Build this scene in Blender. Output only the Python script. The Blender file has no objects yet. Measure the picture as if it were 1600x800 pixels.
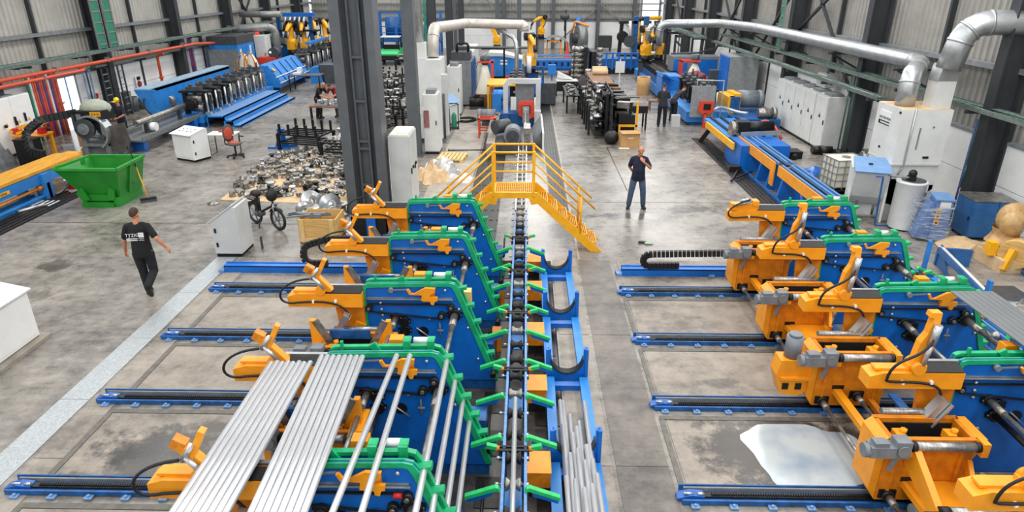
import bpy, bmesh, math, random
from mathutils import Vector, Matrix

S = bpy.context.scene
COL = S.collection
random.seed(11)
R = math.radians

# ---------------------------------------------------------------- camera, sky, exposure
cam = bpy.data.cameras.new('camera')
cam.sensor_width = 36.0
cam.lens = 36.0 * 1030.0 / 1600.0
cam.clip_start = 0.05
cam.clip_end = 300
cam_o = bpy.data.objects.new('camera', cam)
COL.objects.link(cam_o)
cam_o.location = (0, 0, 6.0)
cam_o.rotation_euler = (R(90 - 22.943), 0, R(1.178))
S.camera = cam_o

world = bpy.data.worlds.new('daylight')
S.world = world
world.use_nodes = True
bg = world.node_tree.nodes['Background']
bg.inputs['Color'].default_value = (0.93, 0.97, 1.0, 1)
bg.inputs['Strength'].default_value = 0.8

S.view_settings.view_transform = 'Standard'
S.view_settings.look = 'None'
S.view_settings.exposure = 0.32
S.view_settings.gamma = 1.0
S.view_settings.use_curve_mapping = False


def skylight(x, y, lx, ly, power):
    l = bpy.data.lights.new('roof_skylight', 'AREA')
    l.shape = 'RECTANGLE'
    l.size, l.size_y = lx, ly
    l.energy = power
    l.color = (1.0, 0.985, 0.96)
    o = bpy.data.objects.new('roof_skylight', l)
    o.location = (x, y, 10.5)
    COL.objects.link(o)


for sx in (-12, 0.5, 9.0):
    skylight(sx, 28, 2.2, 70, 2600)

# ---------------------------------------------------------------- materials
def lin(c):
    c = c / 255.0
    return c / 12.92 if c <= 0.04045 else ((c + 0.055) / 1.055) ** 2.4


def rgb(h):
    return (lin(int(h[0:2], 16)), lin(int(h[2:4], 16)), lin(int(h[4:6], 16)), 1)


def mat(name, col, rough=0.5, metal=0.0, col2=None, scale=4.0, lo=0.35, hi=0.7, bump=0.0, detail=6.0, stretch=None, alpha=1.0, spec=0.5, coat=0.0):
    m = bpy.data.materials.new(name)
    m.use_nodes = True
    nt = m.node_tree
    b = nt.nodes['Principled BSDF']
    b.inputs['Roughness'].default_value = rough
    b.inputs['Metallic'].default_value = metal
    b.inputs['Specular IOR Level'].default_value = spec
    if coat:
        b.inputs['Coat Weight'].default_value = coat
    if alpha < 1:
        b.inputs['Alpha'].default_value = alpha
    c1 = rgb(col)
    c2 = rgb(col2) if col2 else tuple(v * 0.72 for v in c1[:3]) + (1,)
    tc = nt.nodes.new('ShaderNodeTexCoord')
    n = nt.nodes.new('ShaderNodeTexNoise')
    n.inputs['Scale'].default_value = scale
    n.inputs['Detail'].default_value = detail
    n.inputs['Roughness'].default_value = 0.62
    src = tc.outputs['Object']
    if stretch:
        mp = nt.nodes.new('ShaderNodeMapping')
        mp.inputs['Scale'].default_value = stretch
        nt.links.new(src, mp.inputs['Vector'])
        src = mp.outputs['Vector']
    nt.links.new(src, n.inputs['Vector'])
    r = nt.nodes.new('ShaderNodeValToRGB')
    r.color_ramp.elements[0].position = lo
    r.color_ramp.elements[1].position = hi
    r.color_ramp.elements[0].color = c2
    r.color_ramp.elements[1].color = c1
    nt.links.new(n.outputs['Fac'], r.inputs['Fac'])
    nt.links.new(r.outputs['Color'], b.inputs['Base Color'])
    if bump:
        bp = nt.nodes.new('ShaderNodeBump')
        bp.inputs['Strength'].default_value = bump
        bp.inputs['Distance'].default_value = 0.02
        nt.links.new(n.outputs['Fac'], bp.inputs['Height'])
        nt.links.new(bp.outputs['Normal'], b.inputs['Normal'])
    return m


def concrete(name, c_light, c_mid, c_dark, rough=0.42, wet=(), streak=0.5, gloss=0.12):
    """poured concrete: broad mottling, fine grain, trowel streaks, oil stains with a shape of their own"""
    m = bpy.data.materials.new(name)
    m.use_nodes = True
    nt = m.node_tree
    N = nt.nodes.new
    L = nt.links.new
    b = nt.nodes['Principled BSDF']
    tc = N('ShaderNodeTexCoord')

    def noise(scale, detail=8, rgh=0.65, sc=None):
        n = N('ShaderNodeTexNoise')
        n.inputs['Scale'].default_value = scale
        n.inputs['Detail'].default_value = detail
        n.inputs['Roughness'].default_value = rgh
        s = tc.outputs['Object']
        if sc:
            mp = N('ShaderNodeMapping')
            mp.inputs['Scale'].default_value = sc
            mp.inputs['Rotation'].default_value = (0, 0, R(14))
            L(s, mp.inputs['Vector'])
            s = mp.outputs['Vector']
        L(s, n.inputs['Vector'])
        return n.outputs['Fac']

    def mth(op, a, c):
        n = N('ShaderNodeMath')
        n.operation = op
        for i, q in enumerate((a, c)):
            if isinstance(q, (int, float)):
                n.inputs[i].default_value = q
            else:
                L(q, n.inputs[i])
        return n.outputs[0]

    big = noise(0.55, 6)
    mid = noise(3.2, 10, 0.75)
    st = noise(1.6, 8, 0.7, (0.35, 2.6, 1))
    f = mth('ADD', mth('MULTIPLY', big, 0.42), mth('ADD', mth('MULTIPLY', mid, 0.42), mth('MULTIPLY', st, 0.16)))
    r = N('ShaderNodeValToRGB')
    e = r.color_ramp.elements
    e[0].position, e[0].color = 0.41, rgb(c_dark)
    e[1].position, e[1].color = 0.59, rgb(c_light)
    x = r.color_ramp.elements.new(0.49)
    x.color = rgb(c_mid)
    L(f, r.inputs['Fac'])
    col = r.outputs['Color']
    ro = mth('ADD', mth('MULTIPLY', mid, gloss * 2), rough - gloss)
    for (sx, sy, rx, ry, amt) in wet:
        mp = N('ShaderNodeMapping')
        mp.inputs['Location'].default_value = (-sx / rx, -sy / ry, 0)
        mp.inputs['Scale'].default_value = (1 / rx, 1 / ry, 0)
        L(tc.outputs['Object'], mp.inputs['Vector'])
        ln = N('ShaderNodeVectorMath')
        ln.operation = 'LENGTH'
        L(mp.outputs['Vector'], ln.inputs[0])
        d = mth('ADD', ln.outputs['Value'], mth('MULTIPLY', mth('SUBTRACT', mid, 0.5), 2.4))
        d = mth('ADD', d, mth('MULTIPLY', mth('SUBTRACT', big, 0.5), 1.6))
        rr = N('ShaderNodeValToRGB')
        rr.color_ramp.elements[0].position = 0.55
        rr.color_ramp.elements[0].color = (amt, amt, amt, 1)
        rr.color_ramp.elements[1].position = 1.0
        rr.color_ramp.elements[1].color = (0, 0, 0, 1)
        L(d, rr.inputs['Fac'])
        mx = N('ShaderNodeMixRGB')
        L(rr.outputs['Color'], mx.inputs['Fac'])
        L(col, mx.inputs['Color1'])
        mx.inputs['Color2'].default_value = rgb('2C2824')
        col = mx.outputs['Color']
        ro = mth('SUBTRACT', ro, mth('MULTIPLY', rr.outputs['Color'], 0.16))
    L(col, b.inputs['Base Color'])
    L(ro, b.inputs['Roughness'])
    bp = N('ShaderNodeBump')
    bp.inputs['Strength'].default_value = 0.12
    bp.inputs['Distance'].default_value = 0.01
    L(mid, bp.inputs['Height'])
    L(bp.outputs['Normal'], b.inputs['Normal'])
    return m


M = {}
M['floor'] = concrete('floor_concrete', '9A938A', '7A746D', '544F4A', 0.29,
                      wet=((-10.6, 13.4, .5, .35, .5), (-9.9, 11.9, .5, .3, .35), (3.0, 17.0, 1.3, .35, .55), (4.6, 17.6, .8, .3, .5),
                           (1.0, 16.0, .6, 1.6, .55), (2.9, 21.0, .9, .3, .3), (8.2, 21.0, 1.2, 5.0, .4), (-17, 24, 3, 8, .5), (7.0, 17.6, .9, .6, .5)))
M['bay'] = concrete('bay_concrete', '9C9083', '837A6F', '5F5850', 0.5,
                    wet=((-4.9, 7.25, 1.2, .45, .9), (-4.3, 7.7, .9, .16, .8), (-5.1, 7.0, .5, .5, .8), (-4.2, 6.85, .9, .22, .6), (-4.6, 5.5, 1.0, .5, .75), (-5.8, 6.6, .5, .2, .5),
                         (3.0, 7.35, .75, .75, .85), (4.6, 7.4, .9, .8, .9), (3.6, 6.75, 1.2, .2, .9), (3.6, 7.95, 1.2, .2, .8), (3.2, 9.0, .4, .15, .5)))
M['aisle'] = concrete('aisle_concrete', '7C746B', '645D57', '4A4541', 0.5)
M['kerb'] = concrete('kerb_concrete', 'A2988B', '8B8277', '6A635B', 0.6)
M['pit'] = concrete('pit_plate', '5A5550', '3E3A37', '232120', 0.32, gloss=0.16)
M['blue'] = mat('blue_paint', '0868C2', 0.38, 0, '0658A8', 2.5, 0.3, 0.65)
M['bluedk'] = mat('blue_paint_worn', '125A9E', 0.45, 0, '0E3C68', 7, 0.35, 0.62)
M['bluelt'] = mat('light_blue_paint', '2E86D2', 0.4, 0, '2272BC', 3)
M['blueline'] = mat('rail_blue_paint', '3A72B2', 0.42, 0, '6490C0', 16, 0.35, 0.7)
M['slate'] = mat('slate_blue_paint', '6E93BE', 0.45, 0, '5E82AE', 4)
M['orange'] = mat('orange_paint', 'F29C18', 0.42, 0, 'E08A10', 3, 0.3, 0.6)
M['orangedk'] = mat('orange_paint_dark', 'DE860E', 0.5, 0, 'BE6C08', 7, 0.35, 0.62)  # darker, blotchier orange than the carriage end faces
M['yellow'] = mat('yellow_paint', 'F8B318', 0.42, 0, 'E4A010', 5)
M['green'] = mat('green_paint', '14A46C', 0.42, 0, '0C8C54', 6, 0.3, 0.6)
M['lever'] = mat('green_lever_paint', '2CC26C', 0.45, 0, '1EA85A', 10)
M['skip'] = mat('skip_green_paint', '1F8A26', 0.38, 0, '17741E', 2)
M['steel'] = mat('bright_steel', 'C9CBCD', 0.28, 0.7, 'AEB1B4', 9)
M['tube'] = mat('steel_tube', 'E9EAEC', 0.3, 0.6, 'D2D4D7', 5, stretch=(8, .6, 8))
M['galv'] = mat('galvanised_sheet', 'C4C6C6', 0.34, 0.75, 'A9ACAD', 3)
M['castmetal'] = mat('machined_steel', 'B4B0AA', 0.34, 0.7, '6E6962', 9)
M['roll'] = mat('scuffed_roller_steel', 'B9B8B6', 0.36, 0.75, '85837F', 3, stretch=(14, 1, 1))
M['greysteel'] = mat('grey_strip_steel', '8B8E90', 0.45, 0.55, '75787A', 6, stretch=(12, .5, 1))
M['black'] = mat('black_metal', '1B1B1D', 0.45, 0.2, '0E0E10', 8)
M['rubber'] = mat('black_rubber', '17171A', 0.6, 0, '0D0D0F', 8)
M['dark'] = mat('oily_dark_steel', '34322F', 0.4, 0.4, '1B1A19', 12)
M['checker'] = mat('checker_plate', 'B4B8BA', 0.4, 0.45, '9FA4A6', 30, 0.4, 0.6, bump=0.25)
M['column'] = mat('column_grey_paint', '5A5E62', 0.5, 0, '4E5256', 2.5)
M['columndk'] = mat('dark_column_paint', '33363A', 0.55, 0, '2A2D30', 3)
M['motor'] = mat('grey_motor_paint', '7C8288', 0.45, 0, '666C72', 6)
M['white'] = mat('white_panel', 'EDEDEB', 0.5, 0, 'DEDEDC', 1.2)
M['cab'] = mat('light_grey_enclosure', 'DCDDDA', 0.42, 0, 'CDCECB', 2)
M['cab2'] = mat('pale_grey_enclosure', 'C9CBCA', 0.42, 0, 'B9BBBA', 2)
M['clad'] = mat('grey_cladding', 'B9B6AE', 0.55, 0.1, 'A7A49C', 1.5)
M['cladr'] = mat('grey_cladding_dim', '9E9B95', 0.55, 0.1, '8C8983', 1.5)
M['grey'] = mat('mid_grey_paint', '83878A', 0.5, 0, '6D7174', 5)
M['greydk'] = mat('dark_motor_grey', '4C5054', 0.45, 0.1, '3A3D41', 6)
M['chair'] = mat('grey_fabric', '5E5A59', 0.9, 0, '4A4746', 30)
M['redcloth'] = mat('red_cloth', 'C8543E', 0.9, 0, 'B04632', 20)
M['red'] = mat('red_paint', 'E0472B', 0.45, 0, 'C43C24', 6)
M['redpipe'] = mat('fire_pipe_red', 'D4573A', 0.42, 0, 'BE4A30', 4)
M['purple'] = mat('purple_conduit', '5A3A86', 0.5, 0, '4B2F72', 5)
M['teal'] = mat('green_cable', '2A8A68', 0.55, 0, '1E6A50', 14)
M['tray'] = mat('tray_grey_green', '7A857F', 0.45, 0.3, '5C6661', 9)
M['traycable'] = mat('dusty_green_cable', '6A8A7C', 0.6, 0, '46584F', 9, lo=.4, hi=.6)
M['wood'] = mat('pine_wood', 'D8B272', 0.65, 0, 'BE9450', 3, stretch=(1, 1, 9))
M['pallet'] = mat('pallet_wood', 'E2C68C', 0.7, 0, 'C8A868', 4, stretch=(6, 1, 1))
M['palletdk'] = mat('old_pallet_wood', '8E6A50', 0.75, 0, '6E503A', 5)
M['card'] = mat('cardboard', 'C49A66', 0.75, 0, 'B08654', 3)
M['kraft'] = mat('kraft_paper', 'D9BC94', 0.7, 0, 'BFA078', 4, bump=0.4)
M['film'] = mat('wrap_film', 'D8E0E8', 0.18, 0, 'B4C0CC', 9, alpha=0.2, bump=0.8, spec=0.9)
M['foil'] = mat('silver_foil', 'D6D2D0', 0.35, 0.5, 'A8A4A2', 6, bump=0.6)
M['tarp'] = mat('grey_tarpaulin', '7C7E80', 0.5, 0, '55585A', 5, bump=0.6)
M['plastic'] = mat('milky_plastic', 'E6E2D2', 0.45, 0, 'D2CEBC', 2)
M['skin'] = mat('skin', 'C98A6A', 0.6, 0, 'B87858', 9)
M['hairdk'] = mat('short_brown_hair', '4A3428', 0.8, 0, '34241B', 30)
M['hairgrey'] = mat('grey_hair', '9A8A80', 0.8, 0, '84756B', 30)
M['tshirt'] = mat('black_cotton', '141519', 0.9, 0, '0E0F12', 10)
M['navy'] = mat('navy_cotton', '1D2038', 0.9, 0, '15172A', 10)
M['charcoal'] = mat('charcoal_cotton', '2E3138', 0.9, 0, '24262C', 10)
M['maroon'] = mat('maroon_cotton', '8C1F34', 0.9, 0, '741828', 10)
M['jeans'] = mat('blue_denim', '4A5C74', 0.9, 0, '38485E', 8)
M['trouser'] = mat('black_trousers', '1A1B1F', 0.9, 0, '121316', 10)
M['shoe'] = mat('dark_shoe', '26241F', 0.6, 0, '191815', 10)
M['print'] = mat('white_print', 'E8E8E8', 0.7, 0, 'DADADA', 20)
M['inkblack'] = mat('black_print', '1A1A1A', 0.6, 0, '101010', 20)
M['capyellow'] = mat('yellow_cap', 'F0DA1E', 0.7, 0, 'DCC614', 10)
M['bulb'] = mat('red_button', 'D02020', 0.4, 0, 'B01818', 10)
M['milk'] = None


def emission(name, col, s):
    m = bpy.data.materials.new(name)
    m.use_nodes = True
    nt = m.node_tree
    nt.nodes.clear()
    o = nt.nodes.new('ShaderNodeOutputMaterial')
    e = nt.nodes.new('ShaderNodeEmission')
    e.inputs['Color'].default_value = rgb(col)
    e.inputs['Strength'].default_value = s
    nt.links.new(e.outputs[0], o.inputs['Surface'])
    return m


M['daylight'] = emission('daylit_pane', 'F6FAFF', 1.6)
M['redlamp'] = emission('red_beacon', 'FF3020', 2.0)


def milk_mat():
    m = bpy.data.materials.new('milky_coolant')
    m.use_nodes = True
    nt = m.node_tree
    b = nt.nodes['Principled BSDF']
    tc = nt.nodes.new('ShaderNodeTexCoord')
    n = nt.nodes.new('ShaderNodeTexNoise')
    n.inputs['Scale'].default_value = 1.3
    n.inputs['Detail'].default_value = 5
    nt.links.new(tc.outputs['Object'], n.inputs['Vector'])
    r = nt.nodes.new('ShaderNodeValToRGB')
    r.color_ramp.elements[0].position = 0.35
    r.color_ramp.elements[0].color = rgb('8794A3')
    r.color_ramp.elements[1].position = 0.55
    r.color_ramp.elements[1].color = rgb('A9B0B1')
    nt.links.new(n.outputs['Fac'], r.inputs['Fac'])
    nt.links.new(r.outputs['Color'], b.inputs['Base Color'])
    b.inputs['Roughness'].default_value = 0.16
    return m


M['milk'] = milk_mat()


# ---------------------------------------------------------------- mesh collector
class MB:
    def __init__(s):
        s.v, s.f, s.sm = [], [], []

    def add(s, vs, fs, sm=False):
        o = len(s.v)
        s.v += [tuple(v) for v in vs]
        s.f += [tuple(i + o for i in f) for f in fs]
        s.sm += [sm] * len(fs)
        return s

    def box(s, x0, x1, y0, y1, z0, z1):
        v = [(x0, y0, z0), (x1, y0, z0), (x1, y1, z0), (x0, y1, z0), (x0, y0, z1), (x1, y0, z1), (x1, y1, z1), (x0, y1, z1)]
        return s.add(v, [(0, 3, 2, 1), (4, 5, 6, 7), (0, 1, 5, 4), (1, 2, 6, 5), (2, 3, 7, 6), (3, 0, 4, 7)])

    def cbox(s, c, sx, sy, sz, rz=0.0, rx=0.0, ry=0.0):
        m = Matrix.Translation(c) @ Matrix.Rotation(rz, 4, 'Z') @ Matrix.Rotation(ry, 4, 'Y') @ Matrix.Rotation(rx, 4, 'X')
        t = MB().box(-sx / 2, sx / 2, -sy / 2, sy / 2, -sz / 2, sz / 2)
        return s.add([m @ Vector(p) for p in t.v], t.f)

    def beam(s, p0, p1, w, h, up=(0, 0, 1)):
        p0, p1, up = Vector(p0), Vector(p1), Vector(up)
        d = (p1 - p0).normalized()
        if abs(d.dot(up)) > 0.98:
            up = Vector((0, 1, 0))
        a = d.cross(up).normalized() * (w / 2)
        b = a.cross(d).normalized() * (h / 2)
        v = [p0 - a - b, p0 + a - b, p0 + a + b, p0 - a + b, p1 - a - b, p1 + a - b, p1 + a + b, p1 - a + b]
        return s.add(v, [(0, 1, 2, 3), (7, 6, 5, 4), (0, 4, 5, 1), (1, 5, 6, 2), (2, 6, 7, 3), (3, 7, 4, 0)])

    def cyl(s, p0, p1, r, n=12, r1=None, cap=True):
        p0, p1 = Vector(p0), Vector(p1)
        r1 = r if r1 is None else r1
        d = (p1 - p0).normalized()
        a = d.orthogonal().normalized()
        b = d.cross(a)
        o = len(s.v)
        for p, q in ((p0, r), (p1, r1)):
            for i in range(n):
                t = 2 * math.pi * i / n
                s.v.append(tuple(p + (a * math.cos(t) + b * math.sin(t)) * q))
        for i in range(n):
            j = (i + 1) % n
            s.f.append((o + i, o + j, o + n + j, o + n + i))
            s.sm.append(True)
        if cap:
            s.f.append(tuple(o + i for i in reversed(range(n))))
            s.f.append(tuple(o + n + i for i in range(n)))
            s.sm += [False, False]
        return s

    def tube(s, pts, r, n=8, cap=True, rad=None):
        pts = [Vector(p) for p in pts]
        o = len(s.v)
        k = len(pts)
        a = None
        for q in range(k):
            d = (pts[min(q + 1, k - 1)] - pts[max(q - 1, 0)]).normalized()
            if a is None:
                a = d.orthogonal().normalized()
            else:
                a = (a - d * a.dot(d)).normalized()
            b = d.cross(a)
            rr = rad[q] if rad else r
            for i in range(n):
                t = 2 * math.pi * i / n
                s.v.append(tuple(pts[q] + (a * math.cos(t) + b * math.sin(t)) * rr))
        for q in range(k - 1):
            for i in range(n):
                j = (i + 1) % n
                s.f.append((o + q * n + i, o + q * n + j, o + (q + 1) * n + j, o + (q + 1) * n + i))
                s.sm.append(True)
        if cap:
            s.f.append(tuple(o + i for i in reversed(range(n))))
            s.f.append(tuple(o + (k - 1) * n + i for i in range(n)))
            s.sm += [False, False]
        return s

    def prism(s, poly, ax, a0, a1):
        def put(p, a):
            return {'y': (p[0], a, p[1]), 'x': (a, p[0], p[1]), 'z': (p[0], p[1], a)}[ax]
        n = len(poly)
        v = [put(p, a0) for p in poly] + [put(p, a1) for p in poly]
        f = [tuple(reversed(range(n))), tuple(range(n, 2 * n))]
        f += [(i, (i + 1) % n, n + (i + 1) % n, n + i) for i in range(n)]
        return s.add(v, f)

    def strip(s, outer, inner, ax, a0, a1):
        """open or closed band between two polylines of equal length, extruded"""
        def put(p, a):
            return {'y': (p[0], a, p[1]), 'x': (a, p[0], p[1]), 'z': (p[0], p[1], a)}[ax]
        n = len(outer)
        for i in range(n - 1):
            q = [outer[i], outer[i + 1], inner[i + 1], inner[i]]
            s.prism(q, ax, a0, a1)
        return s

    def lathe(s, prof, c, d=(0, 0, 1), n=16):
        c, d = Vector(c), Vector(d).normalized()
        a = d.orthogonal().normalized()
        b = d.cross(a)
        o = len(s.v)
        for (r, h) in prof:
            for i in range(n):
                t = 2 * math.pi * i / n
                s.v.append(tuple(c + d * h + (a * math.cos(t) + b * math.sin(t)) * max(r, 1e-4)))
        for q in range(len(prof) - 1):
            for i in range(n):
                j = (i + 1) % n
                s.f.append((o + q * n + i, o + q * n + j, o + (q + 1) * n + j, o + (q + 1) * n + i))
                s.sm.append(False if abs(prof[q][1] - prof[q + 1][1]) < 1e-6 else True)
        return s

    def ball(s, c, r, n=12, m=8):
        if not isinstance(r, (tuple, list)):
            r = (r, r, r)
        o = len(s.v)
        for q in range(m + 1):
            ph = math.pi * q / m
            for i in range(n):
                t = 2 * math.pi * i / n
                s.v.append((c[0] + r[0] * math.sin(ph) * math.cos(t), c[1] + r[1] * math.sin(ph) * math.sin(t), c[2] + r[2] * math.cos(ph)))
        for q in range(m):
            for i in range(n):
                j = (i + 1) % n
                s.f.append((o + q * n + i, o + (q + 1) * n + i, o + (q + 1) * n + j, o + q * n + j))
                s.sm.append(True)
        return s

    def xf(s, m):
        s.v = [tuple(m @ Vector(p)) for p in s.v]
        return s

    def join(s, t, m=None):
        return s.add([m @ Vector(p) for p in t.v] if m else t.v, t.f) if False else s._join(t, m)

    def _join(s, t, m):
        o = len(s.v)
        s.v += [tuple(m @ Vector(p)) for p in t.v] if m else list(t.v)
        s.f += [tuple(i + o for i in f) for f in t.f]
        s.sm += t.sm
        return s

    def mesh(s, name, m):
        me = bpy.data.meshes.new(name)
        me.from_pydata(s.v, [], s.f)
        me.polygons.foreach_set('use_smooth', s.sm)
        if len(s.f) < 20000:
            b = bmesh.new()
            b.from_mesh(me)
            bmesh.ops.recalc_face_normals(b, faces=b.faces)
            b.to_mesh(me)
            b.free()
        me.materials.append(M[m] if isinstance(m, str) else m)
        me.update()
        return me


def link(name, me, parent=None, loc=None):
    o = bpy.data.objects.new(name, me)
    COL.objects.link(o)
    if parent is not None:
        o.parent = parent
    if loc is not None:
        o.location = loc
    return o


def part(parent, name, mb, m, label=None, kind=None):
    o = link(name, mb.mesh(name, m), parent)
    if label:
        o['label'] = label
    if kind:
        o['kind'] = kind
    return o


def thing(name, label, cat, loc=(0, 0, 0), rz=0.0, group=None):
    o = bpy.data.objects.new(name, None)
    o.empty_display_size = 0.2
    COL.objects.link(o)
    o.location = loc
    o.rotation_euler = (0, 0, rz)
    o['label'] = label
    o['category'] = cat
    if group:
        o['group'] = group
    return o


def solid(name, mb, m, label, cat, group=None, loc=None, kind=None):
    o = link(name, mb.mesh(name, m), None, loc)
    o['label'] = label
    o['category'] = cat
    if group:
        o['group'] = group
    if kind:
        o['kind'] = kind
    return o


def struct(name, mb=None, m=None):
    if mb is None:
        o = bpy.data.objects.new(name, None)
        COL.objects.link(o)
    else:
        o = link(name, mb.mesh(name, m))
    o['kind'] = 'structure'
    return o


KIDS = {}


def kids(o):
    return [c for c in bpy.data.objects if c.parent == o]


def copy_tree(o, parent=None, tree=None):
    """a thing with its parts and sub-parts; meshes stay shared"""
    if tree is None:
        tree = {}
        for c in bpy.data.objects:
            if c.parent is not None:
                tree.setdefault(c.parent.name, []).append(c)
    c = o.copy()
    COL.objects.link(c)
    if parent is not None:
        c.parent = parent
    for k in tree.get(o.name, []):
        copy_tree(k, c, tree)
    return c


def dup(o, loc, rz=0.0, label=None, group=None):
    c = copy_tree(o)
    c.location = loc
    c.rotation_euler = (0, 0, rz)
    if label:
        c['label'] = label
    if group:
        c['group'] = group
    return c


def text_mb(txt, size, depth=0.002, mw=None):
    """lettering lying in the local xz plane, facing -y, centred"""
    cu = bpy.data.curves.new('lettering', 'FONT')
    cu.body = txt
    cu.size = size
    cu.extrude = depth
    cu.align_x = 'CENTER'
    cu.align_y = 'CENTER'
    o = bpy.data.objects.new('lettering', cu)
    me = bpy.data.meshes.new_from_object(o)
    mb = MB()
    mb.add([v.co for v in me.vertices], [tuple(p.vertices) for p in me.polygons])
    bpy.data.objects.remove(o)
    bpy.data.curves.remove(cu)
    bpy.data.meshes.remove(me)
    return mb.xf(Matrix.Rotation(R(90), 4, 'X'))


def arc(cx, cy, r, a0, a1, n):
    return [(cx + r * math.cos(R(a0 + (a1 - a0) * i / n)), cy + r * math.sin(R(a0 + (a1 - a0) * i / n))) for i in range(n + 1)]


def bez(p0, p1, p2, p3, n=12):
    p0, p1, p2, p3 = map(Vector, (p0, p1, p2, p3))
    return [p0 * (1 - t) ** 3 + p1 * 3 * t * (1 - t) ** 2 + p2 * 3 * t * t * (1 - t) + p3 * t ** 3 for t in [i / n for i in range(n + 1)]]


def rounded(pts, r, n=5):
    """3-D polyline with rounded corners"""
    pts = [Vector(p) for p in pts]
    out = [pts[0]]
    for i in range(1, len(pts) - 1):
        a, b, c = pts[i - 1], pts[i], pts[i + 1]
        k = min(r, (a - b).length * .49, (c - b).length * .49)
        p, q = b + (a - b).normalized() * k, b + (c - b).normalized() * k
        for j in range(n + 1):
            t = j / n
            out.append(p * (1 - t) ** 2 + b * 2 * t * (1 - t) + q * t * t)
    out.append(pts[-1])
    return out


M['woodyellow'] = mat('worn_yellow_top', 'E0A22C', 0.6, 0, 'B87F22', 5, stretch=(3, .4, 1))
M['platesteel'] = mat('brushed_plate', '77736E', 0.4, 0.55, '5A5652', 3)
M['tarp2'] = mat('pale_cloth', 'AEB3A2', 0.85, 0, '959A8A', 6)
M['bluepale'] = mat('pale_blue_ledge', '9DB4C4', 0.5, 0, '86A0B4', 4)
M['skip2'] = mat('skip_green_rim', '2C9A36', 0.4, 0, '228228', 4)
M['grey2'] = mat('weathered_duct', '9C9E9A', 0.45, 0.4, '868884', 3)
M['maroonlt'] = mat('brownish_red', '9A6A68', 0.8, 0, '7E4E4C', 6)
M['ductpale'] = mat('dusty_duct', 'D2CCC2', 0.45, 0.3, 'B9B2A8', 3)
M['galv2'] = mat('dull_galvanised', 'A2A5A6', 0.45, 0.35, '8C9092', 6)
M['blue2'] = mat('blue_polythene', '2F6FBE', 0.3, 0, '205AA4', 6)
M['slate2'] = mat('console_blue_paint', '6884BC', 0.45, 0, '58729F', 4)
M['steelblue'] = mat('steel_blue_paint', '2E6AA6', 0.4, 0, '24578C', 4)
M['tanfilm'] = mat('tan_wrap', 'C8A26C', 0.28, 0, 'A88454', 7, bump=0.7)
M['glove'] = mat('pale_glove', 'A9BFA6', 0.9, 0, '8FA88C', 12)
M['cream'] = mat('cream_paint', 'E8C878', 0.5, 0, 'D8B464', 6)
M['pale'] = concrete('pale_concrete', 'B2A99D', '9A9187', '7C746B', 0.42)
M['navypipe'] = mat('navy_pipe', '22286A', 0.4, 0, '1A1E54', 6)
M['darkgreen'] = mat('dark_green_pipe', '2F5A4A', 0.5, 0, '244638', 6)


def film_mat():
    m = M['film']
    nt = m.node_tree
    b = nt.nodes['Principled BSDF']
    tc = nt.nodes.new('ShaderNodeTexCoord')
    mp = nt.nodes.new('ShaderNodeMapping')
    mp.inputs['Scale'].default_value = (2.0, 2.0, 14.0)
    mp.inputs['Rotation'].default_value = (.5, .6, 0)
    n = nt.nodes.new('ShaderNodeTexNoise')
    n.inputs['Scale'].default_value = 1.6
    n.inputs['Detail'].default_value = 4
    r = nt.nodes.new('ShaderNodeValToRGB')
    r.color_ramp.elements[0].position = .5
    r.color_ramp.elements[0].color = (.06, .06, .06, 1)
    r.color_ramp.elements[1].position = .68
    r.color_ramp.elements[1].color = (.75, .75, .75, 1)
    nt.links.new(tc.outputs['Object'], mp.inputs['Vector'])
    nt.links.new(mp.outputs['Vector'], n.inputs['Vector'])
    nt.links.new(n.outputs['Fac'], r.inputs['Fac'])
    nt.links.new(r.outputs['Color'], b.inputs['Alpha'])  # opaque pale streaks painted in to stand for glints on the film


film_mat()
M['channel'] = mat('channel_steel', '6E6A62', 0.55, 0.1, '57534C', 8)
M['blueline2'] = mat('bracket_blue_paint', '1F5FB0', 0.42, 0, '174C92', 8)
# ================================================================ THE HALL
XL, XR, YB = -19.5, 12.15, 63.0
YC = [16.7 + 6.9 * k for k in range(7)]
PX0, PX1, PY0, PY1, PD = -2.78, 0.60, -1.0, 13.9, 0.15

fl = MB()
fl.box(XL - .3, PX0, -3, YB + 1, -.4, 0).box(PX1, XR + .4, -3, YB + 1, -.4, 0)
fl.box(PX0, PX1, PY1, YB + 1, -.4, 0)
floor = struct('floor', fl, 'floor')
part(floor, 'pit_floor', MB().box(PX0, PX1, PY0, PY1, -.4, -PD), 'pit', 'oily dark steel plates under the roller line')
pm = MB()
for i in range(14):
    y = .2 + i * .98
    pm.box(.18, .56, y, y + .9, -PD, -PD + .012)
    pm.box(-.62, -.3, y + .3, y + .86, -PD, -PD + .012)
part(floor, 'pit_cover_plate', pm, 'dark', kind='stuff')

# slabs with open joints around the stacking bays
RAILS = [6.45, 8.37, 10.3, 12.25]
T = .008


def slab(x0, x1, y0, y1, m='bay'):
    part(floor, 'floor_slab', MB().box(x0, x1, y0, y1, -.02, T), m)


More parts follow.
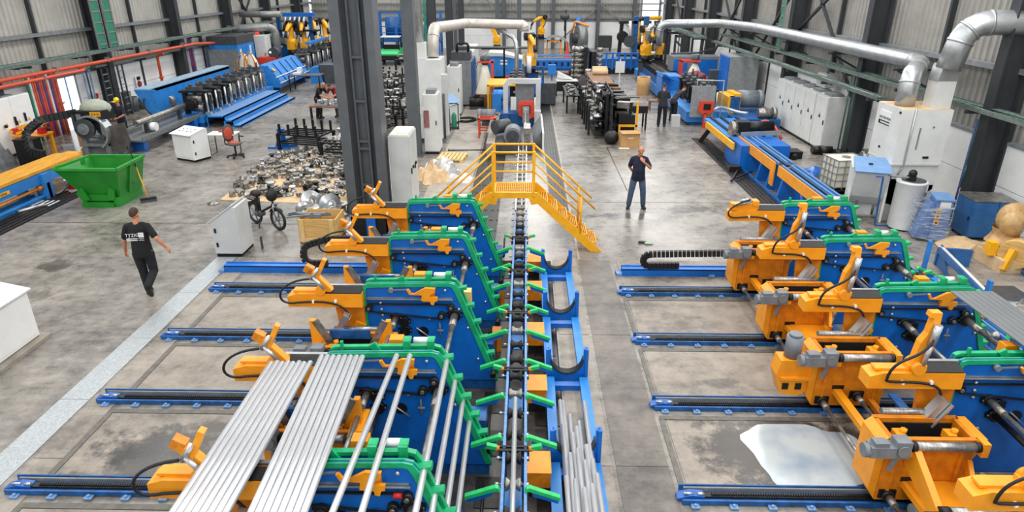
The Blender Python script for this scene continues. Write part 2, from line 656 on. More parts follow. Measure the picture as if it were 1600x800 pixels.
for x0, x1 in ((-6.12, PX0 - .02), (2.10, 11.0)):
    for y0, y1 in ((2.9, 4.2), (4.68, 6.1), (6.66, 8.02), (8.58, 9.95), (10.52, 11.9), (12.45, 12.95), (13.35, 13.95)):
        slab(x0, x1, y0, y1)
for y0, y1 in ((-1, 3.4), (3.42, 7.0), (7.02, 10.5), (10.52, 13.95)):
    slab(1.24, 1.94, y0, y1, 'aisle')
    slab(.64, 1.18, y0, y1, 'kerb')
    slab(-6.62, -6.22, y0, y1, 'kerb')
for k in range(6):
    slab(-3.0, -1.7, 14.3 + k * 4.3, 14.3 + k * 4.3 + 4.28, 'pale')
for i in range(8):
    part(floor, 'steel_cover_strip', MB().box(-7.13, -6.68, -1 + i * 1.87, .86 + i * 1.87, -.02, .012), 'checker')
gm = MB()
for r in RAILS + [4.5]:
    gm.box(-6.2, PX0, r - .34, r - .25, -.02, .014)
    gm.box(2.02, 11.0, r - .34, r - .25, -.02, .014)
    gm.box(-6.22, -6.13, r - 1.7, r - .3, -.02, .012)
    gm.box(2.0, 2.07, r - 1.7, r - .3, -.02, .012)
part(floor, 'channel_edge', gm, 'channel', 'dark steel channel edging beside the floor rails')
# drain gratings
for x0, x1, y0, y1, dx in ((-1.62, -.72, 14.2, 27, 0), (.72, 1.22, 17.5, 34, 0), (6.7, 7.35, 17.5, 26.5, 0), (-14.0, -13.2, 13.5, 21.0, 0)):
    g = MB().box(x0, x1, y0, y1, -.02, .004)
    n = 5
    for i in range(n):
        xx = x0 + (i + .5) * (x1 - x0) / n
        g.box(xx - .04, xx + .04, y0, y1, .004, .02)
    k = y0
    while k < y1:
        g.box(x0, x1, k, k + .04, .004, .014)
        k += .8
    part(floor, 'drain_grating', g, 'dark', 'dark steel floor grating')
part(floor, 'floor_line', MB().box(1.24, 1.28, 14.0, 34, -.02, .004), 'pale', 'pale joint line')
part(floor, 'floor_joint', MB().box(-2.75, -1.65, 24.2, 24.24, -.02, .004).box(1.3, 11, 18.2, 18.22, -.02, .003).box(-18.5, -5.2, 16.2, 16.22, -.02, .003).box(3.1, 3.13, 19.3, 25, -.02, .003), 'dark')


def cladding(p, ax, at, a0, a1, z0, z1, m, period=.26, amp=.05, out=1):
    """trapezoidal sheet, one bay"""
    n = int(round((a1 - a0) / period))
    q = (a1 - a0) / n
    pts = []
    for i in range(n):
        s = a0 + i * q
        pts += [(s, 0), (s + q * .5, 0), (s + q * .62, amp), (s + q * .88, amp)]
    pts.append((a1, 0))
    v, f = [], []
    for (a, d) in pts:
        for z in (z0, z1):
            v.append((at + d * out, a, z) if ax == 'x' else (a, at + d * out, z))
    for i in range(len(pts) - 1):
        f.append((2 * i, 2 * i + 2, 2 * i + 3, 2 * i + 1))
    mb = MB().add(v, f)
    part(p, 'corrugated_sheet', mb, m)


def hcol(mb, x, y, ax, depth=.6, width=.34, h=8.2, t=.035, z0=0.0):
    """H-section column; ax = direction of the web"""
    if ax == 'x':
        mb.box(x - depth / 2, x - depth / 2 + t, y - width / 2, y + width / 2, z0, h)
        mb.box(x + depth / 2 - t, x + depth / 2, y - width / 2, y + width / 2, z0, h)
        mb.box(x - depth / 2 + t, x + depth / 2 - t, y - t / 2, y + t / 2, z0, h)
    else:
        mb.box(x - width / 2, x + width / 2, y - depth / 2, y - depth / 2 + t, z0, h)
        mb.box(x - width / 2, x + width / 2, y + depth / 2 - t, y + depth / 2, z0, h)
        mb.box(x - t / 2, x + t / 2, y - depth / 2 + t, y + depth / 2 - t, z0, h)
    return mb


def side_wall(name, x, sgn, m):
    w = struct(name)
    ys = [9.8] + YC + [YB]
    for i in range(len(ys) - 1):
        y0, y1 = ys[i] + .01, ys[i + 1] - .01
        for z0, z1 in ((0, 1.08), (1.10, 2.12)):
            if name == 'wall_left' and i == 2 and z0 < 3:
                part(w, 'wall_panel', MB().box(x - .1, x + .1, y0, 27.3, z0, z1), 'white')
                part(w, 'wall_panel', MB().box(x - .1, x + .1, 28.6, y1, z0, z1), 'white')
            else:
                part(w, 'wall_panel', MB().box(x - .1, x + .1, y0, y1, z0, z1), 'white')
        part(w, 'panel_capping', MB().box(x - .12, x + .12, y0, y1, 2.12, 2.2), 'grey')
        cladding(w, 'x', x - .1 * sgn, y0, y1, 2.2, 8.2, m, out=sgn)
        part(w, 'girt', MB().box(x + min(0, .22 * sgn), x + max(0, .22 * sgn), y0, y1, 3.82, 3.95), 'grey')
        ym = (y0 + y1) / 2
        part(w, 'wall_post', MB().box(x + min(0, .16 * sgn), x + max(0, .16 * sgn), ym - .05, ym + .05, 0, 8.2), 'columndk')
    for y in YC:
        part(w, 'column', hcol(MB(), x + .42 * sgn, y, 'x').box(x + .1 * sgn - .05, x + .1 * sgn + .05, y - .2, y + .2, 0, 8.2), 'columndk')
    return w


wl = side_wall('wall_left', XL, 1, 'clad')
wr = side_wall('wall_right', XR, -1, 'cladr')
# right-hand wind bracing
for y0, y1, z0, z1 in ((23.6, 30.5, 1.2, 6.6), (30.5, 23.6, 3.9, 7.6), (37.4, 30.5, 1.0, 6.4), (44.3, 37.4, 1.0, 6.4), (37.4, 44.3, 1.0, 6.4), (51.2, 58.1, .8, 6.0)):
    part(wr, 'wind_brace', MB().beam((XR - .3, y0, z0), (XR - .3, y1, z1), .1, .1), 'columndk')
for y0, y1, z0, z1 in ((44.3, 51.2, 1.2, 6.6), (51.2, 44.3, 1.2, 6.6)):
    part(wl, 'wind_brace', MB().beam((XL + .3, y0, z0), (XL + .3, y1, z1), .1, .1), 'columndk')
# back wall
wb = struct('wall_back')
xs = [XL + .12, -15.2, -10.8, -6.4, -2.0, 2.4, 6.4, 9.6, XR - .12]
for i in range(len(xs) - 1):
    x0, x1 = xs[i] + .01, xs[i + 1] - .01
    for z0, z1 in ((0, 1.08), (1.1, 2.3)):
        part(wb, 'wall_panel', MB().box(x0, x1, YB - .1, YB + .1, z0, z1), 'white')
    part(wb, 'panel_capping', MB().box(x0, x1, YB - .14, YB + .12, 2.3, 2.42), 'grey')
    cladding(wb, 'y', YB + .1, x0, x1, 2.42, 8.2, 'clad', out=-1)
    for z in (2.55, 3.2, 3.75):
        part(wb, 'girt', MB().box(x0, x1, YB - .25, YB - .05, z, z + .1), 'grey')
for x in xs[1:-1]:
    part(wb, 'column', hcol(MB(), x, YB - .35, 'y', .5, .3), 'columndk' if x < -8 else 'column')
for x0, x1, z0, z1 in ((2.4, 6.4, .2, 3.6), (6.4, 9.6, 3.9, 1.6), (6.4, 3.6, 3.9, 7), (-6.4, -2, 2.6, 7), (-2, -6.4, 2.6, 7)):
    part(wb, 'wind_brace', MB().beam((x0, YB - .42, z0), (x1, YB - .42, z1), .1, .1), 'grey')
# daylit openings: a loading door in the far right corner, a side door on the left
win = struct('window_1', MB().box(10.3, 11.75, YB - .22, YB - .16, .0, 7.8), 'daylight')
part(win, 'window_frame', MB().box(10.2, 10.3, YB - .3, YB - .14, 0, 7.9).box(11.75, 11.85, YB - .3, YB - .14, 0, 7.9), 'grey')
dr = struct('door_1', MB().box(XL + .11, XL + .16, 27.35, 28.55, 0, 2.12), 'daylight')
part(dr, 'door_frame', MB().box(XL + .08, XL + .2, 27.27, 27.35, 0, 2.2).box(XL + .08, XL + .2, 28.55, 28.63, 0, 2.2).box(XL + .08, XL + .2, 27.27, 28.63, 2.12, 2.2), 'grey')
part(dr, 'door_rail', MB().box(XL + .15, XL + .19, 27.92, 27.98, 0, 2.12), 'slate')

# free-standing hall columns
c = thing('hall_column', 'massive dark grey double built-up column in the middle of the hall', 'column', (-4.28, 17.3, 0))
part(c, 'left_beam', MB().box(-.54, -.5, -.3, .3, 0, 8.2).box(-.5, -.3, -.02, .02, 0, 8.2).box(-.54, -.28, -.34, -.3, 0, 8.2).box(-.54, -.28, .3, .34, 0, 8.2), 'column')
part(c, 'right_beam', MB().box(.5, .54, -.3, .3, 0, 8.2).box(.3, .5, -.02, .02, 0, 8.2).box(.34, .54, -.34, -.3, 0, 8.2).box(.28, .54, .3, .34, 0, 8.2), 'column')
part(c, 'web_plate', MB().box(-.5, .5, .02, .06, 0, 8.2), 'column')
part(c, 'stiffener', MB().box(-.17, -.12, -.12, .02, 0, 8.2), 'column')
part(c, 'stiffener', MB().box(.12, .17, -.12, .02, 0, 8.2), 'column')
for z in (.75, 1.75, 1.95, 3.0, 4.1):
    part(c, 'batten', MB().box(-.12, .12, -.1, .02, z, z + .07), 'column')
part(c, 'base_plate', MB().box(-.62, .62, -.42, .42, 0, .04), 'column')
c = thing('hall_column', 'plain grey steel column standing behind the big double column', 'column', (-4.0, 23.6, 0))
part(c, 'beam', MB().box(-.2, .2, -.24, -.2, 0, 8.2).box(-.2, .2, .2, .24, 0, 8.2).box(-.2, .2, -.2, .2, 0, 8.2), 'column')
part(c, 'base_plate', MB().box(-.3, .3, -.34, .34, 0, .03), 'column')
for i, (x, y, l) in enumerate(((-4.15, 30.5, 'dark column with a green cable run beside the central ducts'), (-4.15, 37.4, 'dark column behind the ducts, fourth in the middle row'),
                               (-4.15, 44.3, 'slim dark column in the far middle row'), (-2.4, 58, 'slim grey column near the far wall'), (-.6, 58.5, 'slim grey column right of another before the far wall'),
                               (1.0, 59, 'thin grey post before the far wall above the coil'))):
    c = thing('hall_column', l, 'column', (x, y, 0))
    part(c, 'beam', hcol(MB(), 0, 0, 'y', .45, .36), 'columndk' if i < 3 else 'column')
    part(c, 'base_plate', MB().box(-.26, .26, -.3, .3, 0, .03), 'columndk')
    if i == 0:
        part(c, 'cable_run', MB().box(-.3, -.2, -.3, -.24, 2.6, 8.2), 'teal', 'green cables tied to the column')


# ---------------------------------------------------------------- trays, pipes and ducts along the walls
def tray(label, x, y0, y1, z, w, sgn, cables=True, down=.0):
    t = thing('cable_tray', label, 'cable tray', (x, (y0 + y1) / 2, z))
    h = (y1 - y0) / 2
    part(t, 'side_rail', MB().box(-w / 2 - .02, -w / 2, -h, h, 0, .1), 'tray')
    part(t, 'side_rail', MB().box(w / 2, w / 2 + .02, -h, h, 0, .1), 'tray')
    m = MB()
    k = -h
    while k < h:
        m.box(-w / 2, w / 2, k, k + .05, .0, .02)
        k += .3
    part(t, 'rung', m, 'tray', kind='stuff')
    if cables:
        cm = MB()
        for i in range(4):
            xx = -w / 2 + .08 + i * (w - .16) / 3
            pts = [(xx + random.uniform(-.03, .03), -h + 2 * h * k / 24, .05 + random.uniform(0, .05)) for k in range(25)]
            cm.tube(pts, .017, 5)
        part(t, 'cable', cm, 'traycable', 'green cables lying in the tray', kind='stuff')
    k = -h + .5
    while k < h:
        part(t, 'bracket', MB().box(-w / 2 if sgn > 0 else -w / 2 - .05, w / 2 + .05 if sgn > 0 else w / 2 + .0, k, k + .08, -.1, -.002).box(sgn * -.45 - .3, sgn * -.45 + .3, k, k + .06, -.14, -.08), 'columndk')
        k += 3.45
    return t


tray('long grey cable tray with green cables along the left wall', XL + .75, 21, 57, 2.95, .55, 1)
tray('narrow lower cable tray under the red pipes on the left wall', XL + .5, 29.5, 42, 2.32, .22, 1, False)
tray('wide grey cable tray with green cables along the right wall', XR - .75, 13, 40, 2.92, .5, -1)
tray('narrow lower cable tray under the wide one on the right wall', XR - 1.35, 20.5, 40, 2.55, .26, -1)
tray('far cable tray under the duct at the right rear', XR - 2.6, 38, 50, 2.9, .6, -1)
t = thing('cable_ladder', 'pair of upright green cable ladders on the left wall column', 'cable ladder', (XL + .85, 30.5, 3.0))
for dy in (-.85, .0):
    part(t, 'side_rail', MB().box(0, .06, dy - .02, dy + .02, 0, 5.2).box(0, .06, dy + .56, dy + .6, 0, 5.2), 'grey')
    part(t, 'cable', MB().box(.01, .04, dy + .06, dy + .52, .1, 5.2), 'teal', 'flat bundle of green cables')
    for k in range(11):
        part(t, 'rung', MB().box(.04, .07, dy, dy + .58, .25 + k * .45, .3 + k * .45), 'grey')
t = thing('cable_ladder', 'narrow green cable ladder on the right wall column above the cabinets', 'cable ladder', (XR - .95, 30.9, 3.0))
part(t, 'side_rail', MB().box(0, .04, -.2, -.16, 0, 5).box(0, .04, .16, .2, 0, 5), 'grey')
part(t, 'cable', MB().box(.01, .04, -.14, .14, 0, 5), 'teal')
for k in range(12):
    part(t, 'rung', MB().box(-.02, .01, -.18, .18, .2 + k * .4, .24 + k * .4), 'grey')
t = thing('steel_ladder', 'grey rung ladder at the foot of the left wall column', 'ladder', (XL + .8, 30.1, 0))
for dy in (-.62, -.18, .62, 1.0):
    part(t, 'stile', MB().box(0, .05, dy - .03, dy + .03, 0, 2.3), 'columndk')
for k in range(7):
    part(t, 'rung', MB().box(.01, .04, -.62, -.18, .2 + k * .3, .24 + k * .3), 'grey')
    part(t, 'rung', MB().box(.01, .04, .62, 1.0, .2 + k * .3, .24 + k * .3), 'grey')

# red fire pipes
t = thing('fire_pipe', 'long red pipe under the cable tray along the left wall', 'pipe', (XL + .95, 30, 2.5))
part(t, 'pipe', MB().tube(rounded([(0, -9, .13), (0, 8.3, .05), (0, 11.6, -.18), (1.0, 12.0, -.18), (1.0, 12.0, -2.4)], .3), .075, 10), 'redpipe')
for y in (-7, -3.6, -.1, 3.4, 6.8):
    part(t, 'clamp', MB().box(-.09, .09, y - .03, y + .03, .04, .24), 'grey')
t = thing('fire_pipe', 'short red pipe below the long one with a grey end at the left wall', 'pipe', (XL + 1.05, 25.5, 2.4))
part(t, 'pipe', MB().tube(rounded([(0, -4, .02), (0, 2.6, .02), (-.5, 3.0, .02)], .3), .07, 10), 'redpipe')
part(t, 'clamp', MB().box(-.09, .09, -.03, .03, -.06, .12), 'grey')
t = thing('fire_pipe', 'upright red pipe dropping to a grey pump on the left wall', 'pipe', (XL + .55, 34.8, 0))
part(t, 'pipe', MB().tube(rounded([(.35, 0, 2.4), (0, 0, 2.3), (0, 0, .35)], .2), .07, 10), 'redpipe')
part(t, 'flange', MB().cyl((0, 0, 1.15), (0, 0, 1.22), .12), 'red')
t = thing('fire_pipe', 'thin red riser beside the bright side door', 'pipe', (XL + .5, 26.9, 0))
part(t, 'pipe', MB().tube([(0, 0, 0), (0, 0, 2.5)], .06, 10), 'redpipe')
part(t, 'clamp', MB().box(-.3, .08, -.02, .02, 1.2, 1.25), 'grey')
# coloured risers
t = thing('conduit_bank', 'bank of upright red, purple and white conduits on the left wall', 'conduits', (XL + .35, 26.4, 0))
cols = ['teal', 'white', 'redpipe', 'redpipe', 'purple', 'redpipe', 'redpipe', 'purple', 'redpipe', 'white', 'purple', 'redpipe', 'white', 'grey']
for i, cn in enumerate(cols):
    y = -.9 + i * .125
    part(t, 'conduit', MB().tube([(0, y, .0), (0, y, 2.45)], .05, 8), cn)
for z in (.5, 1.15):
    part(t, 'strut', MB().box(-.08, -.05, -1.1, 1.0, z, z + .06), 'grey')
t = thing('conduit_bank', 'four thin purple and grey conduits on the left wall farther back', 'conduits', (XL + .4, 38.6, 0))
for i, cn in enumerate(('purple', 'maroon', 'purple', 'grey')):
    part(t, 'conduit', MB().tube([(0, i * .14, 0), (0, i * .14, 2.9)], .045, 8), cn)
t = thing('conduit_bank', 'three slim blue and grey conduits beside the bright door', 'conduits', (XL + .35, 28.95, 0))
for i, cn in enumerate(('slate', 'columndk', 'slate')):
    part(t, 'conduit', MB().tube([(0, i * .22, 0), (0, i * .22, 2.3)], .035, 8), cn)
t = thing('air_pipe', 'thin dark blue compressed air pipe standing before the right wall', 'pipe', (11.2, 16.6, 0))
part(t, 'pipe', MB().tube(rounded([(-.4, -.25, .05), (0, 0, .05), (.0, 0, 2.75)], .1), .025, 8), 'navypipe')
part(t, 'valve', MB().cyl((.25, .3, 1.1), (.25, .3, 1.5), .05).cyl((.25, .3, .9), (.25, .3, 2.9), .015), 'teal', 'green drain valve')
t = thing('air_pipe', 'thin dark green pipes running down the second right wall column', 'pipe', (11.3, 23.3, 0))
part(t, 'pipe', MB().tube([(0, 0, 0), (0, 0, 2.9)], .03, 8).tube([(-.1, .2, 0), (-.1, .2, 2.9)], .025, 8), 'darkgreen')
for y, z in ((34.9, 1.7), (30.2, 1.6)):
    pass
t = thing('wall_valve', 'small red hose valve on the left wall panel beside the bright door', 'valve', (XL + .2, 29.6, 1.1))
part(t, 'backplate', MB().box(0, .03, -.2, .2, -.25, .25), 'white')
part(t, 'handwheel', MB().cyl((.03, 0, 0), (.1, 0, 0), .12), 'bulb')
t = thing('wall_valve', 'small red and black hose reel on the left wall under the trays', 'valve', (XL + .2, 33.2, 1.2))
part(t, 'backplate', MB().box(0, .03, -.2, .2, -.3, .3), 'white')
part(t, 'handwheel', MB().cyl((.03, 0, -.1), (.1, 0, -.1), .14), 'maroon')
part(t, 'lever', MB().box(.03, .1, -.1, .1, .1, .25), 'black')


def duct(label, pts, r, m='galv', rr=.5, collars=4, loc=None, rad=None):
    p = rounded(pts, rr, 6)
    base = Vector(pts[-1])
    t = thing('duct', label, 'duct', base)
    q = [v - base for v in p]
    part(t, 'duct_tube', MB().tube(q, r, 16), m)
    L = len(q)
    for i in range(collars):
        k = int((i + .5) * (L - 1) / collars)
        a, b = q[k], q[k + 1]
        d = (b - a).normalized()
        mid = a.lerp(b, .5)
        part(t, 'collar', MB().cyl(mid - d * .03, mid + d * .03, r * 1.06, 16), m)
    return t


ld = duct('long silver duct running along the right wall to the white filter', [(7.9, 41.5, 2.2), (7.9, 41.5, 3.45), (11.1, 40.3, 3.55), (11.25, 34, 3.72), (11.25, 19.6, 3.75), (9.72, 17.3, 3.75), (9.72, 17.3, 2.95)], .235, rr=.75, collars=7)
for k in range(5):
    y = 20.5 + k * 4.6
    part(ld, 'bracket', MB().box(-.45, .7, -.04, .04, 0, .06).beam((-.3, 0, 0), (.68, 0, -.5), .06, .06).xf(Matrix.Translation(Vector((11.4, y, 3.42)) - ld.location)), 'columndk')
d = duct('large silver elbow duct leaving the white filter through the right wall', [(14.0, 16.2, 5.0), (10.62, 17.0, 5.0), (10.42, 17.0, 3.9)], .29, rr=.75, collars=3)
# ================================================================ ROLLER LINE IN THE MIDDLE
ZC = .62


def make_conveyor(label, cx, ylist_box, near):
    cv = thing('roller_conveyor', label, 'conveyor', (cx, 0, 0))
    PD = globals()['PD'] if near else 0.0
    for sx, lab in ((-.145, None), (.12, None)):
        for i in range(8):
            y0 = 1.2 + i * 1.8
            part(cv, 'side_rail', MB().box(sx - .004, sx + .030, y0, y0 + 1.74, ZC - .13, ZC), 'blueline')
        near and part(cv, 'side_rail', MB().box(sx, sx + .03, 15.7, 22.5, ZC - .1, ZC), 'steel', 'bare steel guide rail beyond the stair')
    near and part(cv, 'guide_tube', MB().cyl((.02, 15.9, ZC + .02), (.02, 24.4, ZC + .06), .02), 'steel')
    for i in range(8):
        y0 = 1.15 + i * 1.8
        part(cv, 'cross_beam', MB().box(-.2, .18, y0, y0 + .1, ZC - .16, ZC - .04), 'bluedk')
        part(cv, 'cross_chain', MB().box(-.19, .17, y0 - .02, y0 + .02, ZC - .03, ZC + .015).box(-.19, .17, y0 + .06, y0 + .09, ZC - .03, ZC + .01), 'rubber')
        part(cv, 'leg', MB().box(-.16, -.1, y0, y0 + .1, -PD, ZC - .15).box(.08, .14, y0, y0 + .1, -PD, ZC - .15), 'bluedk')
        part(cv, 'cover_plate', MB().box(-.11, .09, y0 + .95, y0 + 1.4, ZC - .22, ZC - .2), 'bluelt')
    prof = [(.001, -.105), (.03, -.105), (.03, -.09), (.078, -.09), (.078, -.07), (.05, -.035), (.044, 0), (.05, .035), (.078, .07), (.078, .09), (.03, .09), (.03, .105), (.001, .105)]
    rm = MB().lathe(prof, (0, 0, 0), (1, 0, 0), 14).mesh('roller', 'rubber')
    rms = MB().lathe(prof, (0, 0, 0), (1, 0, 0), 14).mesh('roller', 'castmetal')
    axm = MB().cyl((-.2, 0, 0), (.17, 0, 0), .012, 6).cyl((-.21, 0, 0), (-.17, 0, 0), .022, 6).cyl((.145, 0, 0), (.185, 0, 0), .022, 6).mesh('axle', 'steel')
    k = 0
    y = 1.5
    while y < (22 if near else 15):
        o = link('roller', rms if k % 4 == 2 or y > 14.6 else rm, cv, (-.012, y, ZC - .03))
        link('axle', axm, o)
        k += 1
        y += .45
    # green ejector levers, one pair every 0.9 m
    lev = MB().prism([(.12, -.035), (.145, .025), (.18, .035), (.53, -.10), (.53, -.15), (.17, -.015)], 'y', -.03, .03)
    lvR = lev.mesh('lever', 'lever')
    lvL = MB()._join(lev, Matrix.Scale(-1, 4, (1, 0, 0)) @ Matrix.Translation((.03, 0, 0))).mesh('lever', 'lever')
    und = MB().prism([(.20, -.02), (.51, -.145), (.51, -.2), (.22, -.10)], 'y', -.014, .014)
    udR = und.mesh('lever_web', 'blue')
    udL = MB()._join(und, Matrix.Scale(-1, 4, (1, 0, 0)) @ Matrix.Translation((.03, 0, 0))).mesh('lever_web', 'blue')
    for i in range(13):
        y = 13.06 - i * .9
        for me, um in ((lvR, udR), (lvL, udL)):
            o = link('lever', me, cv, (0, y, ZC + .03))
            link('lever_web', um, o)
    for i in range(8):
        y = 1.15 + i * 1.8 + .04
        part(cv, 'short_lever', MB().cbox((.27, y, ZC + .03), .13, .06, .05, ry=R(-14)), 'lever')
        part(cv, 'short_lever', MB().cbox((-.29, y, ZC + .03), .13, .06, .05, ry=R(14)), 'lever')
        part(cv, 'pivot', MB().cyl((.17, y, ZC), (.22, y, ZC), .035, 8).cyl((-.24, y, ZC), (-.19, y, ZC), .035, 8), 'orangedk')
    for y in ylist_box:
        b = part(cv, 'drive_box', MB().box(.16, .45, y, y + .4, .04, .27), 'orangedk')
        part(b, 'lid', MB().box(.15, .46, y - .01, y + .41, .27, .285), 'orange')
        part(b, 'plinth', MB().box(.18, .43, y + .05, y + .38, -PD, .04), 'dark')
        if y in (10.05, 11.8):
            part(cv, 'drive_box', MB().box(-.46, -.3, y + .1, y + .32, -PD, .24), 'orangedk')
        part(cv, 'drive_shaft', MB().cyl((-.38, y + .5, .22), (-.38, y + 1.55, .22), .022, 8).cyl((-.38, y + .45, .22), (-.38, y + .62, .22), .045, 8), 'dark')

    return cv


make_conveyor('long central roller conveyor with blue rails and green levers on both sides', -.1, (3.2, 4.9, 6.55, 8.35, 10.05, 11.8, 13.2), True)
make_conveyor('roller conveyor with green levers behind the right stacking machines', 7.67, (3.2, 4.9, 6.55, 8.35, 10.05, 11.8), False)

# ---------------------------------------------------------------- blue tube rack beside it
rk = thing('tube_rack', 'blue floor rack of U-shaped yokes to the right of the roller conveyor', 'rack', (.69, 8, 0))
arcp = arc(0, .44, .255, 180, 360, 14)
yk = [(-.31, 0), (.31, 0), (.31, .6), (.255, .6)] + list(reversed(arcp)) + [(-.255, .6), (-.31, .6)]
ykm = MB()
yk_poly = [(-.31, .0), (.31, .0), (.31, .60), (.258, .60)] + [(p[0], p[1]) for p in reversed(arc(0, .42, .258, 180, 360, 14))] + [(-.258, .60), (-.31, .60)]
ykm.prism(yk_poly, 'y', -.03, .03)
yme = ykm.mesh('yoke', 'blue')
lim = MB().strip(arc(0, .42, .262, 180, 360, 14), arc(0, .42, .245, 180, 360, 14), 'y', -.05, .09).mesh('yoke_lining', 'rubber')
upm = MB().box(-.335, -.285, -.05, .05, 0, .6).box(.285, .335, -.05, .05, 0, .6).mesh('yoke_post', 'blue')
for y in (3.0, 5.0, 7.02, 9.03, 11.08, 13.12):
    o = link('yoke', yme, rk, (0, y - 8, 0))
    link('yoke_lining', lim, o)
    link('yoke_post', upm, o)
    if y < 13:
        part(rk, 'side_beam', MB().box(-.34, -.2, y - 8 + .06, y - 8 + 1.94, .0, .12), 'bluelt')
        part(rk, 'side_beam', MB().box(.2, .34, y - 8 + .06, y - 8 + 1.94, .0, .12), 'bluelt')
        part(rk, 'cross_beam', MB().box(-.2, .2, y - 8 + 1.72, y - 8 + 1.84, .0, .1), 'blue')
tm = MB().lathe([(.022, 0), (.03, 0), (.03, 6), (.022, 6)], (0, -6, 0), (0, 1, 0), 10).mesh('steel_tube', 'tube')
spots = [(-.15, 8.1, .27), (-.10, 8.15, .22), (.20, 8.05, .28), (-.02, 7.85, .2), (.10, 7.7, .2), (-.14, 7.45, .33), (-.02, 7.3, .31), (.05, 7.5, .26), (.15, 7.1, .27), (.02, 6.9, .37), (.10, 6.7, .35), (-.09, 6.8, .38),
         (.2, 6.75, .34), (-.16, 6.35, .4), (-.06, 6.25, .44), (.04, 6.1, .45), (.14, 6.2, .42), (.22, 6.4, .4), (0.0, 5.6, .5)]
ORDS = 'leftmost,second,third,fourth,fifth,sixth,seventh,eighth,ninth,tenth,eleventh,twelfth,thirteenth,fourteenth,fifteenth,sixteenth,seventeenth,eighteenth,rightmost'.split(',')
for i, (x, y, z) in enumerate(sorted(spots)):
    o = link('steel_tube', tm, None, (.69 + x, y, z))
    o.rotation_euler = (R(.2), 0, R(random.uniform(-.35, .1)))
    o['label'] = 'loose steel tube in the blue yoke rack, %s counting from the left' % ORDS[i]
    o['category'] = 'tube'
    o['group'] = 'steel tubes in the blue rack'
# bundles carried on the two nearest machines
ORD = ('first', 'second', 'third', 'fourth', 'fifth', 'sixth', 'seventh', 'eighth')
tl = MB().lathe([(.024, 0), (.032, 0), (.032, 6), (.024, 6)], (0, -6, 0), (0, 1, 0), 12).mesh('steel_tube', 'tube')


def rtube(x, y, z, label, group, pitch=.0, yaw=.0):
    o = link('steel_tube', tl, None, (x, y, z))
    o.rotation_euler = (R(pitch), 0, R(yaw))
    o['label'] = label
    o['category'] = 'tube'
    o['group'] = group


for i in range(8):
    rtube(-2.98 + i * .0655, 6.62 + .02 * (i % 2), 1.80, '%s steel tube from the left in the left flat bundle' % ORD[i], 'left bundle of tubes')
for i in range(8):
    rtube(-2.39 + i * .069, 6.68, 1.862, '%s steel tube from the left in the right flat bundle' % ORD[i], 'right bundle of tubes', 0, 2.6 - .12 * i)
rtube(-1.53, 6.82, 1.80, 'single steel tube just right of the second bundle', 'single tubes', 0, -2.0)
rtube(-1.37, 6.82, 1.80, 'single steel tube, second right of the bundles', 'single tubes')
for x, y, z, l in ((-.955, 7.05, 1.60, 'steel tube highest on the sloping edge of the near machines'), (-.865, 7.10, 1.30, 'steel tube second from the top of the sloping edge'),
                   (-.775, 7.16, 1.0, 'steel tube third from the top of the sloping edge'), (-.695, 7.22, .72, 'steel tube lowest on the sloping machine edge')):
    rtube(x, y, z, l, 'tubes climbing the sloping edge')
rtube(-.11, 7.62, .64, 'single steel tube lying on the central rollers', 'single tubes')

# ---------------------------------------------------------------- floor rails
teeth = MB()
for i in range(120):
    teeth.box(i * .034, i * .034 + .018, -.022, .022, 0, .02)
tme = teeth.mesh('rack_teeth', 'black')
RLEN = 4.1


def rail(name, label, x, y):
    t = thing(name, label, 'rail', (x, y, T), group='toothed floor rails')
    part(t, 'base_channel', MB().box(0, RLEN, -.12, .12, 0, .03).box(0, RLEN, -.125, -.10, .0, .07), 'bluedk')
    part(t, 'guide_rail', MB().box(.05, RLEN, .085, .11, .03, .085), 'grey', 'grey guide rail')
    part(t, 'back_flange', MB().box(0, RLEN, .12, .14, 0, .1), 'bluedk')
    part(t, 'rack_bar', MB().box(.2, RLEN, -.04, .04, .03, .06), 'dark')
    o = link('rack_teeth', tme, t, (.38, 0, .06))
    o.scale.x = (RLEN - .4) / 4.1
    o['kind'] = 'stuff'
    part(t, 'end_bracket', MB().prism([(-.05, 0), (.28, 0), (.28, .07), (.12, .09), (-.05, .04)], 'y', -.06, .06), 'blueline2')
    part(t, 'end_screw', MB().cyl((.03, -.02, .09), (.15, -.02, .09), .016, 8).cyl((.2, -.02, .085), (.28, -.02, .085), .022, 8), 'steel')
    for i in range(9):
        part(t, 'foot', MB().box(.1 + i * .47, .2 + i * .47, -.2, -.12, 0, .025).cyl((.15 + i * .47, -.16, .02), (.15 + i * .47, -.16, .05), .018, 6), 'slate')
    return t


names = ['nearest', 'second nearest', 'third nearest', 'fourth nearest']
for i, y in enumerate(RAILS):
    rail('floor_rail', 'blue toothed floor rail on the left side, %s to the viewer' % names[i], -6.5, y)
    rail('floor_rail', 'blue toothed floor rail on the right side, %s to the viewer' % names[i], 1.97, y)
for x, l, ln in ((-6.72, 'solid blue floor beam at the far end of the left bays', 4.2), (2.0, 'solid blue floor beam at the far end of the right bays', 3.6)):
    t = thing('floor_beam', l, 'beam', (x, 13.2, 0))
    part(t, 'beam', MB().box(0, ln, -.1, .1, 0, .05).box(.12, ln, -.1, -.07, .05, .16).box(.12, ln, .05, .09, .05, .19).box(.12, ln, -.1, .1, .14, .17), 'blue')
    part(t, 'foot', MB().box(0, .12, -.13, .02, 0, .07).box(2.0, 2.12, -.17, -.1, 0, .05), 'slate')


